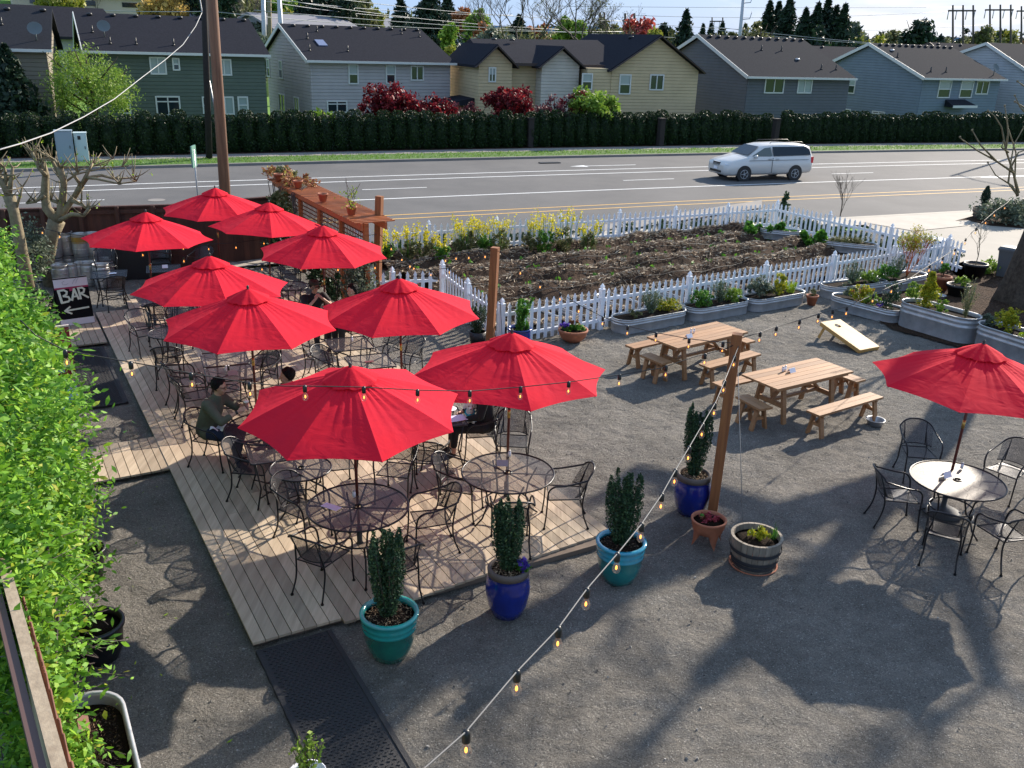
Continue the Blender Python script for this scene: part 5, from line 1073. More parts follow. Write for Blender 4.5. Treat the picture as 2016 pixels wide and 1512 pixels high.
# ---------------- pots with clipped evergreens ----------------
def evergreen(r,z0,h,w_,seed,split=True,M=None,n=9500,size=.0165):
    rs=np.random.RandomState(seed); ns=16; C_=[]; mb2=MB()
    for k in range(ns):
        a=rs.rand()*6.283; rr=w_*.40*rs.rand()**.5; hh=h*(.80+.20*rs.rand()); b=(rr*math.cos(a),rr*math.sin(a)); tx,ty=b[0]*1.2,b[1]*1.2
        t_=rs.rand(n//ns)**.85; wid=w_*.17*np.sin(np.pi*np.clip(.14+t_*.80,0,1)); an=rs.rand(n//ns)*6.283
        C_.append(np.stack([b[0]*.35+(tx-b[0]*.35)*np.sin(t_*1.7)*.9+wid*np.cos(an)*rs.rand(n//ns)**.4,b[1]*.35+(ty-b[1]*.35)*np.sin(t_*1.7)*.9+wid*np.sin(an)*rs.rand(n//ns)**.4,z0+.03+hh*t_],1)); mb2.tube([(b[0]*.2,b[1]*.2,z0-.03),(tx*.8,ty*.8,z0+hh*.85)],.007,4)
    mb=MB(); mb.leaves(np.concatenate(C_),size,aspect=.5,up=.7); obj('foliage',mb,M or M_box,r); obj('stems',mb2,M_twig,r)
def big_pot(label,px,py,prof,M,Mr,rimi,soilz,plant,seed,group='glazed pots with clipped evergreens',mulch=None):
    p=at(px,py,0); r=thing('potted_evergreen',label,'potted plant',p,0,group); mb=MB(); mb.lathe(prof[:rimi+1],36); obj('pot',mb,M,r); mb=MB(); mb.lathe(prof[rimi:],36); obj('rim',mb,Mr,r)
    mb=MB(); rs=prof[-1][0]; mb.lathe([(rs*1.05,soilz),(rs*.5,soilz+.03),(0,soilz+.03)],20); obj('soil',mb,M_soil,r); mb=MB(); e_=nr.rand(420)**.5*rs*.98; a_=nr.rand(420)*6.283; mb.leaves(np.stack([e_*np.cos(a_),e_*np.sin(a_),soilz+.03+.02*nr.rand(420)],1),.016,aspect=.3,flat=.4); obj('chips',mb,mulch or M_darkchips,r); evergreen(r,soilz,*plant,seed); return r
wheat=mat('chip_mulch',(.35,.26,.16),.95,island=[(0,(.05,.025,.015)),(.5,(.22,.13,.07)),(1,(.60,.44,.26))]); M_darkchips=mat('dark_chips',(.05,.03,.02),.95,island=[(0,(.01,.006,.004)),(.7,(.05,.03,.018)),(1,(.25,.17,.1))])
teal_p=[(.16,0),(.185,.01),(.235,.12),(.272,.26),(.285,.36),(.292,.37),(.287,.385),(.290,.43),(.297,.44),(.29,.455),(.294,.50),(.312,.515),(.312,.545),(.27,.55),(.262,.50)]
blue_p=[(.15,0),(.175,.01),(.225,.14),(.255,.30),(.258,.38),(.24,.49),(.228,.53),(.236,.535),(.242,.60),(.222,.625),(.195,.61),(.195,.55)]
big_pot('green teal glazed pot nearest the camera, dark clipped evergreen and wood chips',768,1288,teal_p,M_tealg,M_tealgrim,5,.47,(1.0,.46),1,mulch=wheat)
rb=big_pot('cobalt blue pot with brown rim and violet pansies between the two teal pots',998,1206,blue_p,M_blue,M_brownrim,7,.56,(.90,.40),2,mulch=wheat)
mb=MB(); mb.leaves(clumps(170,(.17,-.03,.68),(.09,.10,.06),12,.03),.024,aspect=.8); obj('pansy_flowers',mb,M_violet,rb); mb=MB(); mb.leaves(clumps(260,(.14,-.03,.64),(.10,.12,.06),8,.04),.022); obj('pansy_leaves',mb,M_green,rb)
big_pot('turquoise pot with blue drips at the deck corner, tall dark evergreen',1217,1140,teal_p,M_teal,M_tealrim,5,.47,(1.0,.43),3)
big_pot('cobalt blue pot with brown rim beside the leaning timber post',1358,1008,blue_p,M_blue,M_brownrim,7,.56,(1.05,.41),4,mulch=wheat)
p=at(940,678,0); r=thing('potted_evergreen','small evergreen shrub in a pot at the foot of the left picket run','potted plant',p,0,None); mb=MB(); mb.lathe([(.15,0),(.19,.3),(.17,.3)],18); obj('pot',mb,M_black,r); evergreen(r,.25,.62,.42,5,n=2600)
p=at(770,600,0); r=thing('potted_evergreen','small grey green shrub in front of the garden gate','potted plant',p,0,None); mb=MB(); mb.lathe([(.15,0),(.19,.3),(.17,.3)],18); obj('pot',mb,M_black,r); evergreen(r,.28,.6,.42,6,M=M_grayg,n=2000)
# ribbed blue pot, terracotta bowl
p=at(1021,684,0); r=thing('blue_pot','ribbed cobalt blue pot with a small conifer against the picket fence','potted plant',p)
prof=[(.17,0)]+[(.20+.04*min(1,z/.2)+(.006 if k%2 else 0),z) for k,z in enumerate(np.linspace(.02,.40,20))]+[(.27,.42),(.27,.445),(.22,.44),(.215,.38)]
mb=MB(); mb.lathe(prof,32); obj('pot',mb,M_blue,r); mb=MB(); mb.lathe([(.22,.38),(0,.40)],16); obj('soil',mb,M_soil,r)
mb=MB(); C_=[]
for k in range(5): a,b=nr.randn(2)*.06; hh=.5+.35*nr.rand(); t_=nr.rand(150); C_.append(np.stack([a*t_*2+nr.randn(150)*.03,b*t_*2+nr.randn(150)*.03,.4+hh*t_],1))
mb.leaves(np.concatenate(C_),.05,aspect=.4,up=.5); mb.leaves(np.array([.16,0,.45])+nr.normal(size=(60,3))*(.03,.03,.06),.07,aspect=.2,up=3.); obj('foliage',mb,M_green,r)
p=at(1127,672,0); r=thing('terracotta_bowl','wide terracotta bowl of pansies against the picket fence','potted plant',p); mb=MB(); mb.lathe([(.14,0),(.22,.05),(.29,.13),(.31,.21),(.335,.25),(.335,.29),(.30,.29),(.29,.24)],30); obj('bowl',mb,M_terra,r); mb=MB(); mb.lathe([(.3,.25),(0,.27)],16); obj('soil',mb,M_soil,r)
mb=MB(); mb.leaves(clumps(420,(0,0,.32),(.27,.27,.08),22,.05),.035); obj('leaves',mb,M_green,r); mb=MB(); mb.leaves(clumps(80,(-.2,-.05,.38),(.12,.12,.06),8,.03),.035,aspect=.9); obj('violet_flowers',mb,M_violet,r); mb=MB(); mb.leaves(clumps(90,(.05,.1,.40),(.2,.12,.06),8,.03),.03,aspect=.9); obj('orange_flowers',mb,M_orange,r)
# terracotta pot with feet at the post, half barrel
p=at(1390,1070,0); r=thing('footed_pot','terracotta pot with pointed feet and red succulents at the foot of the timber post','potted plant',p,.3); mb=MB(); n=32; V=[];Fc=[]
rows=[(.16,.16),(.19,.20),(.215,.28),(.225,.34),(.235,.36),(.235,.38),(.21,.38),(.20,.34)]
for j,(rr,z) in enumerate(rows):
    for k in range(n):
        a=k*2*math.pi/n; z_=z
        if j==0: q=abs(((a/(2*math.pi)*4)%1)-.5)*2; z_=max(.0,.20-.20*max(0,(q-.45)/.55)); rr_=.15+.07*max(0,(q-.45)/.55)
        else: rr_=rr
        V.append((rr_*math.cos(a),rr_*math.sin(a),z_))
for j in range(len(rows)-1):
    for k in range(n): Fc.append((j*n+k,j*n+(k+1)%n,(j+1)*n+(k+1)%n,(j+1)*n+k))
mb.add(V,Fc,0,True); mb.lathe([(.155,.19),(0,.19)],16); obj('pot',mb,M_terra,r); mb=MB(); mb.lathe([(.205,.34),(0,.36)],16); obj('soil',mb,M_soil,r)
mb=MB(); mb.leaves(clumps(420,(.02,0,.38),(.17,.17,.05),20,.04),.022,aspect=.6,up=.6); obj('succulents',mb,mat('sedum_red',(.4,.05,.06),.6,island=[(0,(.14,.01,.02)),(1,(.5,.07,.09))],trans=.2),r); mb=MB(); mb.sphere((-.08,.05,.40),.035,10); obj('cactus',mb,M_green,r)
def half_barrel(label,px,py,R0,R1,H,plant=True):
    p=at(px,py,0); r=thing('half_barrel',label,'planter',p); n=26; mb=MB()
    for k in range(n):
        a0=2*math.pi*(k+.03)/n; a1=2*math.pi*(k+.97)/n; V=[]
        for rr_,z in ((R0,0),((R0+R1)/2+.015,H*.55),(R1,H),(R1-.035,H),(R1-.05,H*.7)):
            V+=[(rr_*math.cos(a0),rr_*math.sin(a0),z),(rr_*math.cos(a1),rr_*math.sin(a1),z)]
        mb.add(V,[(2*i,2*i+1,2*i+3,2*i+2) for i in range(4)])
    obj('staves',mb,M_barrel,r)
    for z,e in ((.14,.0),(.30,.0),(.62,.0)):
        rr_=R0+(R1-R0)*z+.02*math.sin(math.pi*z)+.006; mb=MB(); mb.lathe([(rr_,H*z-.02),(rr_+.006,H*z),(rr_+.004,H*z+.03)],36); mb.f=[f for f in mb.f if len(f)==4]; mb.m=[0]*len(mb.f); mb.sm=[True]*len(mb.f); obj('hoop',mb,M_hoop,r)
    mb=MB(); mb.lathe([(R1-.045,H*.82),(R1*.4,H*.86),(0,H*.86)],22); obj('soil',mb,M_soil,r); return r
b=half_barrel('half whisky barrel planter with dark hoops, left of the sunlit table shadow',1482,1112,.255,.325,.42)
mb=MB(); mb.leaves(clumps(330,(.03,.0,.44),(.14,.12,.09),14,.04),.028,aspect=.45); obj('leafy_plant',mb,M_gold,b); mb=MB(); mb.leaves(np.array([.22,.0,.44])+nr.normal(size=(26,3))*(.012,.012,.05),.075,aspect=.08,up=3.); obj('grass_tuft',mb,M_green,b)
p=at(1482,1128,0); mb=MB(); mb.lathe([(.24,0),(.29,.01),(.31,.035),(.29,.035)],28); tag(obj('saucer',mb,M_terra,loc=Vector((b.location.x,b.location.y,0.0))),'terracotta saucer under the half barrel','saucer'); b.location.z=.02
b2=half_barrel('half barrel planter with a small upright conifer beside the road',1932,430,.30,.40,.46); mb=MB(); t_=nr.rand(1500); rr=.17*np.sin(np.pi*np.clip(.1+t_*.85,0,1))*nr.rand(1500)**.4; an=nr.rand(1500)*6.283; mb.leaves(np.stack([rr*np.cos(an),rr*np.sin(an),.50+.80*t_],1),.045,aspect=.4,up=.6); obj('conifer',mb,M_conifer,b2); mb=MB(); mb.tube([(0,0,.35),(0,0,.9)],.02,5); obj('stem',mb,M_twig,b2)
# ---------------- galvanised stock tanks ----------------
def stadium(L,w_,n=12):
    a=w_/2; s=L/2-a; P=[]
    for i in range(n+1): th=-math.pi/2+math.pi*i/n; P.append((s+a*math.cos(th),a*math.sin(th)))
    for i in range(n+1): th=math.pi/2+math.pi*i/n; P.append((-s+a*math.cos(th),a*math.sin(th)))
    return P
def tank(label,c,rz,L,w_,h,z=0,soil=.86,group='galvanised stock tank planters'):
    r=thing('stock_tank',label,'planter',(c[0],c[1],z),rz,group); P=stadium(L,w_); n=len(P); mb=MB(); V=[];Fc=[]
    prof=[(0,0),(0,h*.10),(0,h*.58),(.014,h*.61),(.014,h*.66),(0,h*.69),(0,h*.76),(.014,h*.79),(.014,h*.84),(0,h*.87),(0,h*.95),(.018,h*.97),(.022,h),(-.012,h),(-.02,h*.95),(-.02,h*.5)]
    for o_,zz in prof:
        for x,y in P: l=math.hypot(x-(max(-(L/2-w_/2),min(L/2-w_/2,x))),y) or 1; nx=(x-max(-(L/2-w_/2),min(L/2-w_/2,x)))/l; ny=y/l; V.append((x+nx*o_,y+ny*o_,zz))
    for j in range(len(prof)-1):
        for k in range(n): Fc.append((j*n+k,j*n+(k+1)%n,(j+1)*n+(k+1)%n,(j+1)*n+k))
    mb.add(V,Fc,0,True); obj('tank_wall',mb,M_galv,r)
    if soil: mb=MB(); mb.add([(x*.985,y*.97,h*soil) for x,y in P],[tuple(range(n))]); obj('soil',mb,M_soil,r)
    return r
def along(a,b,off=0):
    a=Vector(a);b=Vector(b); d=b-a; an=math.atan2(d.y,d.x); n=Vector((-d.y,d.x,0)).normalized(); return (a+b)/2+n*off, an, d.length
TK=[]
for lab,pa_,pb_,w_,h in (('low steel tank with grey lavender and a yellow green cushion, nearest the blue ribbed pot',(1226,661),(1358,636),.62,.33),('low steel tank with parsley and lavender in the middle of the fence row',(1368,636),(1480,616),.62,.33),('low steel tank with a golden shrub and lime grass tuft, right of the fence row',(1486,617),(1590,598),.62,.33)):
    c,an,L=along(at(*pa_),at(*pb_),w_/2); TK.append(tank(lab,c,an,L,w_,h))
c,an,L=along(at(1628,606),at(1755,640),.32); TK.append(tank('low steel tank with variegated herbs in front of the mulch bed',c,an,L+.1,.62,.34))
c,an,L=along(at(1757,640),at(1897,682),.36); TK.append(tank('deep steel tank holding the golden conifer',c,an,L+.05,.72,.62))
c,an,L=along(at(1903,684),at(2075,742),.36); TK.append(tank('deep steel tank with a yellow shrub cut by the right edge',c,an,L,.72,.60))
c,an,L=along(at(1635,592),at(1735,586-6),.3); TK.append(tank('low steel tank with lavender against the end of the near picket fence',c+Vector((.15,.1,0)),an,L+.3,.6,.34))
c,an,L=along(at(1742,582),at(1828,563),.3); TK.append(tank('low steel tank with the coral twigged maple behind the mulch bed',c,an,L,.62,.36))
c,an,L=along(at(1492,470,.1),at(1572,478,.1),.3); TK.append(tank('empty steel tank among the greens at the back of the garden',c,an,L,.6,.33,z=.12))
c,an,L=along(at(1615,494,.1),at(1722,506,.1),.3); TK.append(tank('steel tank of thyme at the right of the garden',c,an,L,.62,.33,z=.12,soil=.93))
for i,(x,y,an,L) in enumerate(((1075,640,-.35,2.2),(1150,626,-.35,2.2),(1240,612,-.35,1.9),(1335,588,-.35,1.9),(1420,570,-.35,1.8))):
    p=at(x,y,.1); TK.append(tank(['first steel tank seen through the near picket fence, behind the blue ribbed pot','second steel tank seen through the near picket fence, behind the terracotta bowl','third steel tank seen through the picket fence behind the lavender tank','fourth steel tank seen through the picket fence','fifth steel tank seen through the picket fence behind the golden shrub'][i],Vector((A.x,A.y,0))+U*(p-A).dot(U)+V_*1.0,-.95,1.5,.6,.34,z=-.06))
TBL=tank('big deep steel tank with a brick in its dark soil at the bottom left',Vector(W(.07,6.72)),TA+math.pi/2,1.75,.60,.6,soil=.80)
mb=MB(); mb.box((.48,.05,.56),(.22,.10,.09),rz=.2,M=Matrix.Rotation(.5,3,'X')); o=obj('brick',mb,mat('brick_brown',(.16,.075,.05),.85),loc=(0,0,0)); 
o.matrix_world=TBL.matrix_world; o.parent=None; o.location=TBL.location; o.rotation_euler=(0,0,TA+math.pi/2); tag(o,'brown brick leaning in the soil of the bottom left tank','brick')
sb_=MB(); q_=nr.rand(2600,2); sb_.leaves(np.stack([(q_[:,0]-.5)*1.5,(q_[:,1]-.5)*.46,.49+.012*nr.rand(2600)],1),.013,aspect=.3,flat=.25); obj('bark_chips',sb_,mat('bark_chips',(.1,.06,.03),.9,island=[(0,(.02,.010,.006)),(.75,(.07,.035,.02)),(1,(.30,.18,.09))]),TBL)
def plant_in(tk,x,y,rad,n,M,label,size=.03,h=None,cat='plant',asp=.5,up=0.,fl=None):
    T0=tk.matrix_world; a=tk.rotation_euler.z; c=Vector(tk.location)+Vector((x*math.cos(a)-y*math.sin(a),x*math.sin(a)+y*math.cos(a),0)); hz=tk['hz']; r=thing('planted_shrub',label,cat,(c.x,c.y,hz)); rad=tuple(q*1.22 for q in rad); n=int(n*1.4); mb=MB(); mb.leaves(clumps(n,(0,0,rad[2]*.8),rad,max(8,n//32),max(rad)*.22),size,aspect=asp,up=up); obj('foliage',mb,M,r)
    if fl: mb=MB(); mb.leaves(clumps(fl[0],(0,0,rad[2]*1.3),(rad[0],rad[1],rad[2]*.5),max(6,fl[0]//9),.04),fl[2],aspect=.9); obj('flowers',mb,fl[1],r)
    return r
hs=[.33,.33,.33,.34,.62,.60,.34,.36,.33,.33]
for t_,h in zip(TK,hs): t_['hz']=h*.86+t_.location.z
for t_ in TK[10:]: t_['hz']=.4
TBL['hz']=.48
def spiky(tk,x,label,rad,h,M,n=900):
    r=plant_in(tk,x,0,rad,10,M,label,.02); ch=[c for c in bpy.data.objects if c.parent==r][0]; bpy.data.objects.remove(ch); mb=MB(); C_=[]; m2=MB()
    for k in range(34):
        a=nr.rand()*6.283; e=rad[0]*nr.rand()**.6; q=np.array((e*math.cos(a),e*math.sin(a),h*(1-.35*(e/rad[0])**2)*(.8+.3*nr.rand()))); t2=nr.rand(n//26)[:,None]; C_.append(q*(.12+.9*t2)+nr.normal(size=(n//26,3))*.016); m2.tube([(0,0,0),tuple(q)],.003,3)
    mb.leaves(np.concatenate(C_),.026,aspect=.22,up=1.2); obj('foliage',mb,M,r); obj('stems',m2,M_rosemary,r); return r
spiky(TK[0],.05,'grey green lavender in the tank nearest the blue ribbed pot',(.26,.26,.3),.62,M_rosemary,1500)
plant_in(TK[0],.62,0,(.30,.22,.15),900,M_gold,'yellow green mossy cushion right of the lavender',.022); plant_in(TK[0],-.45,-.02,(.17,.15,.1),350,M_olive,'small dark mossy cushion left of the lavender',.022)
plant_in(TK[1],-.5,0,(.28,.24,.2),900,M_green,'bright parsley at the left of the middle fence tank',.03); spiky(TK[1],.1,'grey lavender in the middle fence tank',(.24,.24,.3),.6,M_rosemary,1300); plant_in(TK[1],.55,0,(.26,.22,.17),700,M_brightg,'light green herb at the right of the middle fence tank',.03)
plant_in(TK[2],-.6,.0,(.28,.24,.27),800,M_grayg,'pale sage mound at the left of the third fence tank',.034); plant_in(TK[2],-.15,.0,(.18,.18,.13),380,M_olive,'small olive herb right of the pale sage',.03); r=plant_in(TK[2],.18,.0,(.17,.17,.28),650,M_gold,'round golden standard shrub in the third fence tank',.03)
mb=MB(); t_=nr.rand(500); a=nr.rand(500)*6.283; mb.leaves(np.stack([.15*np.cos(a)*(.5+.5*t_),.15*np.sin(a)*(.5+.5*t_),.26*t_],1),.05,aspect=.12,up=2.); r=thing('grass_tuft','lime green grass tuft at the right end of the third fence tank','plant',Vector(TK[2].location)+Vector((math.cos(TK[2].rotation_euler.z)*.6,math.sin(TK[2].rotation_euler.z)*.6,.28))); obj('blades',mb,M_lime,r)
plant_in(TK[3],-.6,.05,(.2,.2,.2),420,M_grayg,'silvery sage at the left end of the front herb tank',.032); plant_in(TK[3],-.2,.05,(.3,.22,.2),800,M_gold,'yellow orange herb in the front herb tank',.028,fl=(60,M_orange,.025)); plant_in(TK[3],.15,-.08,(.18,.16,.16),420,M_brightg,'lime green herb in the front herb tank',.035); plant_in(TK[3],.62,.0,(.2,.2,.33),900,M_box,'dark clipped shrub at the right of the front herb tank',.026); plant_in(TK[3],.38,-.1,(.10,.1,.06),110,M_violet,'violet pansies in the front herb tank',.022)
r=plant_in(TK[4],-.38,.02,(.24,.24,.3),900,M_gold,'golden conifer in the deep tank, lower boughs spreading',.03); mb=MB(); t_=nr.rand(1300); a=nr.rand(1300)*6.283; rr=.2*(1-t_*.75)*nr.rand(1300)**.4; mb.leaves(np.stack([rr*np.cos(a),rr*np.sin(a),.25+.62*t_],1),.035,aspect=.5); obj('upper_boughs',mb,M_gold,r)
plant_in(TK[4],-.75,.0,(.15,.2,.3),420,M_brightg,'light green leafy plant at the left end of the deep tank',.035); plant_in(TK[4],.05,-.1,(.17,.17,.16),350,M_brightg,'variegated low plant right of the golden conifer',.03); spiky(TK[4],.62,'thin feathery dark green plant at the right of the deep tank',(.2,.2,.3),.95,M_olive,700)
plant_in(TK[5],-.45,.0,(.27,.24,.28),900,M_gold,'yellow green shrub in the right edge tank',.032); plant_in(TK[5],-.9,.02,(.16,.2,.14),260,M_grayg,'variegated white edged leaves at the left end of the right edge tank',.045,asp=.3); plant_in(TK[5],.28,-.12,(.27,.2,.12),500,M_lime,'bright lime cushion in the right edge tank',.025); plant_in(TK[5],.15,.15,(.22,.12,.18),260,mat('pink_blades',(.4,.1,.1),.6,island=[(0,(.25,.03,.05)),(1,(.5,.2,.15))],trans=.2),'pink bladed plant behind the lime cushion',.06,asp=.1,up=1.)
spiky(TK[6],-.1,'grey rosemary against the end of the near fence',(.3,.3,.3),.65,M_rosemary,1500); plant_in(TK[6],.5,.0,(.3,.22,.16),600,M_brightg,'light green herb right of the rosemary by the fence',.035)
plant_in(TK[7],-.55,.0,(.33,.25,.22),900,M_green,'rounded green herb at the left of the maple tank',.03); spiky(TK[7],-.15,'tall rosemary left of the coral twigged maple',(.3,.3,.3),.68,M_rosemary,1500)
plant_in(TK[9],0,0,(.56,.20,.07),1500,M_olive,'low thyme carpet filling the garden tank',.028)
mb=MB(); C_=[]; c=Vector(TK[7].location)+Vector((math.cos(TK[7].rotation_euler.z)*.35,math.sin(TK[7].rotation_euler.z)*.35,.3)); rs=random.Random(4)
def tw(p,d,L,rr,k):
    q=p+d*L; mb.tube([p,p+d*L*.5+Vector((rs.uniform(-.02,.02),0,rs.uniform(-.02,.02))),q],[rr,rr*.8,rr*.6],5)
    if k==0: C_.append(np.array(tuple(q))+nr.normal(size=(5,3))*.05); return
    for s in (-1,1,0): tw(q,(d+Vector((rs.uniform(.1,.5)*s,rs.uniform(-.4,.4),rs.uniform(.0,.3)))).normalized(),L*rs.uniform(.62,.9),rr*.66,k-1)
for dx,dy,L in ((.12,0,.40),(-.15,.1,.34),(.5,-.1,.42),(-.02,-.1,.3)): tw(Vector((0,0,0)),Vector((dx,dy,1)).normalized(),L,.016,4)
r=thing('coral_bark_maple','small bare maple with coral orange twigs in the rear tank','small tree',c); obj('twigs',mb,M_redtwig,r); mb=MB(); mb.leaves(np.concatenate(C_),.026); obj('buds',mb,M_gold,r)
flowerpot(.10,.15,.26,'terracotta pot at the right end of the fence tanks',at(1597,600),group='terracotta pots by the fence')
bush('small plant in the terracotta pot at the end of the fence tanks',(at(1597,600).x,at(1597,600).y,.33),(.16,.16,.1),220,M_olive,name='pot_plant',cat='plant',size=.03,stem=False)
p=at(1850,572); flowerpot(.17,.24,.42,'large square shouldered terracotta pot beside the fence end',p,group='terracotta pots by the fence'); bush('dark green rosemary in the large terracotta pot',(p.x,p.y,.62),(.14,.14,.24),420,M_green,name='pot_plant',cat='plant',size=.035)
p=at(1883,583); flowerpot(.22,.30,.34,'wide black nursery pot left of the thick tree trunk',p,M_black,group='black nursery pots'); bush('leafy green plant in the wide black nursery pot',(p.x,p.y,.44),(.26,.2,.13),380,M_brightg,name='pot_plant',cat='plant',size=.04,stem=False)
p=at(1916,545); flowerpot(.24,.33,.42,'tall black nursery pot with a bare twig at the driveway',p,M_black,group='black nursery pots')
bare_tree('bare branching sapling in the tall black nursery pot',0,0,0,0,T=Vector((p.x,p.y,0)),h=1.7,base=.35,depth=3,thick=.010,name='sapling',seed=5,M=M_barklt)
bush('low green creeping shrub beside the tall black nursery pot',(p.x+.75,p.y+.5,.18),(.55,.5,.22),900,M_brightg,size=.05,stem=False)
p=at(1975,545); r=thing('trash_can','grey wheeled bin half hidden behind the thick tree trunk','bin',p); mb=MB(); mb.lathe([(.22,0),(.30,.8),(.34,.8),(.34,.86),(.28,.92),(0,.94)],4,smooth=False); obj('body',mb,mat('bin_grey',(.09,.1,.11),.5),r)
p=at(1822,500); r=thing('water_trough','blue topped round tub outside the fence at the driveway','tub',p); mb=MB(); mb.lathe([(.45,0),(.50,.5),(.53,.5),(.53,.54),(.3,.58),(0,.59)],22,smooth=False); obj('tub',mb,mat('tub_blue',(.09,.19,.33),.5),r)
bush('big rounded grey green juniper on the gravel island',(at(1975,440).x,at(1975,440).y,.45),(1.35,1.1,.5),2600,M_grayg,size=.07,stem=False); 
bare_tree('thin bare young tree on the verge behind the fence',1672,330,34.6,0,base=0.,seed=21,depth=4,spread=.36,thick=.013,buds=None,name='young_tree')
p=at(1546,440); bush('dark narrow conifer just outside the back corner of the fence',(p.x,p.y+.6,.65),(.22,.22,.62),700,M_box,size=.06)
def bowl(label,px,py,s=1.):
    p=at(px,py); mb=MB(); mb.lathe([(.10*s,0),(.13*s,.01),(.155*s,.10*s),(.17*s,.105*s),(.165*s,.11*s),(.145*s,.10*s),(.11*s,.02),(0,.018)],28); o=obj('metal_bowl',mb,M_galv,loc=p); tag(o,label,'bowl','steel dog bowls')
bowl('steel dog bowl on the gravel at the right end of the front picnic bench',1722,836); bowl('steel dog bowl on the mulch in front of the large terracotta pot',1850,588,.95)
# cornhole board
P_=[at(1600,668),at(1634,640),at(1690,697),at(1728,687)]
c0=at(1690,697); c1=at(1728,687); dirb=(at(1607,640,.30)-c0); dirb.z=0; L=1.22; u=dirb.normalized(); an=math.atan2(u.y,u.x); r=thing('cornhole_board','pale yellow wooden bean bag toss board with a hole, on the gravel by the tanks','game board',(c0+c1)/2,an); th=math.asin(.30/1.22)
Mx=Matrix.Rotation(-th,3,'Y'); mb=MB(); 
n=24; hc=(L-.23,0); V=[];ow=.305
outer=[(0,-ow),(L,-ow),(L,ow),(0,ow)]; cir=[(hc[0]+.076*math.cos(2*math.pi*k/n+math.pi*1.25),hc[1]+.076*math.sin(2*math.pi*k/n+math.pi*1.25)) for k in range(n)]
pts=[Mx@Vector((x,y,.09)) for x,y in outer+cir]; Fc=[]
for s in range(4):
    ks=[4+(s*6+j)%n for j in range(7)]; 
    for j in range(6): Fc.append((s,ks[j+1],ks[j]))
    Fc.append((s,(s+1)%4,ks[6]))
Mply=mat('pale_plywood',(.52,.30,.09),.6,c2=(.45,.25,.07),scale=2.5,stretch=(1,6,6)); mb.add(pts,Fc); obj('deck_panel',mb,Mply,r)
mb=MB(); 
for a,b in (((0,-ow),(L,-ow)),((L,-ow),(L,ow)),((L,ow),(0,ow)),((0,ow),(0,-ow))): mb.beam(Mx@Vector((a[0],a[1],.045)),Mx@Vector((b[0],b[1],.045)),.02,.085,up=Mx@Vector((0,0,1)))
obj('frame',mb,Mply,r)
for s in (-1,1): mb=MB(); mb.beam(Mx@Vector((L-.12,s*(ow-.04),.05)),(L-.02,s*(ow-.04),0),.02,.06); obj('leg',mb,Mply,r)
# ---------------- picnic tables and benches ----------------
def bench(L,label,c,an):
    r=thing('wooden_bench',label,'bench',(c[0],c[1],0),an,'brown wooden benches round the picnic tables'); mb=MB()
    for k in (-1,1): mb.box((0,k*.072,.435),(L,.138,.038))
    obj('seat',mb,M_picnic,r)
    for e in (-1,1):
        x=e*(L/2-.14)
        for k in (-1,1): mb=MB(); mb.beam((x,k*.08,.415),(x,k*.15,.0),.038,.13,up=(0,1,0)) if False else mb.beam((x,k*.06,.418),(x,k*.15,0),.09,.038,up=(0,1,0)); obj('leg',mb,M_picnic,r)
        mb=MB(); mb.box((x,0,.395),(.038,.24,.05)); mb.beam((x+0*e,0,.2),(x,0,.2),.01,.01) if False else None; mb.beam((x-e*.02,0,.24),(x-e*.24,0,.41),.05,.035); mb.box((x,0,.22),(.035,.2,.06)); obj('brace',mb,M_picnic,r)
    return r
def picnic(label,px4):
    q=[at(x,y,.75) for x,y in px4]; c=(q[0]+q[1]+q[2]+q[3])/4; u=((q[1]-q[0])+(q[2]-q[3])).normalized(); L=((q[1]-q[0]).length+(q[2]-q[3]).length)/2; w_=((q[3]-q[0]).length+(q[2]-q[1]).length)/2; an=math.atan2(u.y,u.x); r=thing('picnic_table',label,'picnic table',(c.x,c.y,0),an,'brown wooden picnic tables'); mb=MB(); w_=.86; n=6
    for k in range(n): mb.box((0,-w_/2+w_*(k+.5)/n,.732),(L,w_/n-.007,.036))
    obj('tabletop',mb,M_picnic,r); mb=MB(); 
    for s in (-1,1): mb.box((0,s*(w_/2-.06),.695),(L*.92,.036,.05))
    obj('apron',mb,M_picnic,r)
    for e in (-1,1):
        x=e*(L/2-.36)
        for k in (-1,1): mb=MB(); mb.beam((x,k*.24,.71),(x,k*.36,0),.09,.05,up=(0,1,0)); obj('leg',mb,M_picnic,r)
        mb=MB(); mb.box((x,0,.69),(.04,.7,.08)); mb.box((x,0,.32),(.04,.58,.09)); mb.beam((x,0,.33),(x-e*.38,0,.69),.07,.04); obj('brace',mb,M_picnic,r)
    mb=MB(); mb.box((0,0,.34),(L-.7,.07,.045)); obj('stretcher',mb,M_picnic,r)
    return c,u,Vector((-u.y,u.x,0)),an,L
c,u,v,an,L=picnic('rear picnic table in front of the steel tanks',((1278,660),(1410,633),(1474,653),(1330,688)))
bench(1.55,'long bench on the camera side of the rear picnic table',c-v*.83+u*.08,an+.02); bench(1.35,'short visible bench on the far side of the rear picnic table',c+v*.78-u*.45,an); bench(.62,'small bench at the left end of the rear picnic table',at(1291,706,.44),an+1.55); bench(.62,'small bench at the right end of the rear picnic table',c+u*1.32,an+1.55)
c,u,v,an,L=picnic('front picnic table behind the leaning timber post',((1463,734),(1607,703),(1681,732),(1528,769)))
bench(1.75,'long bench on the camera side of the front picnic table',c-v*.95+u*.2,an+.03); bench(1.5,'far side bench of the front picnic table seen left of its top',c+v*.80-u*.42,an); bench(.66,'small bench at the left end of the front picnic table',at(1484,792,.44),an+1.45); bench(.62,'small bench at the right end of the front picnic table',c+u*1.42,an+1.6)
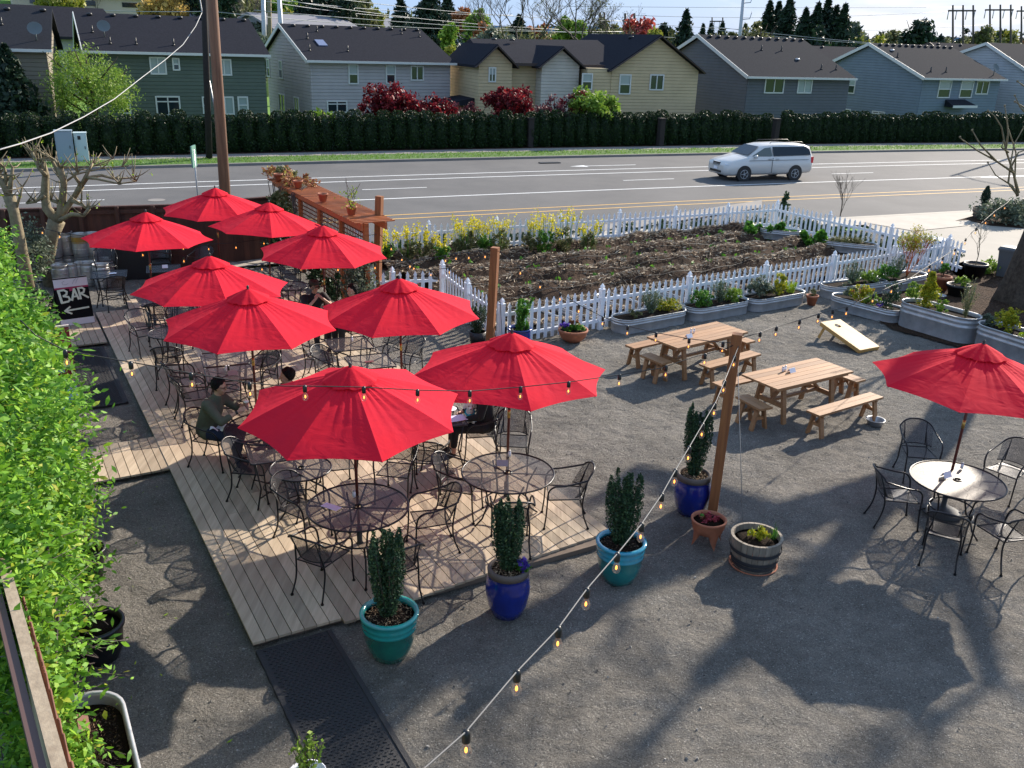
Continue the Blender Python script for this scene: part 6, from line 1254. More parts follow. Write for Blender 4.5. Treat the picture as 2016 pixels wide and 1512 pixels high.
# ---------------- timber posts and string lights ----------------
def tpost(label,base,top,w_=.14):
    b=Vector(base); t_=Vector(top); r=thing('timber_post',label,'post',(b.x,b.y,0),0,'timber posts carrying the string lights'); mb=MB(); mb.beam((0,0,-.1),t_-Vector((b.x,b.y,0)),w_,w_,up=(.3,1,0)); obj('shaft',mb,M_cedarz,r); return r
def ztop(x,y,base): 
    best=None
    for k in range(400):
        z=1+k*.01; e=abs(proj((base.x,base.y,z))[1]-y); best=(e,z) if best is None or e<best[0] else best
    return best[1]
bC=at(1400,1024); zC=ztop(1455,657,bC); tC=at(1452,657,zC); bB=at(963,700); zB=ztop(975,487,bB); tB=at(975,487,zB); bA=at(741,612); zA=ztop(747,386,bA); tA=at(747,386,zA)
tpost('leaning orange brown timber post in front of the picnic tables',bC,tC,.13); tpost('timber post at the near corner of the picket fence',bB,tB,.15); tpost('timber post in front of the garden gate beside the pergola',bA,tA,.15)
nl=0
SL=[
('front string of lights running from the leaning post down to the bottom edge',[(1455,680),(1410,790),(1357,880),(1330,925),(1302,975),(1262,1033),(1213,1093),(1155,1160),(1098,1238),(1015,1325),(918,1440),(833,1515),(770,1575)],None,3.9,[(1448,706),(1428,756),(1408,795),(1382,838),(1357,877),(1328,925),(1302,972),(1262,1030),(1213,1088),(1156,1160),(1100,1236),(1018,1322),(920,1438)],'C',M_cableg,.0068),
('string of lights crossing the foreground umbrella from the left vine to the leaning post',[(40,630),(70,660),(128,690),(200,703),(257,713),(310,722),(376,735),(430,744),(491,754),(560,760),(600,760),(713,762),(822,768),(925,770),(1025,762),(1120,752),(1218,738),(1300,725),(1365,703),(1425,688),(1452,676)],7.9,None,[(128,690),(257,713),(376,735),(491,754),(603,760),(716,762),(822,768),(925,770),(1025,762),(1120,752),(1220,738),(1312,722),(1388,696)],'C',M_cable,.0075),
('string of lights sagging from the fence corner post to the leaning post',[(978,492),(1050,545),(1100,575),(1140,600),(1187,624),(1236,642),(1292,655),(1357,667),(1410,673),(1452,676)],None,None,[(1026,528),(1063,556),(1103,577),(1140,600),(1187,624),(1236,642),(1292,655),(1355,667),(1424,675)],'BC',M_cable,.0075),
('string of lights from the leaning post rising to the thick tree at the right',[(1452,668),(1497,654),(1529,643),(1572,631),(1612,618),(1636,611),(1668,604),(1720,580),(1757,562),(1785,552),(1830,522),(1855,507),(1880,490),(1905,466),(1940,432),(1960,415),(1982,400),(2000,382)],None,25.3,[(1497,654),(1531,642),(1575,631),(1612,618),(1640,610),(1668,604),(1720,580),(1757,562),(1830,520),(1856,505),(1880,488),(1902,470),(1922,450),(1942,430),(1960,416),(1980,402)],'C',M_cable,.0085),
('rear string of lights from the left vine past the pergola umbrella to the gate post',[(40,443),(82,449),(116,457),(160,464),(198,475),(228,469),(298,476),(360,480),(410,481),(465,478),(519,470),(568,463),(625,460),(690,466),(742,462)],21,None,[(82,449),(116,457),(197,475),(229,469),(298,476),(360,480),(410,482),(464,478),(519,470),(568,463),(640,461),(690,466)],'A',M_cable,.010),
('string of lights in front of the pergola umbrella reaching the fence corner post',[(198,474),(280,492),(361,504),(440,514),(515,520),(592,520),(665,521),(738,517),(807,514),(840,510),(877,503),(900,498),(925,497),(955,495),(973,491)],19.5,None,[(280,492),(361,504),(515,520),(592,520),(665,521),(738,517),(807,514),(877,503),(898,498),(923,498),(955,494)],'B',M_cable,.010),
('string of lights dropping from the gate post towards the corner post',[(748,462),(770,481),(793,504),(816,528-8),(843,532),(880,528),(920,512),(970,492)],None,None,[(770,481),(793,500),(816,517),(848,530),(885,526)],'AB',M_cable,.010),
]
zz={'A':Vector((tA.x,tA.y,zA-.45)),'B':Vector((tB.x,tB.y,zB-.05)),'C':Vector((tC.x,tC.y,zC-.12))}
dep=lambda P: P.y*cp-(P.z-CH)*sp
for lab,path,z0,z1,bulbs,ends,Mc,cr_ in SL:
    if len(ends)==2: Za,Zb=dep(zz[ends[0]]),dep(zz[ends[1]])
    elif z0 is None: Za,Zb=dep(zz[ends]),z1
    else: Za,Zb=z0,dep(zz[ends])
    Ls=[0]
    for a,b in zip(path[:-1],path[1:]): Ls.append(Ls[-1]+math.hypot(a[0]-b[0],a[1]-b[1]))
    def dz_at(s): t_=s/Ls[-1]; return 1/((1-t_)/Za+t_/Zb)
    P=[atZ(x,y,dz_at(s)) for (x,y),s in zip(path,Ls)]
    r=thing('string_lights',lab,'string lights',P[0],0,'festoon light strings across the yard'); mb=MB(); mb.tube([p-P[0] for p in P],cr_*.75,5); obj('cord',mb,Mc,r)
    for x,y in bulbs:
        best=min(range(len(path)-1),key=lambda i:math.hypot((path[i][0]+path[i+1][0])/2-x,(path[i][1]+path[i+1][1])/2-y)); a,b=path[best],path[best+1]; d2=(b[0]-a[0])**2+(b[1]-a[1])**2; tt=max(0,min(1,((x-a[0])*(b[0]-a[0])+(y-a[1])*(b[1]-a[1]))/d2))
        q=P[best].lerp(P[best+1],tt)-P[0]; s_=1.0
        mb=MB(); mb.lathe([(.019,-.065),(.022,-.06),(.022,-.01),(.012,.008),(0,.008)],10,q); so_=obj('socket',mb,M_socket,r)
        mb=MB(); mb.lathe([(0,-.158),(.018,-.152),(.028,-.135),(.030,-.118),(.024,-.095),(.015,-.075),(.014,-.062)],12,q); bl=obj('bulb',mb,M_bulb,r)
        mb=MB(); mb.lathe([(0,-.132),(.006,-.127),(.008,-.115),(.005,-.100),(0,-.096)],8,q); obj('filament',mb,M_fil,bl)
cable('guy_wire',[tC-Vector((-.02,0,.2)),at(1462,1028)],.005,M_cablew,'thin vertical steel guy wire beside the leaning timber post behind the barrel','guy wire')
cable('guy_wire',[tB-Vector((-.05,0,.1)),at(990,690)],.006,M_cable,'thin dark guy wire hanging beside the fence corner post','guy wire')
# ---------------- kegs, bin, bar sign ----------------
def make_keg(rad,h,name='beer_keg'):
    r=thing(name,'x','keg',(0,0,0),0,'steel beer kegs by the board fence'); mb=MB(); mb.lathe([(rad*.90,0),(rad*.94,.02),(rad*.93,h*.10),(rad*.94,h*.11),(rad*.99,h*.14),(rad,h*.16),(rad,h*.30),(rad,h*.31),(rad*1.04,h*.325),(rad*1.04,h*.335),(rad,h*.35),(rad,h*.36),(rad,h*.62),(rad,h*.63),(rad*1.04,h*.645),(rad*1.04,h*.655),(rad,h*.67),(rad,h*.68),(rad,h*.82),(rad*.97,h*.86),(rad*.80,h*.90),(rad*.78,h*.905),(rad*.3,h*.91),(0,h*.91)],30); obj('shell',mb,M_keg,r)
    mb=MB(); mb.lathe([(rad*.9,h*.86),(rad*.95,h*.98),(rad*.97,h),(rad*.92,h),(rad*.88,h*.88)],26); mb.f=[f for f in mb.f if len(f)==4]; mb.m=[0]*len(mb.f); mb.sm=[True]*len(mb.f); obj('chime',mb,M_keg,r); return proto(r)
K1=make_keg(.205,.59); K2=make_keg(.12,.59,'beer_keg'); used=set()
KG=[(K1,123,566,0,'front left beer keg of the pile, beside the dark shrub'),(K1,114,550,.60,'keg on top at the left end of the pile, by the pollarded trunk'),(K2,146,564,0,'slim keg right of the front left keg'),(K2,160,561,0,'darker slim keg next to the slim one'),(K1,176,560,0,'keg in the front row below the banded keg'),(K1,203,564,0,'keg just left of the mesh chair, front row'),(K1,213,552,0,'dim keg at the right end of the lower row'),
(K1,140,545,0,'lower keg hidden behind the slim kegs'),(K1,141,545,.60,'tall stacked keg leaning high against the fence'),(K1,168,548,0,'lower keg of the middle stack'),(K1,168,548,.60,'gold banded keg on top of the middle stack'),(K1,192,546,.60,'shiny keg on top, half covered by the far left umbrella'),(K1,194,546,0,'keg under the shiny half covered keg'),(K1,190,535,.60,'rearmost keg glimpsed above the umbrella edge'),(K1,113,552,0,'lower keg under the left end top keg')]
for k,x,y,z,lab in KG:
    p=at(x,y,0); o=k if k.name not in used else dup(k,(0,0,0)); used.add(k.name); o.location=(p.x,p.y,z); o['label']=lab
    if 'high' in lab: o.rotation_euler=(0,-.06,0)
    if 'gold' in lab: mb=MB(); mb.lathe([(.212,.36),(.212,.52)],24); mb.f=[f for f in mb.f if len(f)==4]; mb.m=[0]*len(mb.f); mb.sm=[True]*len(mb.f); obj('band',mb,mat('gold_band',(.35,.22,.06),.4,.6),o)
p=at(272,550); r=thing('dark_bin','long black storage chest between the kegs and the board fence','chest',(p.x,p.y+.3,0),.36); mb=MB(); mb.box((0,0,.42),(1.5,.6,.84)); obj('body',mb,M_black,r); mb=MB(); mb.box((0,0,.865),(1.56,.66,.05)); obj('lid',mb,M_black,r)
a=at(121,643,DZ); b=at(187,634,DZ); u=(b-a).normalized(); an=math.atan2(u.y,u.x); L=(b-a).length; r=thing('bar_sign','black and white A frame sign reading BAR with a left arrow by the vine','sign',(a+b)/2,an); v=Vector((0,1,0)); Hs=1.0; lean=.26
def sg(x,z): return Vector((x,lean*z/Hs,z))
def slab(x0,z0,x1,z1,M,name,off=0.,par=None,back=False,pts=None):
    mb=MB(); o_=Vector((0,-1,lean)).normalized()*off
    P=[sg(*q)+o_ for q in (pts or [(x0,z0),(x1,z0),(x1,z1),(x0,z1)])]
    if back: P=[Vector((p.x,2*lean-p.y,p.z)) for p in P]
    t_=Vector((0,1,-lean)).normalized()*(.02 if off==0 else .003)
    if back: t_=Vector((0,-1,-lean)).normalized()*.02
    n=len(P); mb.add(P+[p+t_ for p in P],[tuple(range(n)),tuple(range(n,2*n))[::-1]]+[(i,i+n,(i+1)%n+n,(i+1)%n) for i in range(n)]); return obj(name,mb,M,par or r)
w2=L/2
M_sb=mat('sign_black',(.008,.008,.009),.85,spec=.1); fp=slab(-w2,0,w2,Hs,M_sb,'front_panel'); slab(-w2,0,w2,Hs,M_sb,'back_panel',back=True)
slab(-w2,.0,w2,.13,mat('sign_white',(.62,.58,.60),.6),'white_band',.006,fp); slab(-w2,.80,w2,Hs,mat('sign_white'),'white_header',.006,fp); slab(-w2,.765,w2,.80,mat('sign_red',(.30,.02,.07),.6),'red_stripe',.006,fp); slab(-.05,.71,.03,.765,mat('sign_red'),'red_tab',.006,fp)
Mchalk=mat('chalk_paint',(.60,.64,.52),.8)
def stroke(pts,wd,name='lettering',off=.008):
    for (x0,z0),(x1,z1) in zip(pts[:-1],pts[1:]):
        d=Vector((x1-x0,z1-z0)); l=d.length; d/=l; n_=Vector((-d.y,d.x))*wd/2; e=d*wd*.3
        yield [(x0-e.x-n_.x,z0-e.y-n_.y),(x1+e.x-n_.x,z1+e.y-n_.y),(x1+e.x+n_.x,z1+e.y+n_.y),(x0-e.x+n_.x,z0-e.y+n_.y)]
S_=[]; bx=-.27
S_+=list(stroke([(-.285,.64),(-.255,.38)],.055)); S_+=list(stroke([(-.30,.645),(-.17,.655),(-.115,.61),(-.13,.555),(-.20,.52),(-.10,.49),(-.075,.43),(-.12,.39),(-.26,.375)],.042))
S_+=list(stroke([(-.035,.41),(.045,.655)],.045)); S_+=list(stroke([(.045,.655),(.105,.42)],.045)); S_+=list(stroke([(-.015,.48),(.09,.49)],.035))
S_+=list(stroke([(.15,.42),(.135,.66)],.045)); S_+=list(stroke([(.12,.66),(.215,.665),(.26,.625),(.235,.56),(.15,.535)],.04)); S_+=list(stroke([(.17,.54),(.315,.43)],.042))
A_=list(stroke([(-.17,.262),(.27,.285)],.035))+list(stroke([(-.10,.335),(-.215,.26)],.035))+list(stroke([(-.215,.26),(-.09,.19)],.035))
S_=[[(x*.95,.52+(z-.52)*.93+.10) for x,z in s] for s in S_]; A_=[[(x,z+.05) for x,z in s] for s in A_]
def multi(strokes,M,name,off):
    mb=MB(); o_=Vector((0,-1,lean)).normalized()
    for i,s in enumerate(strokes):
        P=[sg(*q)+o_*(off+.0006*i) for q in s]; mb.add(P,[(0,1,2,3)])
    obj(name,mb,M,fp)
multi(S_,Mchalk,'lettering',.0085); multi(A_,Mchalk,'arrow',.0085)
multi(list(stroke([(-.12,.93),(-.17,.90),(-.16,.86),(-.10,.85),(-.05,.87)],.006))+list(stroke([(.03,.85),(.07,.92),(.13,.97)],.006))+list(stroke([(.10,.86),(.13,.92),(.17,.965)],.006)),mat('faint_pencil',(.25,.23,.26),.8),'faint_script',.012)
mb=MB(); P0_=at(66,690,.8); q0=at(75,742,.3)
p=Vector(W(.45,17.6)); r=thing('red_board','dark red board standing half buried in the vine','board',(p.x,p.y,0),TA+.05); mb=MB(); mb.box((0,0,.55),(.95,.04,1.1),M=Matrix.Rotation(-.12,3,'X')); obj('panel',mb,mat('board_red',(.25,.012,.02),.5),r); mb=MB(); mb.box((.05,-.045,.45),(.5,.02,.35),M=Matrix.Rotation(-.12,3,'X')); obj('notice',mb,mat('notice_blue',(.3,.45,.6),.6),r); mb=MB(); mb.box((0,.065,1.105),(.97,.05,.03)); obj('top_edge',mb,mat('board_edge',(.6,.5,.45),.6),r)
p=Vector(W(.45,14.9)); r=thing('blue_board','pale blue board lying in the vine beside the near walkway','board',(p.x,p.y,0),TA+math.pi/2-.05); mb=MB(); mb.box((0,0,.45),(1.3,.04,.9),M=Matrix.Rotation(.75,3,'X')); obj('panel',mb,mat('board_blue',(.35,.48,.62),.6),r)
# ---------------- vine covered screen on the left ----------------
r=thing('timber_screen','timber screen wall with pale cap board at the lower left, vine growing over it','wall',W(-.36,7.5),TA+math.pi/2+.076)
Ms=wood_mat('screen_boards',(.40,.32,.22),(.24,.18,.12),.8,axis='z',sc_=.6)
mb=MB(); x=-4.8
while x<4.5: mb.box((x,0,1.2),(.137,.03,2.4)); x+=.142
obj('boards',mb,Ms,r); mb=MB(); mb.box((-.15,-.01,2.42),(9.4,.075,.04)); obj('cap_board',mb,Ms,r); mb=MB(); mb.box((-.15,.075,2.30),(9.4,.06,.22)); obj('purlin',mb,mat('purlin_brown',(.10,.055,.045),.6),r)
mb=MB()
for k in range(34): x=-4.4+nr.rand()*3.6; mb.tube([(x,-.05,.2),(x+nr.randn()*.1,-.09-.03*nr.rand(),1.2),(x+nr.randn()*.2,-.08,2.3)],.008+.004*nr.rand(),4)
for k in range(16): z=.9+nr.rand()*1.2; mb.tube([(-4.4,-.07,z),(-2.5,-.10,z+nr.randn()*.1),(0,-.08,z+nr.randn()*.15)],.007,4)
obj('woody_stems',mb,mat('red_stems',(.16,.055,.03),.7,var=.4,scale=3.),r)
r=thing('climbing_vine','bright lime green leafy vine filling the whole left edge above the side walkways','vine',(0,0,0))
C_=[]; n=0; tot=34000
tt=4.3+ (18.6-4.3)*nr.rand(tot)**1.25
for k in range(700):
    t_=6.1+(20.0-6.1)*nr.rand()**1.25; f=min(1,max(0,(t_-5.2)/2.4)); 
    top=1.5+1.45*f - (.3*max(0,(t_-16.5)/3.)); wd=.12+.34*f+.44*min(1,max(0,(t_-7.3)/2.6))+.12*math.sin(t_*2.3)+.08*math.sin(t_*5.1)
    if t_>10.5: wd*=1-.75*(t_-10.5)/9.5
    a=nr.rand()*math.pi; rr=.55+.45*nr.rand()**.5
    nn_=-.50+max(0,wd*math.sin(a)**.7*rr)+.0; z=.35+ (top-.35)*(.5-.5*math.cos(a)*rr) 
    if nr.rand()<.25: z=top*(.9+.12*nr.rand()); nn_=-.62+nr.rand()*(wd+.2)
    m_=88; o_=nr.normal(size=(m_,3))*np.array([.11,.11,.11])*(.8+.4*f); c=W(nn_,t_,z); C_.append(np.array(tuple(c))+o_)
C_=np.concatenate(C_); mb=MB()
d_=np.sqrt(C_[:,0]**2+C_[:,1]**2); nearm=d_<9.5
def leafy(mb,C,size,asp=.42):
    n=len(C); a=nr.normal(size=(n,3)); a[:,2]*=.55; a/=np.linalg.norm(a,axis=1)[:,None]; up=nr.normal(size=(n,3))*.55+np.array([.25,-.1,.9]); b=np.cross(a,up); b/=np.linalg.norm(b,axis=1)[:,None]; nn=np.cross(b,a)
    s=size*(.5+1.0*nr.rand(n)**1.3)[:,None]; V=np.stack([C-a*s,C-a*s*.15+b*s*asp+nn*s*.10,C+a*s*.55+b*s*asp*.7+nn*s*.06,C+a*s*1.1,C+a*s*.55-b*s*asp*.7+nn*s*.06,C-a*s*.15-b*s*asp+nn*s*.10],1).reshape(-1,3); o=len(mb.v); mb.v.extend(map(tuple,V.tolist())); mb.f.extend([tuple(o+6*i+k for k in range(6)) for i in range(n)]); mb.m.extend([0]*n); mb.sm.extend([False]*n)
leafy(mb,C_[nearm],.036); leafy(mb,C_[~nearm],.044); obj('foliage',mb,M_hedgeL,r)
mb=MB(); S2=[]
for k in range(110):
    t_=6.4+12.*nr.rand(); z=.7+1.7*nr.rand(); sf=-.40*max(0,1-(t_-5.8)/3.5); p=W(.05+sf+.2*nr.rand(),t_,z); q=p+Vector(W(.28+.28*nr.rand(),nr.randn()*.35,nr.randn()*.18)); md=(p+q)/2+Vector((0,0,.06)); mb.tube([p,md,q],.0035,4)
    for f in np.linspace(.35,1,7): 
        e=(p.lerp(md,f*2) if f<.5 else md.lerp(q,f*2-1)); S2.append(tuple(e+Vector(nr.randn(3)*.018)))
obj('shoots',mb,M_twig,r); mb=MB(); leafy(mb,np.array(S2),.040,.34); obj('shoot_leaves',mb,M_hedgeL,r)
mb=MB(); 
for k in range(30): t_=6+12*nr.rand(); mb.tube([W(-.3+.2*nr.rand(),t_,.0),W(-.2,t_+nr.randn()*.2,1.),W(.0,t_+nr.randn()*.3,2.)],.012,5)
obj('stems',mb,M_twig,r)
# near-bottom sprigs over the tank
r=thing('vine_sprig','drooping green vine shoots hanging over the bottom left tank','vine',W(-.22,7.35)); mb=MB(); C_=np.concatenate([clumps(520,(0,.1,1.05),(.22,.8,.42),30,.10),clumps(240,(.12,-.6,.75),(.18,.4,.2),14,.08)]); leafy(mb,C_,.036,.40); obj('foliage',mb,M_hedgeL,r); mb=MB()
for k in range(20): y=nr.rand()*1.6-.8; mb.tube([(-.25,y,1.3),(-.05,y+nr.randn()*.1,1.0),(.15,y+nr.randn()*.2,.75)],.004,4)
obj('stems',mb,M_twig,r)
p=at(205,1292); r=thing('nursery_pot','black nursery pot with a brown stump below the vine','planter',(p.x-.05,p.y,0)); mb=MB(); mb.lathe([(.20,0),(.25,.12),(.27,.38),(.295,.38),(.295,.42),(.26,.42),(.25,.36)],28); obj('pot',mb,M_black,r); mb=MB(); mb.lathe([(.25,.36),(0,.38)],16); obj('soil',mb,M_soil,r)
p=at(172,1135); r=thing('nursery_pot','second black pot almost hidden behind the vine','planter',(p.x,p.y,0)); mb=MB(); mb.lathe([(.18,0),(.24,.36),(.26,.38),(.23,.38)],24); obj('pot',mb,M_black,r)
p=at(604,1525,.25); r=thing('small_plant','small bright green leafy plant at the bottom edge on the rubber mat','plant',(p.x,p.y,0)); mb=MB(); 
C_=[]; m2=MB()
for k in range(16): a,b=nr.randn(2)*.07; t_=nr.rand(26)[:,None]; C_.append(np.array([a,b,.62+.05*nr.randn()])*(.35+.65*t_)+nr.normal(size=(26,3))*.012); m2.tube([(0,0,.2),(a,b,.6)],.004,4)
mb.leaves(np.concatenate(C_),.022,aspect=.6); obj('foliage',mb,M_brightg,r); obj('stems',m2,M_twig,r); mb=MB(); mb.lathe([(.12,0),(.16,.26),(.17,.26),(.15,.22),(0,.22)],20); obj('pot',mb,M_whitep,r)
p=at(75,600); bush('dark glossy shrub beside the kegs behind the bar sign',(p.x-.55,p.y+.9,.95),(.55,.6,.98),3200,M_grayg,size=.04,k=50)
p=at(95,650); bush('dark green shrub under the vine left of the bar sign',(p.x-.35,p.y+.3,.45),(.6,.6,.5),1400,M_box,size=.045)
# pollarded trees
def pollard(label,Y,limbs,seed):
    rs=random.Random(seed); o=None; mb=MB(); first=atY(limbs[0][0][0][0],limbs[0][0][0][1],Y); r=thing('pollarded_tree',label,'tree',(first.x,first.y,0)); O=Vector((first.x,first.y,0)); tips=[]
    for path,r0,r1 in limbs:
        P=[atY(x,y,Y+dy)-O for (x,y,dy) in path]; n=len(P)
        if path is limbs[0][0]: P=[Vector((P[0].x+.05,P[0].y,-.05))]+P; n+=1
        rr=[r0+(r1-r0)*i/(n-1) for i in range(n)]
        if r1>.05: rr[-1]*=1.35
        mb.tube(P,rr,9)
        for q in (P[-1],P[-2]) :
            for k in range(rs.randint(2,4)):
                d=Vector((rs.uniform(-.8,.8),rs.uniform(-.6,.6),rs.uniform(-.1,1))).normalized(); L=rs.uniform(.18,.5); mb.tube([q,q+d*L*.5+Vector((0,0,.03)),q+d*L+Vector((0,0,.12))],[r1*.45+.012,.014,.006],5); tips.append(tuple(q+d*L))
    obj('trunk_and_limbs',mb,M_barklt,r); mb=MB(); T_=np.array(tips); T_=T_[nr.rand(len(T_))<.5]; mb.leaves(np.repeat(T_,3,0)+nr.normal(size=(len(T_)*3,3))*.03,.035); obj('buds',mb,M_lime,r)
pollard('knobbly pollarded tree with cut limbs behind the kegs',22.4,[([(92,520,0),(100,470,0),(112,435,0)],.20,.15),([(112,435,0),(92,410,.1),(88,380,.1),(90,345,.1),(82,320,.1)],.13,.07),([(112,437,0),(120,415,0),(124,385,0),(126,360,-.1),(118,330,-.2)],.12,.06),([(112,435,0),(130,410,0),(148,385,.1),(160,365,.2)],.09,.06),
([(126,360,0),(110,330,.1),(100,312,.1),(68,345-30,.2)],.06,.035),([(118,330,0),(108,315,0),(70,322-8,.1)],.045,.02),([(90,345,0),(76,330,0),(64,300,.1)],.06,.03),([(148,385,0),(172,350,.1),(200,345,.2),(225,352,.3),(262,350,.4)],.055,.02),([(160,365,0),(175,335,0),(182,322,.2)],.05,.03),([(172,350,0),(190,352,-.2),(235,362,-.3),(268,357,-.3)],.04,.015),
([(112,437,0),(140,422,-.3),(165,424,-.4),(176,410,-.4)],.06,.04),([(140,395,0),(160,402,-.2),(172,412,-.3)],.05,.03),([(88,385,0),(70,397,0),(52,400,0)],.045,.03),([(120,400,0),(100,394,-.1)],.05,.04),([(160,365,0),(145,345,-.1),(152,338,-.1)],.045,.03),([(118,330,0),(180,328,.2),(222,312,.3)],.03,.012),([(126,360,0),(150,343,.4),(200,331,.6),(240,328,.7)],.03,.012)],3)
pollard('second pollarded tree cut by the left edge above the vine',20.5,[([(38,470,0),(28,420,0),(18,385,0)],.14,.10),([(18,385,0),(8,365,0),(-4,345,0)],.09,.06),([(18,385,0),(22,355,0),(25,330,0)],.06,.03),([(10,368,0),(12,345,0),(8,330,0)],.05,.03),([(28,420,0),(40,385,0),(44,368,0)],.04,.015),([(-4,345,0),(-10,325,0)],.06,.04)],5)
# big tree at the right
def bigtree():
    b=Vector((13.75,23.9,0)); r=thing('large_tree','thick dark tree trunk at the right edge with bare spring branches','tree',b); mb=MB(); rs=random.Random(9)
    P=[(0,0,-.2),(.0,.0,.6),(.08,0,1.5),(.2,.05,2.6),(.7,.1,4.),(1.3,.2,6.),(1.6,.3,8.)]; rr=[.80,.60,.50,.43,.40,.38,.36]
    seg=18; V=[];Fc=[]
    for i,(p,q) in enumerate(zip(P,rr)):
        for k in range(seg): a=2*math.pi*k/seg; w_=q*(1+.10*math.sin(a*5+i)+(.12*math.sin(a*3+1) if i==0 else 0)); V.append((p[0]+w_*math.cos(a),p[1]+w_*math.sin(a),p[2]))
    for i in range(len(P)-1):
        for k in range(seg): Fc.append((i*seg+k,i*seg+(k+1)%seg,(i+1)*seg+(k+1)%seg,(i+1)*seg+k))
    mb.add(V,Fc,0,True); obj('trunk',mb,M_bark,r)
    # thick limbs above the frame; they throw the broad soft shadows over the yard
    limbs=[([(1.6,.3,7.8),(1.0,.9,9.),(.3,1.3,10.4),(-.2,1.3,11.6)],.36,.30),([(.3,1.3,10.4),(-.9,.6,10.9),(-1.7,.2,11.2)],.30,.22),([(1.0,.9,9.),(.4,2.2,9.3),(-.3,3.2,9.6)],.22,.15),([(1.6,.3,8.),(2.2,.9,9.6),(2.4,1.3,11.6)],.30,.2),([(1.6,.3,7.6),(2.8,-.3,8.8),(3.8,-.7,10.2)],.22,.14)]
    mb=MB(); T_=[]
    for path,a_,b_ in limbs:
        n=len(path); mb.tube(path,[a_+(b_-a_)*i/(n-1) for i in range(n)],9); T_.append(Vector(path[-1])); T_.append(Vector(path[-2]))
    def grow(p,d,L,q,k):
        e=p+d*L; mb.tube([p,(p+e)/2+Vector((rs.uniform(-.04,.04)*L,)*3),e],[q,q*.8,q*.6],4,caps=False)
        if k==0: return
        for _ in range(3): grow(e if rs.random()<.6 else (p+e)/2,(d+Vector((rs.uniform(-.7,.7),rs.uniform(-.7,.7),rs.uniform(-.4,.7)))).normalized(),L*rs.uniform(.6,.85),q*.62,k-1)
    for q in T_:
        for k in range(3): grow(q,Vector((rs.uniform(-.9,.9),rs.uniform(-.9,.9),rs.uniform(.1,1))).normalized(),rs.uniform(.6,1.1),.07,2)
    obj('limbs',mb,M_bark,r)
    mb=MB(); O=b
    tw=[[(2004,385,23.4),(1995,340,23.2),(1980,295,23.),(1972,250,22.8),(1958,228,22.7),(1945,218,22.7)],[(1995,340,23.2),(1960,316,22.9),(1925,297,22.7),(1894,275,22.6),(1890,270,22.6)],[(1960,316,22.9),(1930,285,22.6),(1914,256,22.5)],[(1980,295,23.),(1985,262,23.),(1983,240,23.),(1978,208,23.)],[(2004,385,23.4),(1985,360,23.2),(1990,320,23.3),(1996,285,23.3),(2016,250,23.4)],[(1985,300,23.),(1972,290,22.9),(1976,278,22.9)],[(1990,330,23.2),(2005,300,23.2),(2030,292,23.2)],[(2006,380,23.4),(1998,350,23.4),(2000,300,23.5),(1984,250,23.4),(1981,229,23.3)],[(2030,235,23),(2008,210,22.9),(1998,188,22.9)],[(2030,220,23),(1998,200,22.9)],[(2030,180,23),(2003,160,22.9)],[(2003,385,23.4),(1992,365,23.3),(1960,345,23.2),(1945,320,23.2)]]
    for path in tw: 
        Q=[atY(x,y,Y)-O for x,y,Y in path]; n=len(Q); mb.tube(Q,[.030-.020*i/(n-1) for i in range(n)],6); mb.sphere(tuple(Q[-1]),.028,8)
    obj('twigs',mb,M_barklt,r)
bigtree()
# lamp column off the right edge that throws its shadow across the road
p=Vector((34.6,64.4,0)); 
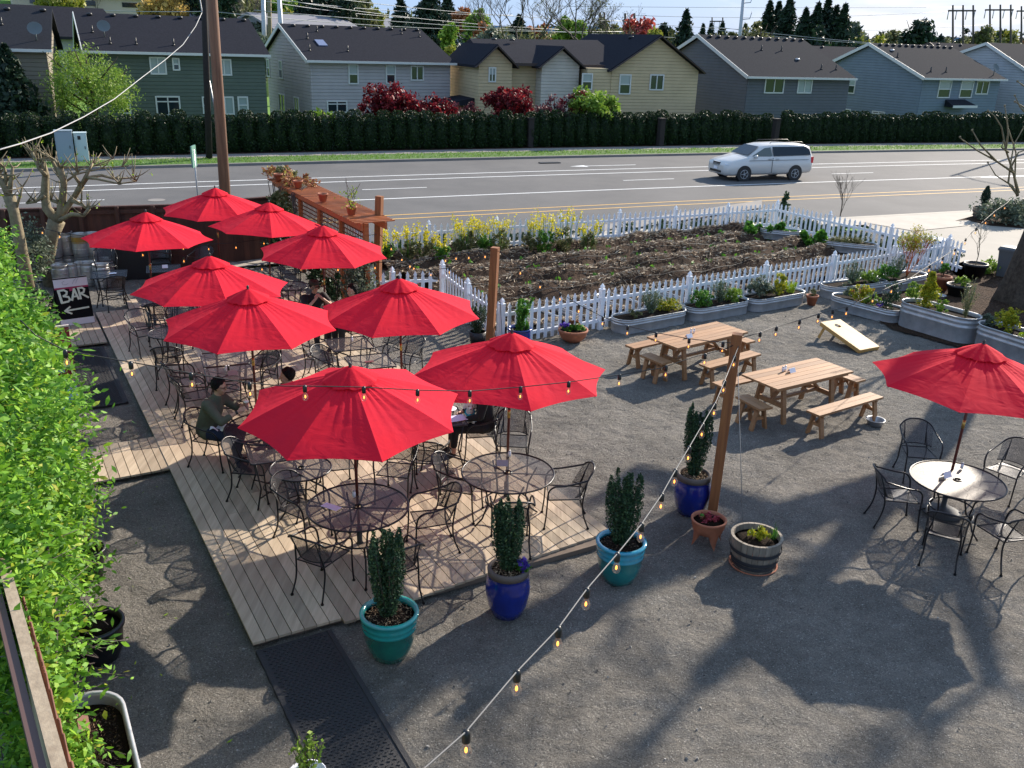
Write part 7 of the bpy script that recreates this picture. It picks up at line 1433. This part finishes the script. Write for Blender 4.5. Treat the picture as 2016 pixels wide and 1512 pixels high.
# ---------------- people ----------------
def human(name,label,loc,rz,J,clothes,hair=None,group=None,extra=None,vox=.011,facing=0.,headtilt=(0,0),hairlen=0.):
    r=thing(name,label,'person',loc,rz,group)
    def caps(mb,a,b,ra,rb,seg=12):
        a,b=Vector(a),Vector(b); d=(b-a); n=6; P=[a+d*i/n for i in range(n+1)]; mb.tube(P,[ra+(rb-ra)*i/n for i in range(n+1)],seg); mb.sphere(tuple(a),ra,seg); mb.sphere(tuple(b),rb,seg)
    def rem(o,v=vox,it=4):
        m_=o.modifiers.new('merge','REMESH'); m_.mode='VOXEL'; m_.voxel_size=v; m_.use_smooth_shade=True; s=o.modifiers.new('soft','SMOOTH'); s.factor=.5; s.iterations=it
    Hd=Vector(J['head']); fm=Matrix.Rotation(facing,3,'Z')@Matrix.Rotation(headtilt[0],3,'X'); hp=lambda x,y,z: Hd+fm@Vector((x,y,z))
    mb=MB()
    # head: skull, jaw, nose, brow, ears, neck; front of the face is +y
    mb.sphere((0,-.012,.02),.095,16,sc=(.86,1.05,1.08)); mb.sphere((0,.028,-.055),.058,14,sc=(.95,.95,1.05)); mb.sphere((0,.05,-.09),.026,10); mb.sphere((0,.10,-.015),.015,8,sc=(.8,1,1.7)); mb.sphere((0,.105,-.032),.014,8)
    for s in (-1,1): mb.sphere((s*.078,-.005,-.012),.020,8,sc=(.4,.8,1.4)); mb.sphere((s*.035,.078,.018),.018,8,sc=(1.3,.6,.5)); mb.sphere((s*.04,.062,-.035),.024,8)
    mb.sphere((0,.085,-.062),.014,8,sc=(1.6,.7,.5))
    mb.v=[tuple(hp(*q)) for q in mb.v]
    caps(mb,J['neck'],hp(0,-.01,-.07),.056,.052)
    # torso under the clothes, arms, hands, legs
    caps(mb,J['pelvis'],J['chest'],.12,.13)
    caps(mb,J['chest'],J['neck'],.12,.055)
    for s in 'LR':
        caps(mb,J['chest'],J['sh'+s],.09,.06); caps(mb,J['sh'+s],J['el'+s],.050,.040); caps(mb,J['el'+s],J['wr'+s],.040,.026)
        W0=Vector(J['wr'+s]); Hn=Vector(J['hand'+s]); d=(Hn-W0).normalized(); pn=Vector(J.get('palm'+s,(0,0,-1))).normalized(); pn=(pn-d*pn.dot(d)).normalized(); sd=d.cross(pn)*(1 if s=='L' else -1)
        caps(mb,W0,W0+d*.03,.026,.027)
        for k in range(4):
            o_=sd*(-.030+.020*k); base=W0+d*.035+o_*.6; kn=W0+d*.088+o_; caps(mb,base,kn,.015,.012,8)
            L=(.030,.036,.033,.025)[k]; f1=kn+d*L*.8+pn*L*.5; f2=f1+d*L*.15+pn*L*.85; caps(mb,kn,f1,.0095,.0088,8); caps(mb,f1,f2,.0088,.0075,8)
        tb=W0+d*.035-sd*.034; caps(mb,W0+d*.02-sd*.015,tb,.015,.013,8); caps(mb,tb,tb+d*.035-sd*.012+pn*.025,.0115,.009,8)
        if 'kn'+s in J: caps(mb,J['pelvis'],J['hip'+s],.11,.09); caps(mb,J['hip'+s],J['kn'+s],.080,.055); caps(mb,J['kn'+s],J['an'+s],.052,.036); caps(mb,J['an'+s],J['toe'+s],.036,.028)
    b=obj('body',mb,M_skin,r); rem(b,.0085,3)
    for nm,M,parts in clothes:
        mb=MB()
        for a,b_,ra,rb in parts: caps(mb,J[a] if isinstance(a,str) else a,J[b_] if isinstance(b_,str) else b_,ra,rb,14)
        o=obj(nm,mb,M,r); rem(o,.014,6)
    if hair:
        mb=MB(); V=[]
        mb.sphere((0,-.032,.03),.108,16,sc=(.92,.98,1.02)); mb.sphere((0,.035,.085),.06,10,sc=(1.2,.8,.6)); 
        for k in range(60): a=nr.rand()*6.283; e=nr.rand()*1.7; mb.sphere((.096*math.sin(e)*math.cos(a),-.03+.10*math.sin(e)*math.sin(a),.035+.105*math.cos(e)),.020,6)
        if hairlen: mb.sphere((0,-.08,-.03),.07,10,sc=(1.1,.7,1.2+hairlen))
        # keep the face clear
        mb.v=[(x,min(y,.062 if z>.055 else .0+.05*max(0,(z+.02)/.08)),max(z,-.06-hairlen*.2)) for x,y,z in mb.v]; mb.v=[tuple(hp(*q)) for q in mb.v]; o=obj('hair',mb,hair,r); rem(o,.009,2)
    return r,hp
olive=mat('olive_shirt_cloth',(.085,.085,.055),.85,var=.15,scale=12.,bump=.3,bscale=14.); jeans=mat('dark_jeans',(.010,.016,.045),.85,var=.2,scale=20.); blackc=mat('black_cloth',(.008,.008,.010),.8,bump=.25,bscale=14.); shoeM=mat('dark_shoes',(.02,.018,.018),.6)
def seatpos(lab): return [o for o in bpy.data.objects if o.get('label')==lab][0]
def seated(lab): o=seatpos(lab); return Vector((o.location.x,o.location.y,DZ)), o.rotation_euler.z
SH=[('toeL','anL',.036,.046),('toeR','anR',.036,.046)]
# man in the olive shirt (local +y forward)
loc,rz=seated('mesh armchair the man in the olive shirt sits on')
J=dict(pelvis=(0,-.10,.56),chest=(0,.04,.92),neck=(0,.13,1.10),head=(0,.19,1.27),shL=(-.185,.08,1.03),shR=(.185,.08,1.03),elL=(-.27,.30,.84),elR=(.26,.33,.83),wrL=(-.11,.50,.98),wrR=(.10,.52,.96),handL=(-.06,.57,1.02),handR=(.05,.60,1.00),palmL=(1,.2,0),palmR=(-1,.2,0),hipL=(-.10,-.02,.55),hipR=(.10,-.02,.55),knL=(-.15,.40,.55),knR=(.14,.42,.54),anL=(-.13,.30,.12),anR=(.13,.50,.12),toeL=(-.13,.45,.05),toeR=(.14,.66,.05))
r,hp=human('person','man in olive shirt, jeans and sunglasses holding a glass of beer',loc,rz,J,[('shirt',olive,[('pelvis','chest',.155,.16),('chest','neck',.15,.078),('chest','shL',.13,.092),('chest','shR',.13,.092),('shL','elL',.085,.062),('shR','elR',.085,.062),('elL',(-.20,.40,.90),.06,.052),('elR',(.19,.42,.89),.06,.052),('hipL','pelvis',.115,.14),('hipR','pelvis',.115,.14)]),('trousers',jeans,[('pelvis','hipL',.13,.11),('pelvis','hipR',.13,.11),('hipL','knL',.105,.075),('hipR','knR',.105,.075),('knL','anL',.075,.056),('knR','anR',.075,.056)]),('shoes',shoeM,SH)],M_hair,facing=.1,headtilt=(-.15,0))
mb=MB()
for s in (-1,1): mb.lathe([(0,0),(.022,.003),(.024,0)],12); 
mb=MB()
for s in (-1,1): mb.add([hp(s*.036+.026*math.cos(a),.094,.012+.019*math.sin(a)) for a in np.linspace(0,6.283,13)[:-1]],[tuple(range(12))]); mb.tube([hp(s*.06,.090,.018),hp(s*.082,.0,.012)],.0035,4)
mb.tube([hp(-.012,.098,.016),hp(.012,.098,.016)],.003,4); obj('sunglasses',mb,M_black,r)
mb=MB(); mb.tube([Vector(J['elR'])*.0+Vector((.105,.515,.955)),Vector((.125,.49,.945))],.031,10); obj('wristwatch',mb,M_black,r)
Rm=Matrix.Rotation(rz,3,'Z'); 
def wl(p): return loc+Rm@Vector(p)
g=wl((-.0,.60,.98)); r=thing('beer_glass','glass of dark amber beer in the hands of the man in the olive shirt','glass',g); mb=MB(); mb.lathe([(.030,-.02),(.033,.0),(.040,.13),(.037,.13),(.032,.0)],18); obj('glass',mb,mat('clear_glass',(.85,.88,.9),.05,alpha=.10),r); mb=MB(); mb.lathe([(.0,-.018),(.031,-.015),(.0385,.10),(0,.10)],16); obj('beer',mb,mat('beer_amber',(.22,.04,.008),.15),r); mb=MB(); mb.lathe([(.037,.10),(.037,.118),(0,.12)],16); obj('foam',mb,mat('beer_foam',(.8,.72,.6),.9),r)
mb=MB(); mb.lathe([(.07,0),(.11,.015),(.10,.018),(.07,.006),(0,.006)],20,tuple(wl((.02,.66,.74)))); tag(obj('plate',mb,M_paper),'white plate under the beer of the man in the olive shirt','plate')
mb=MB(); p=wl((.05,.16,.64)); mb.grid(lambda u,v:(p.x+(u-.5)*.22,p.y+(v-.5)*.22,p.z+.03*math.sin(u*7+v*4)+.02*math.sin(v*9)),10,10); tag(obj('napkin',mb,M_paper),'crumpled white napkin on the lap of the man in the olive shirt','napkin')
# man in black cap with hands at his mouth
loc=Vector((at(620,640,.53).x,at(620,640,.53).y,DZ)); o=seatpos('mesh armchair the man in the cap sits on'); rz=-2.55; o.location=loc; o.rotation_euler=(0,0,rz)
J=dict(pelvis=(0,-.10,.56),chest=(0,.0,.92),neck=(0,.04,1.10),head=(0,.08,1.27),shL=(-.20,.02,1.03),shR=(.20,.02,1.03),elL=(-.30,.30,.86),elR=(.30,.30,.86),wrL=(-.06,.27,1.08),wrR=(.06,.27,1.07),handL=(.0,.22,1.15),handR=(.0,.22,1.14),palmL=(.6,-.6,.2),palmR=(-.6,-.6,.2),hipL=(-.10,-.02,.55),hipR=(.10,-.02,.55),knL=(-.15,.40,.55),knR=(.14,.42,.54),anL=(-.13,.40,.12),anR=(.13,.42,.12),toeL=(-.13,.55,.05),toeR=(.14,.58,.05))
blk=lambda: [('shirt',blackc,[('pelvis','chest',.15,.165),('chest','neck',.15,.075),('chest','shL',.14,.095),('chest','shR',.14,.095),('shL',(-.25,.14,.96),.085,.07),('shR',(.25,.14,.96),.085,.07)]),('trousers',blackc,[('pelvis','hipL',.13,.11),('pelvis','hipR',.13,.11),('hipL','knL',.105,.075),('hipR','knR',.105,.075),('knL','anL',.075,.056),('knR','anR',.075,.056)]),('shoes',shoeM,SH)]
r,hp=human('person','man in a black cap, sunglasses and black t-shirt with hands folded at his mouth',loc,rz,J,blk(),M_hair,facing=.0)
mb=MB(); mb.lathe([(.105,.0),(.108,.04),(.085,.085),(.04,.10),(0,.103)],20); mb.v=[tuple(hp(x*.92,y*1.05-.015,z+.045)) for x,y,z in mb.v]; obj('cap',mb,mat('cap_cloth',(.035,.028,.018),.8),r)
mb=MB(); mb.grid(lambda u,v: tuple(hp((u-.5)*.16,.07+.085*v-.25*(u-.5)**2,.062-.018*v-.4*(u-.5)**2)),8,4); obj('cap_brim',mb,mat('cap_brim_cloth',(.16,.12,.07),.8),r)
mb=MB(); mb.grid(lambda u,v: tuple(hp((u-.5)*.15,.098-.9*(u-.5)**2*.16*4*.5,.0+.036*v)),8,2); obj('sunglasses',mb,M_black,r)
# dark haired guest by the picket fence
loc=Vector((at(702,650,.53).x,at(702,650,.53).y,DZ)); o=seatpos('mesh armchair of the dark haired guest by the picket fence'); rz=2.2; o.location=loc; o.rotation_euler=(0,0,rz)
r,hp=human('person','dark haired guest whose head shows between two umbrellas beside the picket fence',loc,rz,dict(J,wrL=(-.15,.45,.80),wrR=(.15,.45,.80),handL=(-.12,.53,.80),handR=(.12,.53,.80),palmL=(0,0,-1),palmR=(0,0,-1),elL=(-.27,.20,.80),elR=(.27,.20,.80)),blk(),M_hair,facing=.3,hairlen=.1)
# guest hidden behind the foreground umbrella, only hair visible
o=seatpos('mesh armchair across the table from the man in the olive shirt'); loc=Vector((at(580,838,.53).x,at(580,838,.53).y,DZ)); o.location=loc; rz=2.0; o.rotation_euler=(0,0,rz)
r,hp=human('person','guest with black hair just showing above the foreground umbrella',loc,rz,dict(J,head=(0,.08,1.25),wrL=(-.15,.45,.80),wrR=(.15,.45,.80),handL=(-.12,.53,.80),handR=(.12,.53,.80),palmL=(0,0,-1),palmR=(0,0,-1),elL=(-.27,.20,.80),elR=(.27,.20,.80)),blk(),M_hair)
# woman in black with the dog
o=seatpos('mesh armchair the woman with the dog sits on'); loc=Vector((at(945,850,.53).x,at(945,850,.53).y,DZ)); rz=1.75; o.location=loc; o.rotation_euler=(0,0,rz)
J=dict(pelvis=(0,-.10,.56),chest=(0,-.06,.92),neck=(0,-.02,1.12),head=(0,.03,1.28),shL=(-.17,-.04,1.04),shR=(.17,-.04,1.04),elL=(-.24,.04,.78),elR=(.22,.06,.78),wrL=(-.13,.27,.70),wrR=(.10,.30,.72),handL=(-.10,.36,.67),handR=(.04,.36,.72),palmL=(0,0,-1),palmR=(-1,0,-.3),hipL=(-.10,-.02,.55),hipR=(.10,-.02,.55),knL=(-.12,.40,.54),knR=(.12,.40,.54),anL=(-.12,.42,.12),anR=(.12,.44,.12),toeL=(-.13,.58,.045),toeR=(.13,.60,.045))
r,hp=human('person','woman in black with a white dog on her lap, face hidden by umbrella',loc,rz,J,[('top',blackc,[('pelvis','chest',.145,.14),('chest','neck',.135,.07),('chest','shL',.12,.085),('chest','shR',.12,.085),('shL','elL',.08,.065),('shR','elR',.08,.065),('elL',(-.16,.21,.72),.062,.045),('elR',(.13,.23,.735),.062,.045)]),('trousers',blackc,[('pelvis','hipL',.13,.11),('pelvis','hipR',.13,.11),('hipL','knL',.10,.072),('hipR','knR',.10,.072),('knL',(-.12,.416,.27),.07,.055),('knR',(.12,.43,.27),.07,.055)]),('shoes',blackc,SH)],M_hair,hairlen=.8)
Rm=Matrix.Rotation(rz,3,'Z'); dl=Vector((.10,0,0))+loc+Rm@Vector((-.02,.27,.575))
r=thing('dog','small fluffy white dog in a turquoise harness on the lap of the woman','dog',dl,rz+1.55)
wf=mat('white_fur',(.78,.74,.68),.95,bump=.9,bscale=55.); mb=MB()
def cps(mb,a,b,ra,rb): a,b=Vector(a),Vector(b); mb.tube([a.lerp(b,i/5) for i in range(6)],[ra+(rb-ra)*i/5 for i in range(6)],12); mb.sphere(tuple(a),ra,12); mb.sphere(tuple(b),rb,12)
cps(mb,(0,-.10,.07),(0,.02,.20),.085,.07); cps(mb,(0,.02,.20),(0,.045,.29),.055,.05); mb.sphere((0,.06,.335),.066,14,sc=(1.05,1,.95)); cps(mb,(0,.10,.318),(0,.145,.308),.034,.026)
for s in (-1,1): cps(mb,(s*.045,.04,.17),(s*.05,.085,.02),.030,.024); cps(mb,(s*.05,.085,.02),(s*.05,.115,.012),.024,.022); cps(mb,(s*.07,-.09,.06),(s*.08,.02,.03),.05,.03); cps(mb,(s*.055,.045,.37),(s*.085,.04,.30),.026,.024)
cps(mb,(0,-.16,.06),(0,-.21,.15),.028,.02); b=obj('body',mb,wf,r); m_=b.modifiers.new('merge','REMESH'); m_.mode='VOXEL'; m_.voxel_size=.007; m_.use_smooth_shade=True
mb=MB(); mb.sphere((0,.172,.316),.012,8); 
for s in (-1,1): mb.sphere((s*.026,.118,.352),.0095,8)
obj('eyes_and_nose',mb,M_black,r)
mb=MB(); mb.tube([(.064*math.cos(a),.035+.064*math.sin(a)*.9,.215-.03*math.sin(a)) for a in np.linspace(0,6.283,20)[:-1]],.017,6,closed=True); mb.tube([(0,.095,.21),(0,.09,.15),(0,.07,.10)],.02,6); obj('harness',mb,mat('turquoise_cloth',(.02,.36,.42),.7),r)
# ---------------- litter of leaves and stones on the gravel ----------------
mb=MB(); C_=[]
for k in range(70): p=W(-.2+1.9*nr.rand()**1.5,5.5+8*nr.rand(),.012); C_.append(tuple(p))
mb.leaves(C_,.03,aspect=.3); mb.v=[(x,y,.004+abs(z-.012)*.15) for x,y,z in mb.v]; tag(obj('fallen_leaves',mb,M_lime),'few yellow leaves fallen on the gravel along the vine','leaf litter',kind='stuff')
mb=MB()
for k in range(2600):
    t_=nr.rand(); p=Vector((-4+15*nr.rand(),6.2+16*nr.rand()**1.3,0)); s=.005+.011*nr.rand()**3
    q=Matrix.Rotation(nr.rand()*3,3,Vector(nr.randn(3)).normalized()); mb.box((p.x,p.y,s*.3),(s*1.6,s*1.2,s),M=q)
nd=.864
mb.f=[f for f in mb.f]; tag(obj('loose_stones',mb,mat('stone_bits',(.2,.19,.17),.9,island=[(0,(.05,.048,.045)),(1,(.32,.30,.27))])),'loose pale pebbles scattered over the gravel','gravel',kind='stuff')
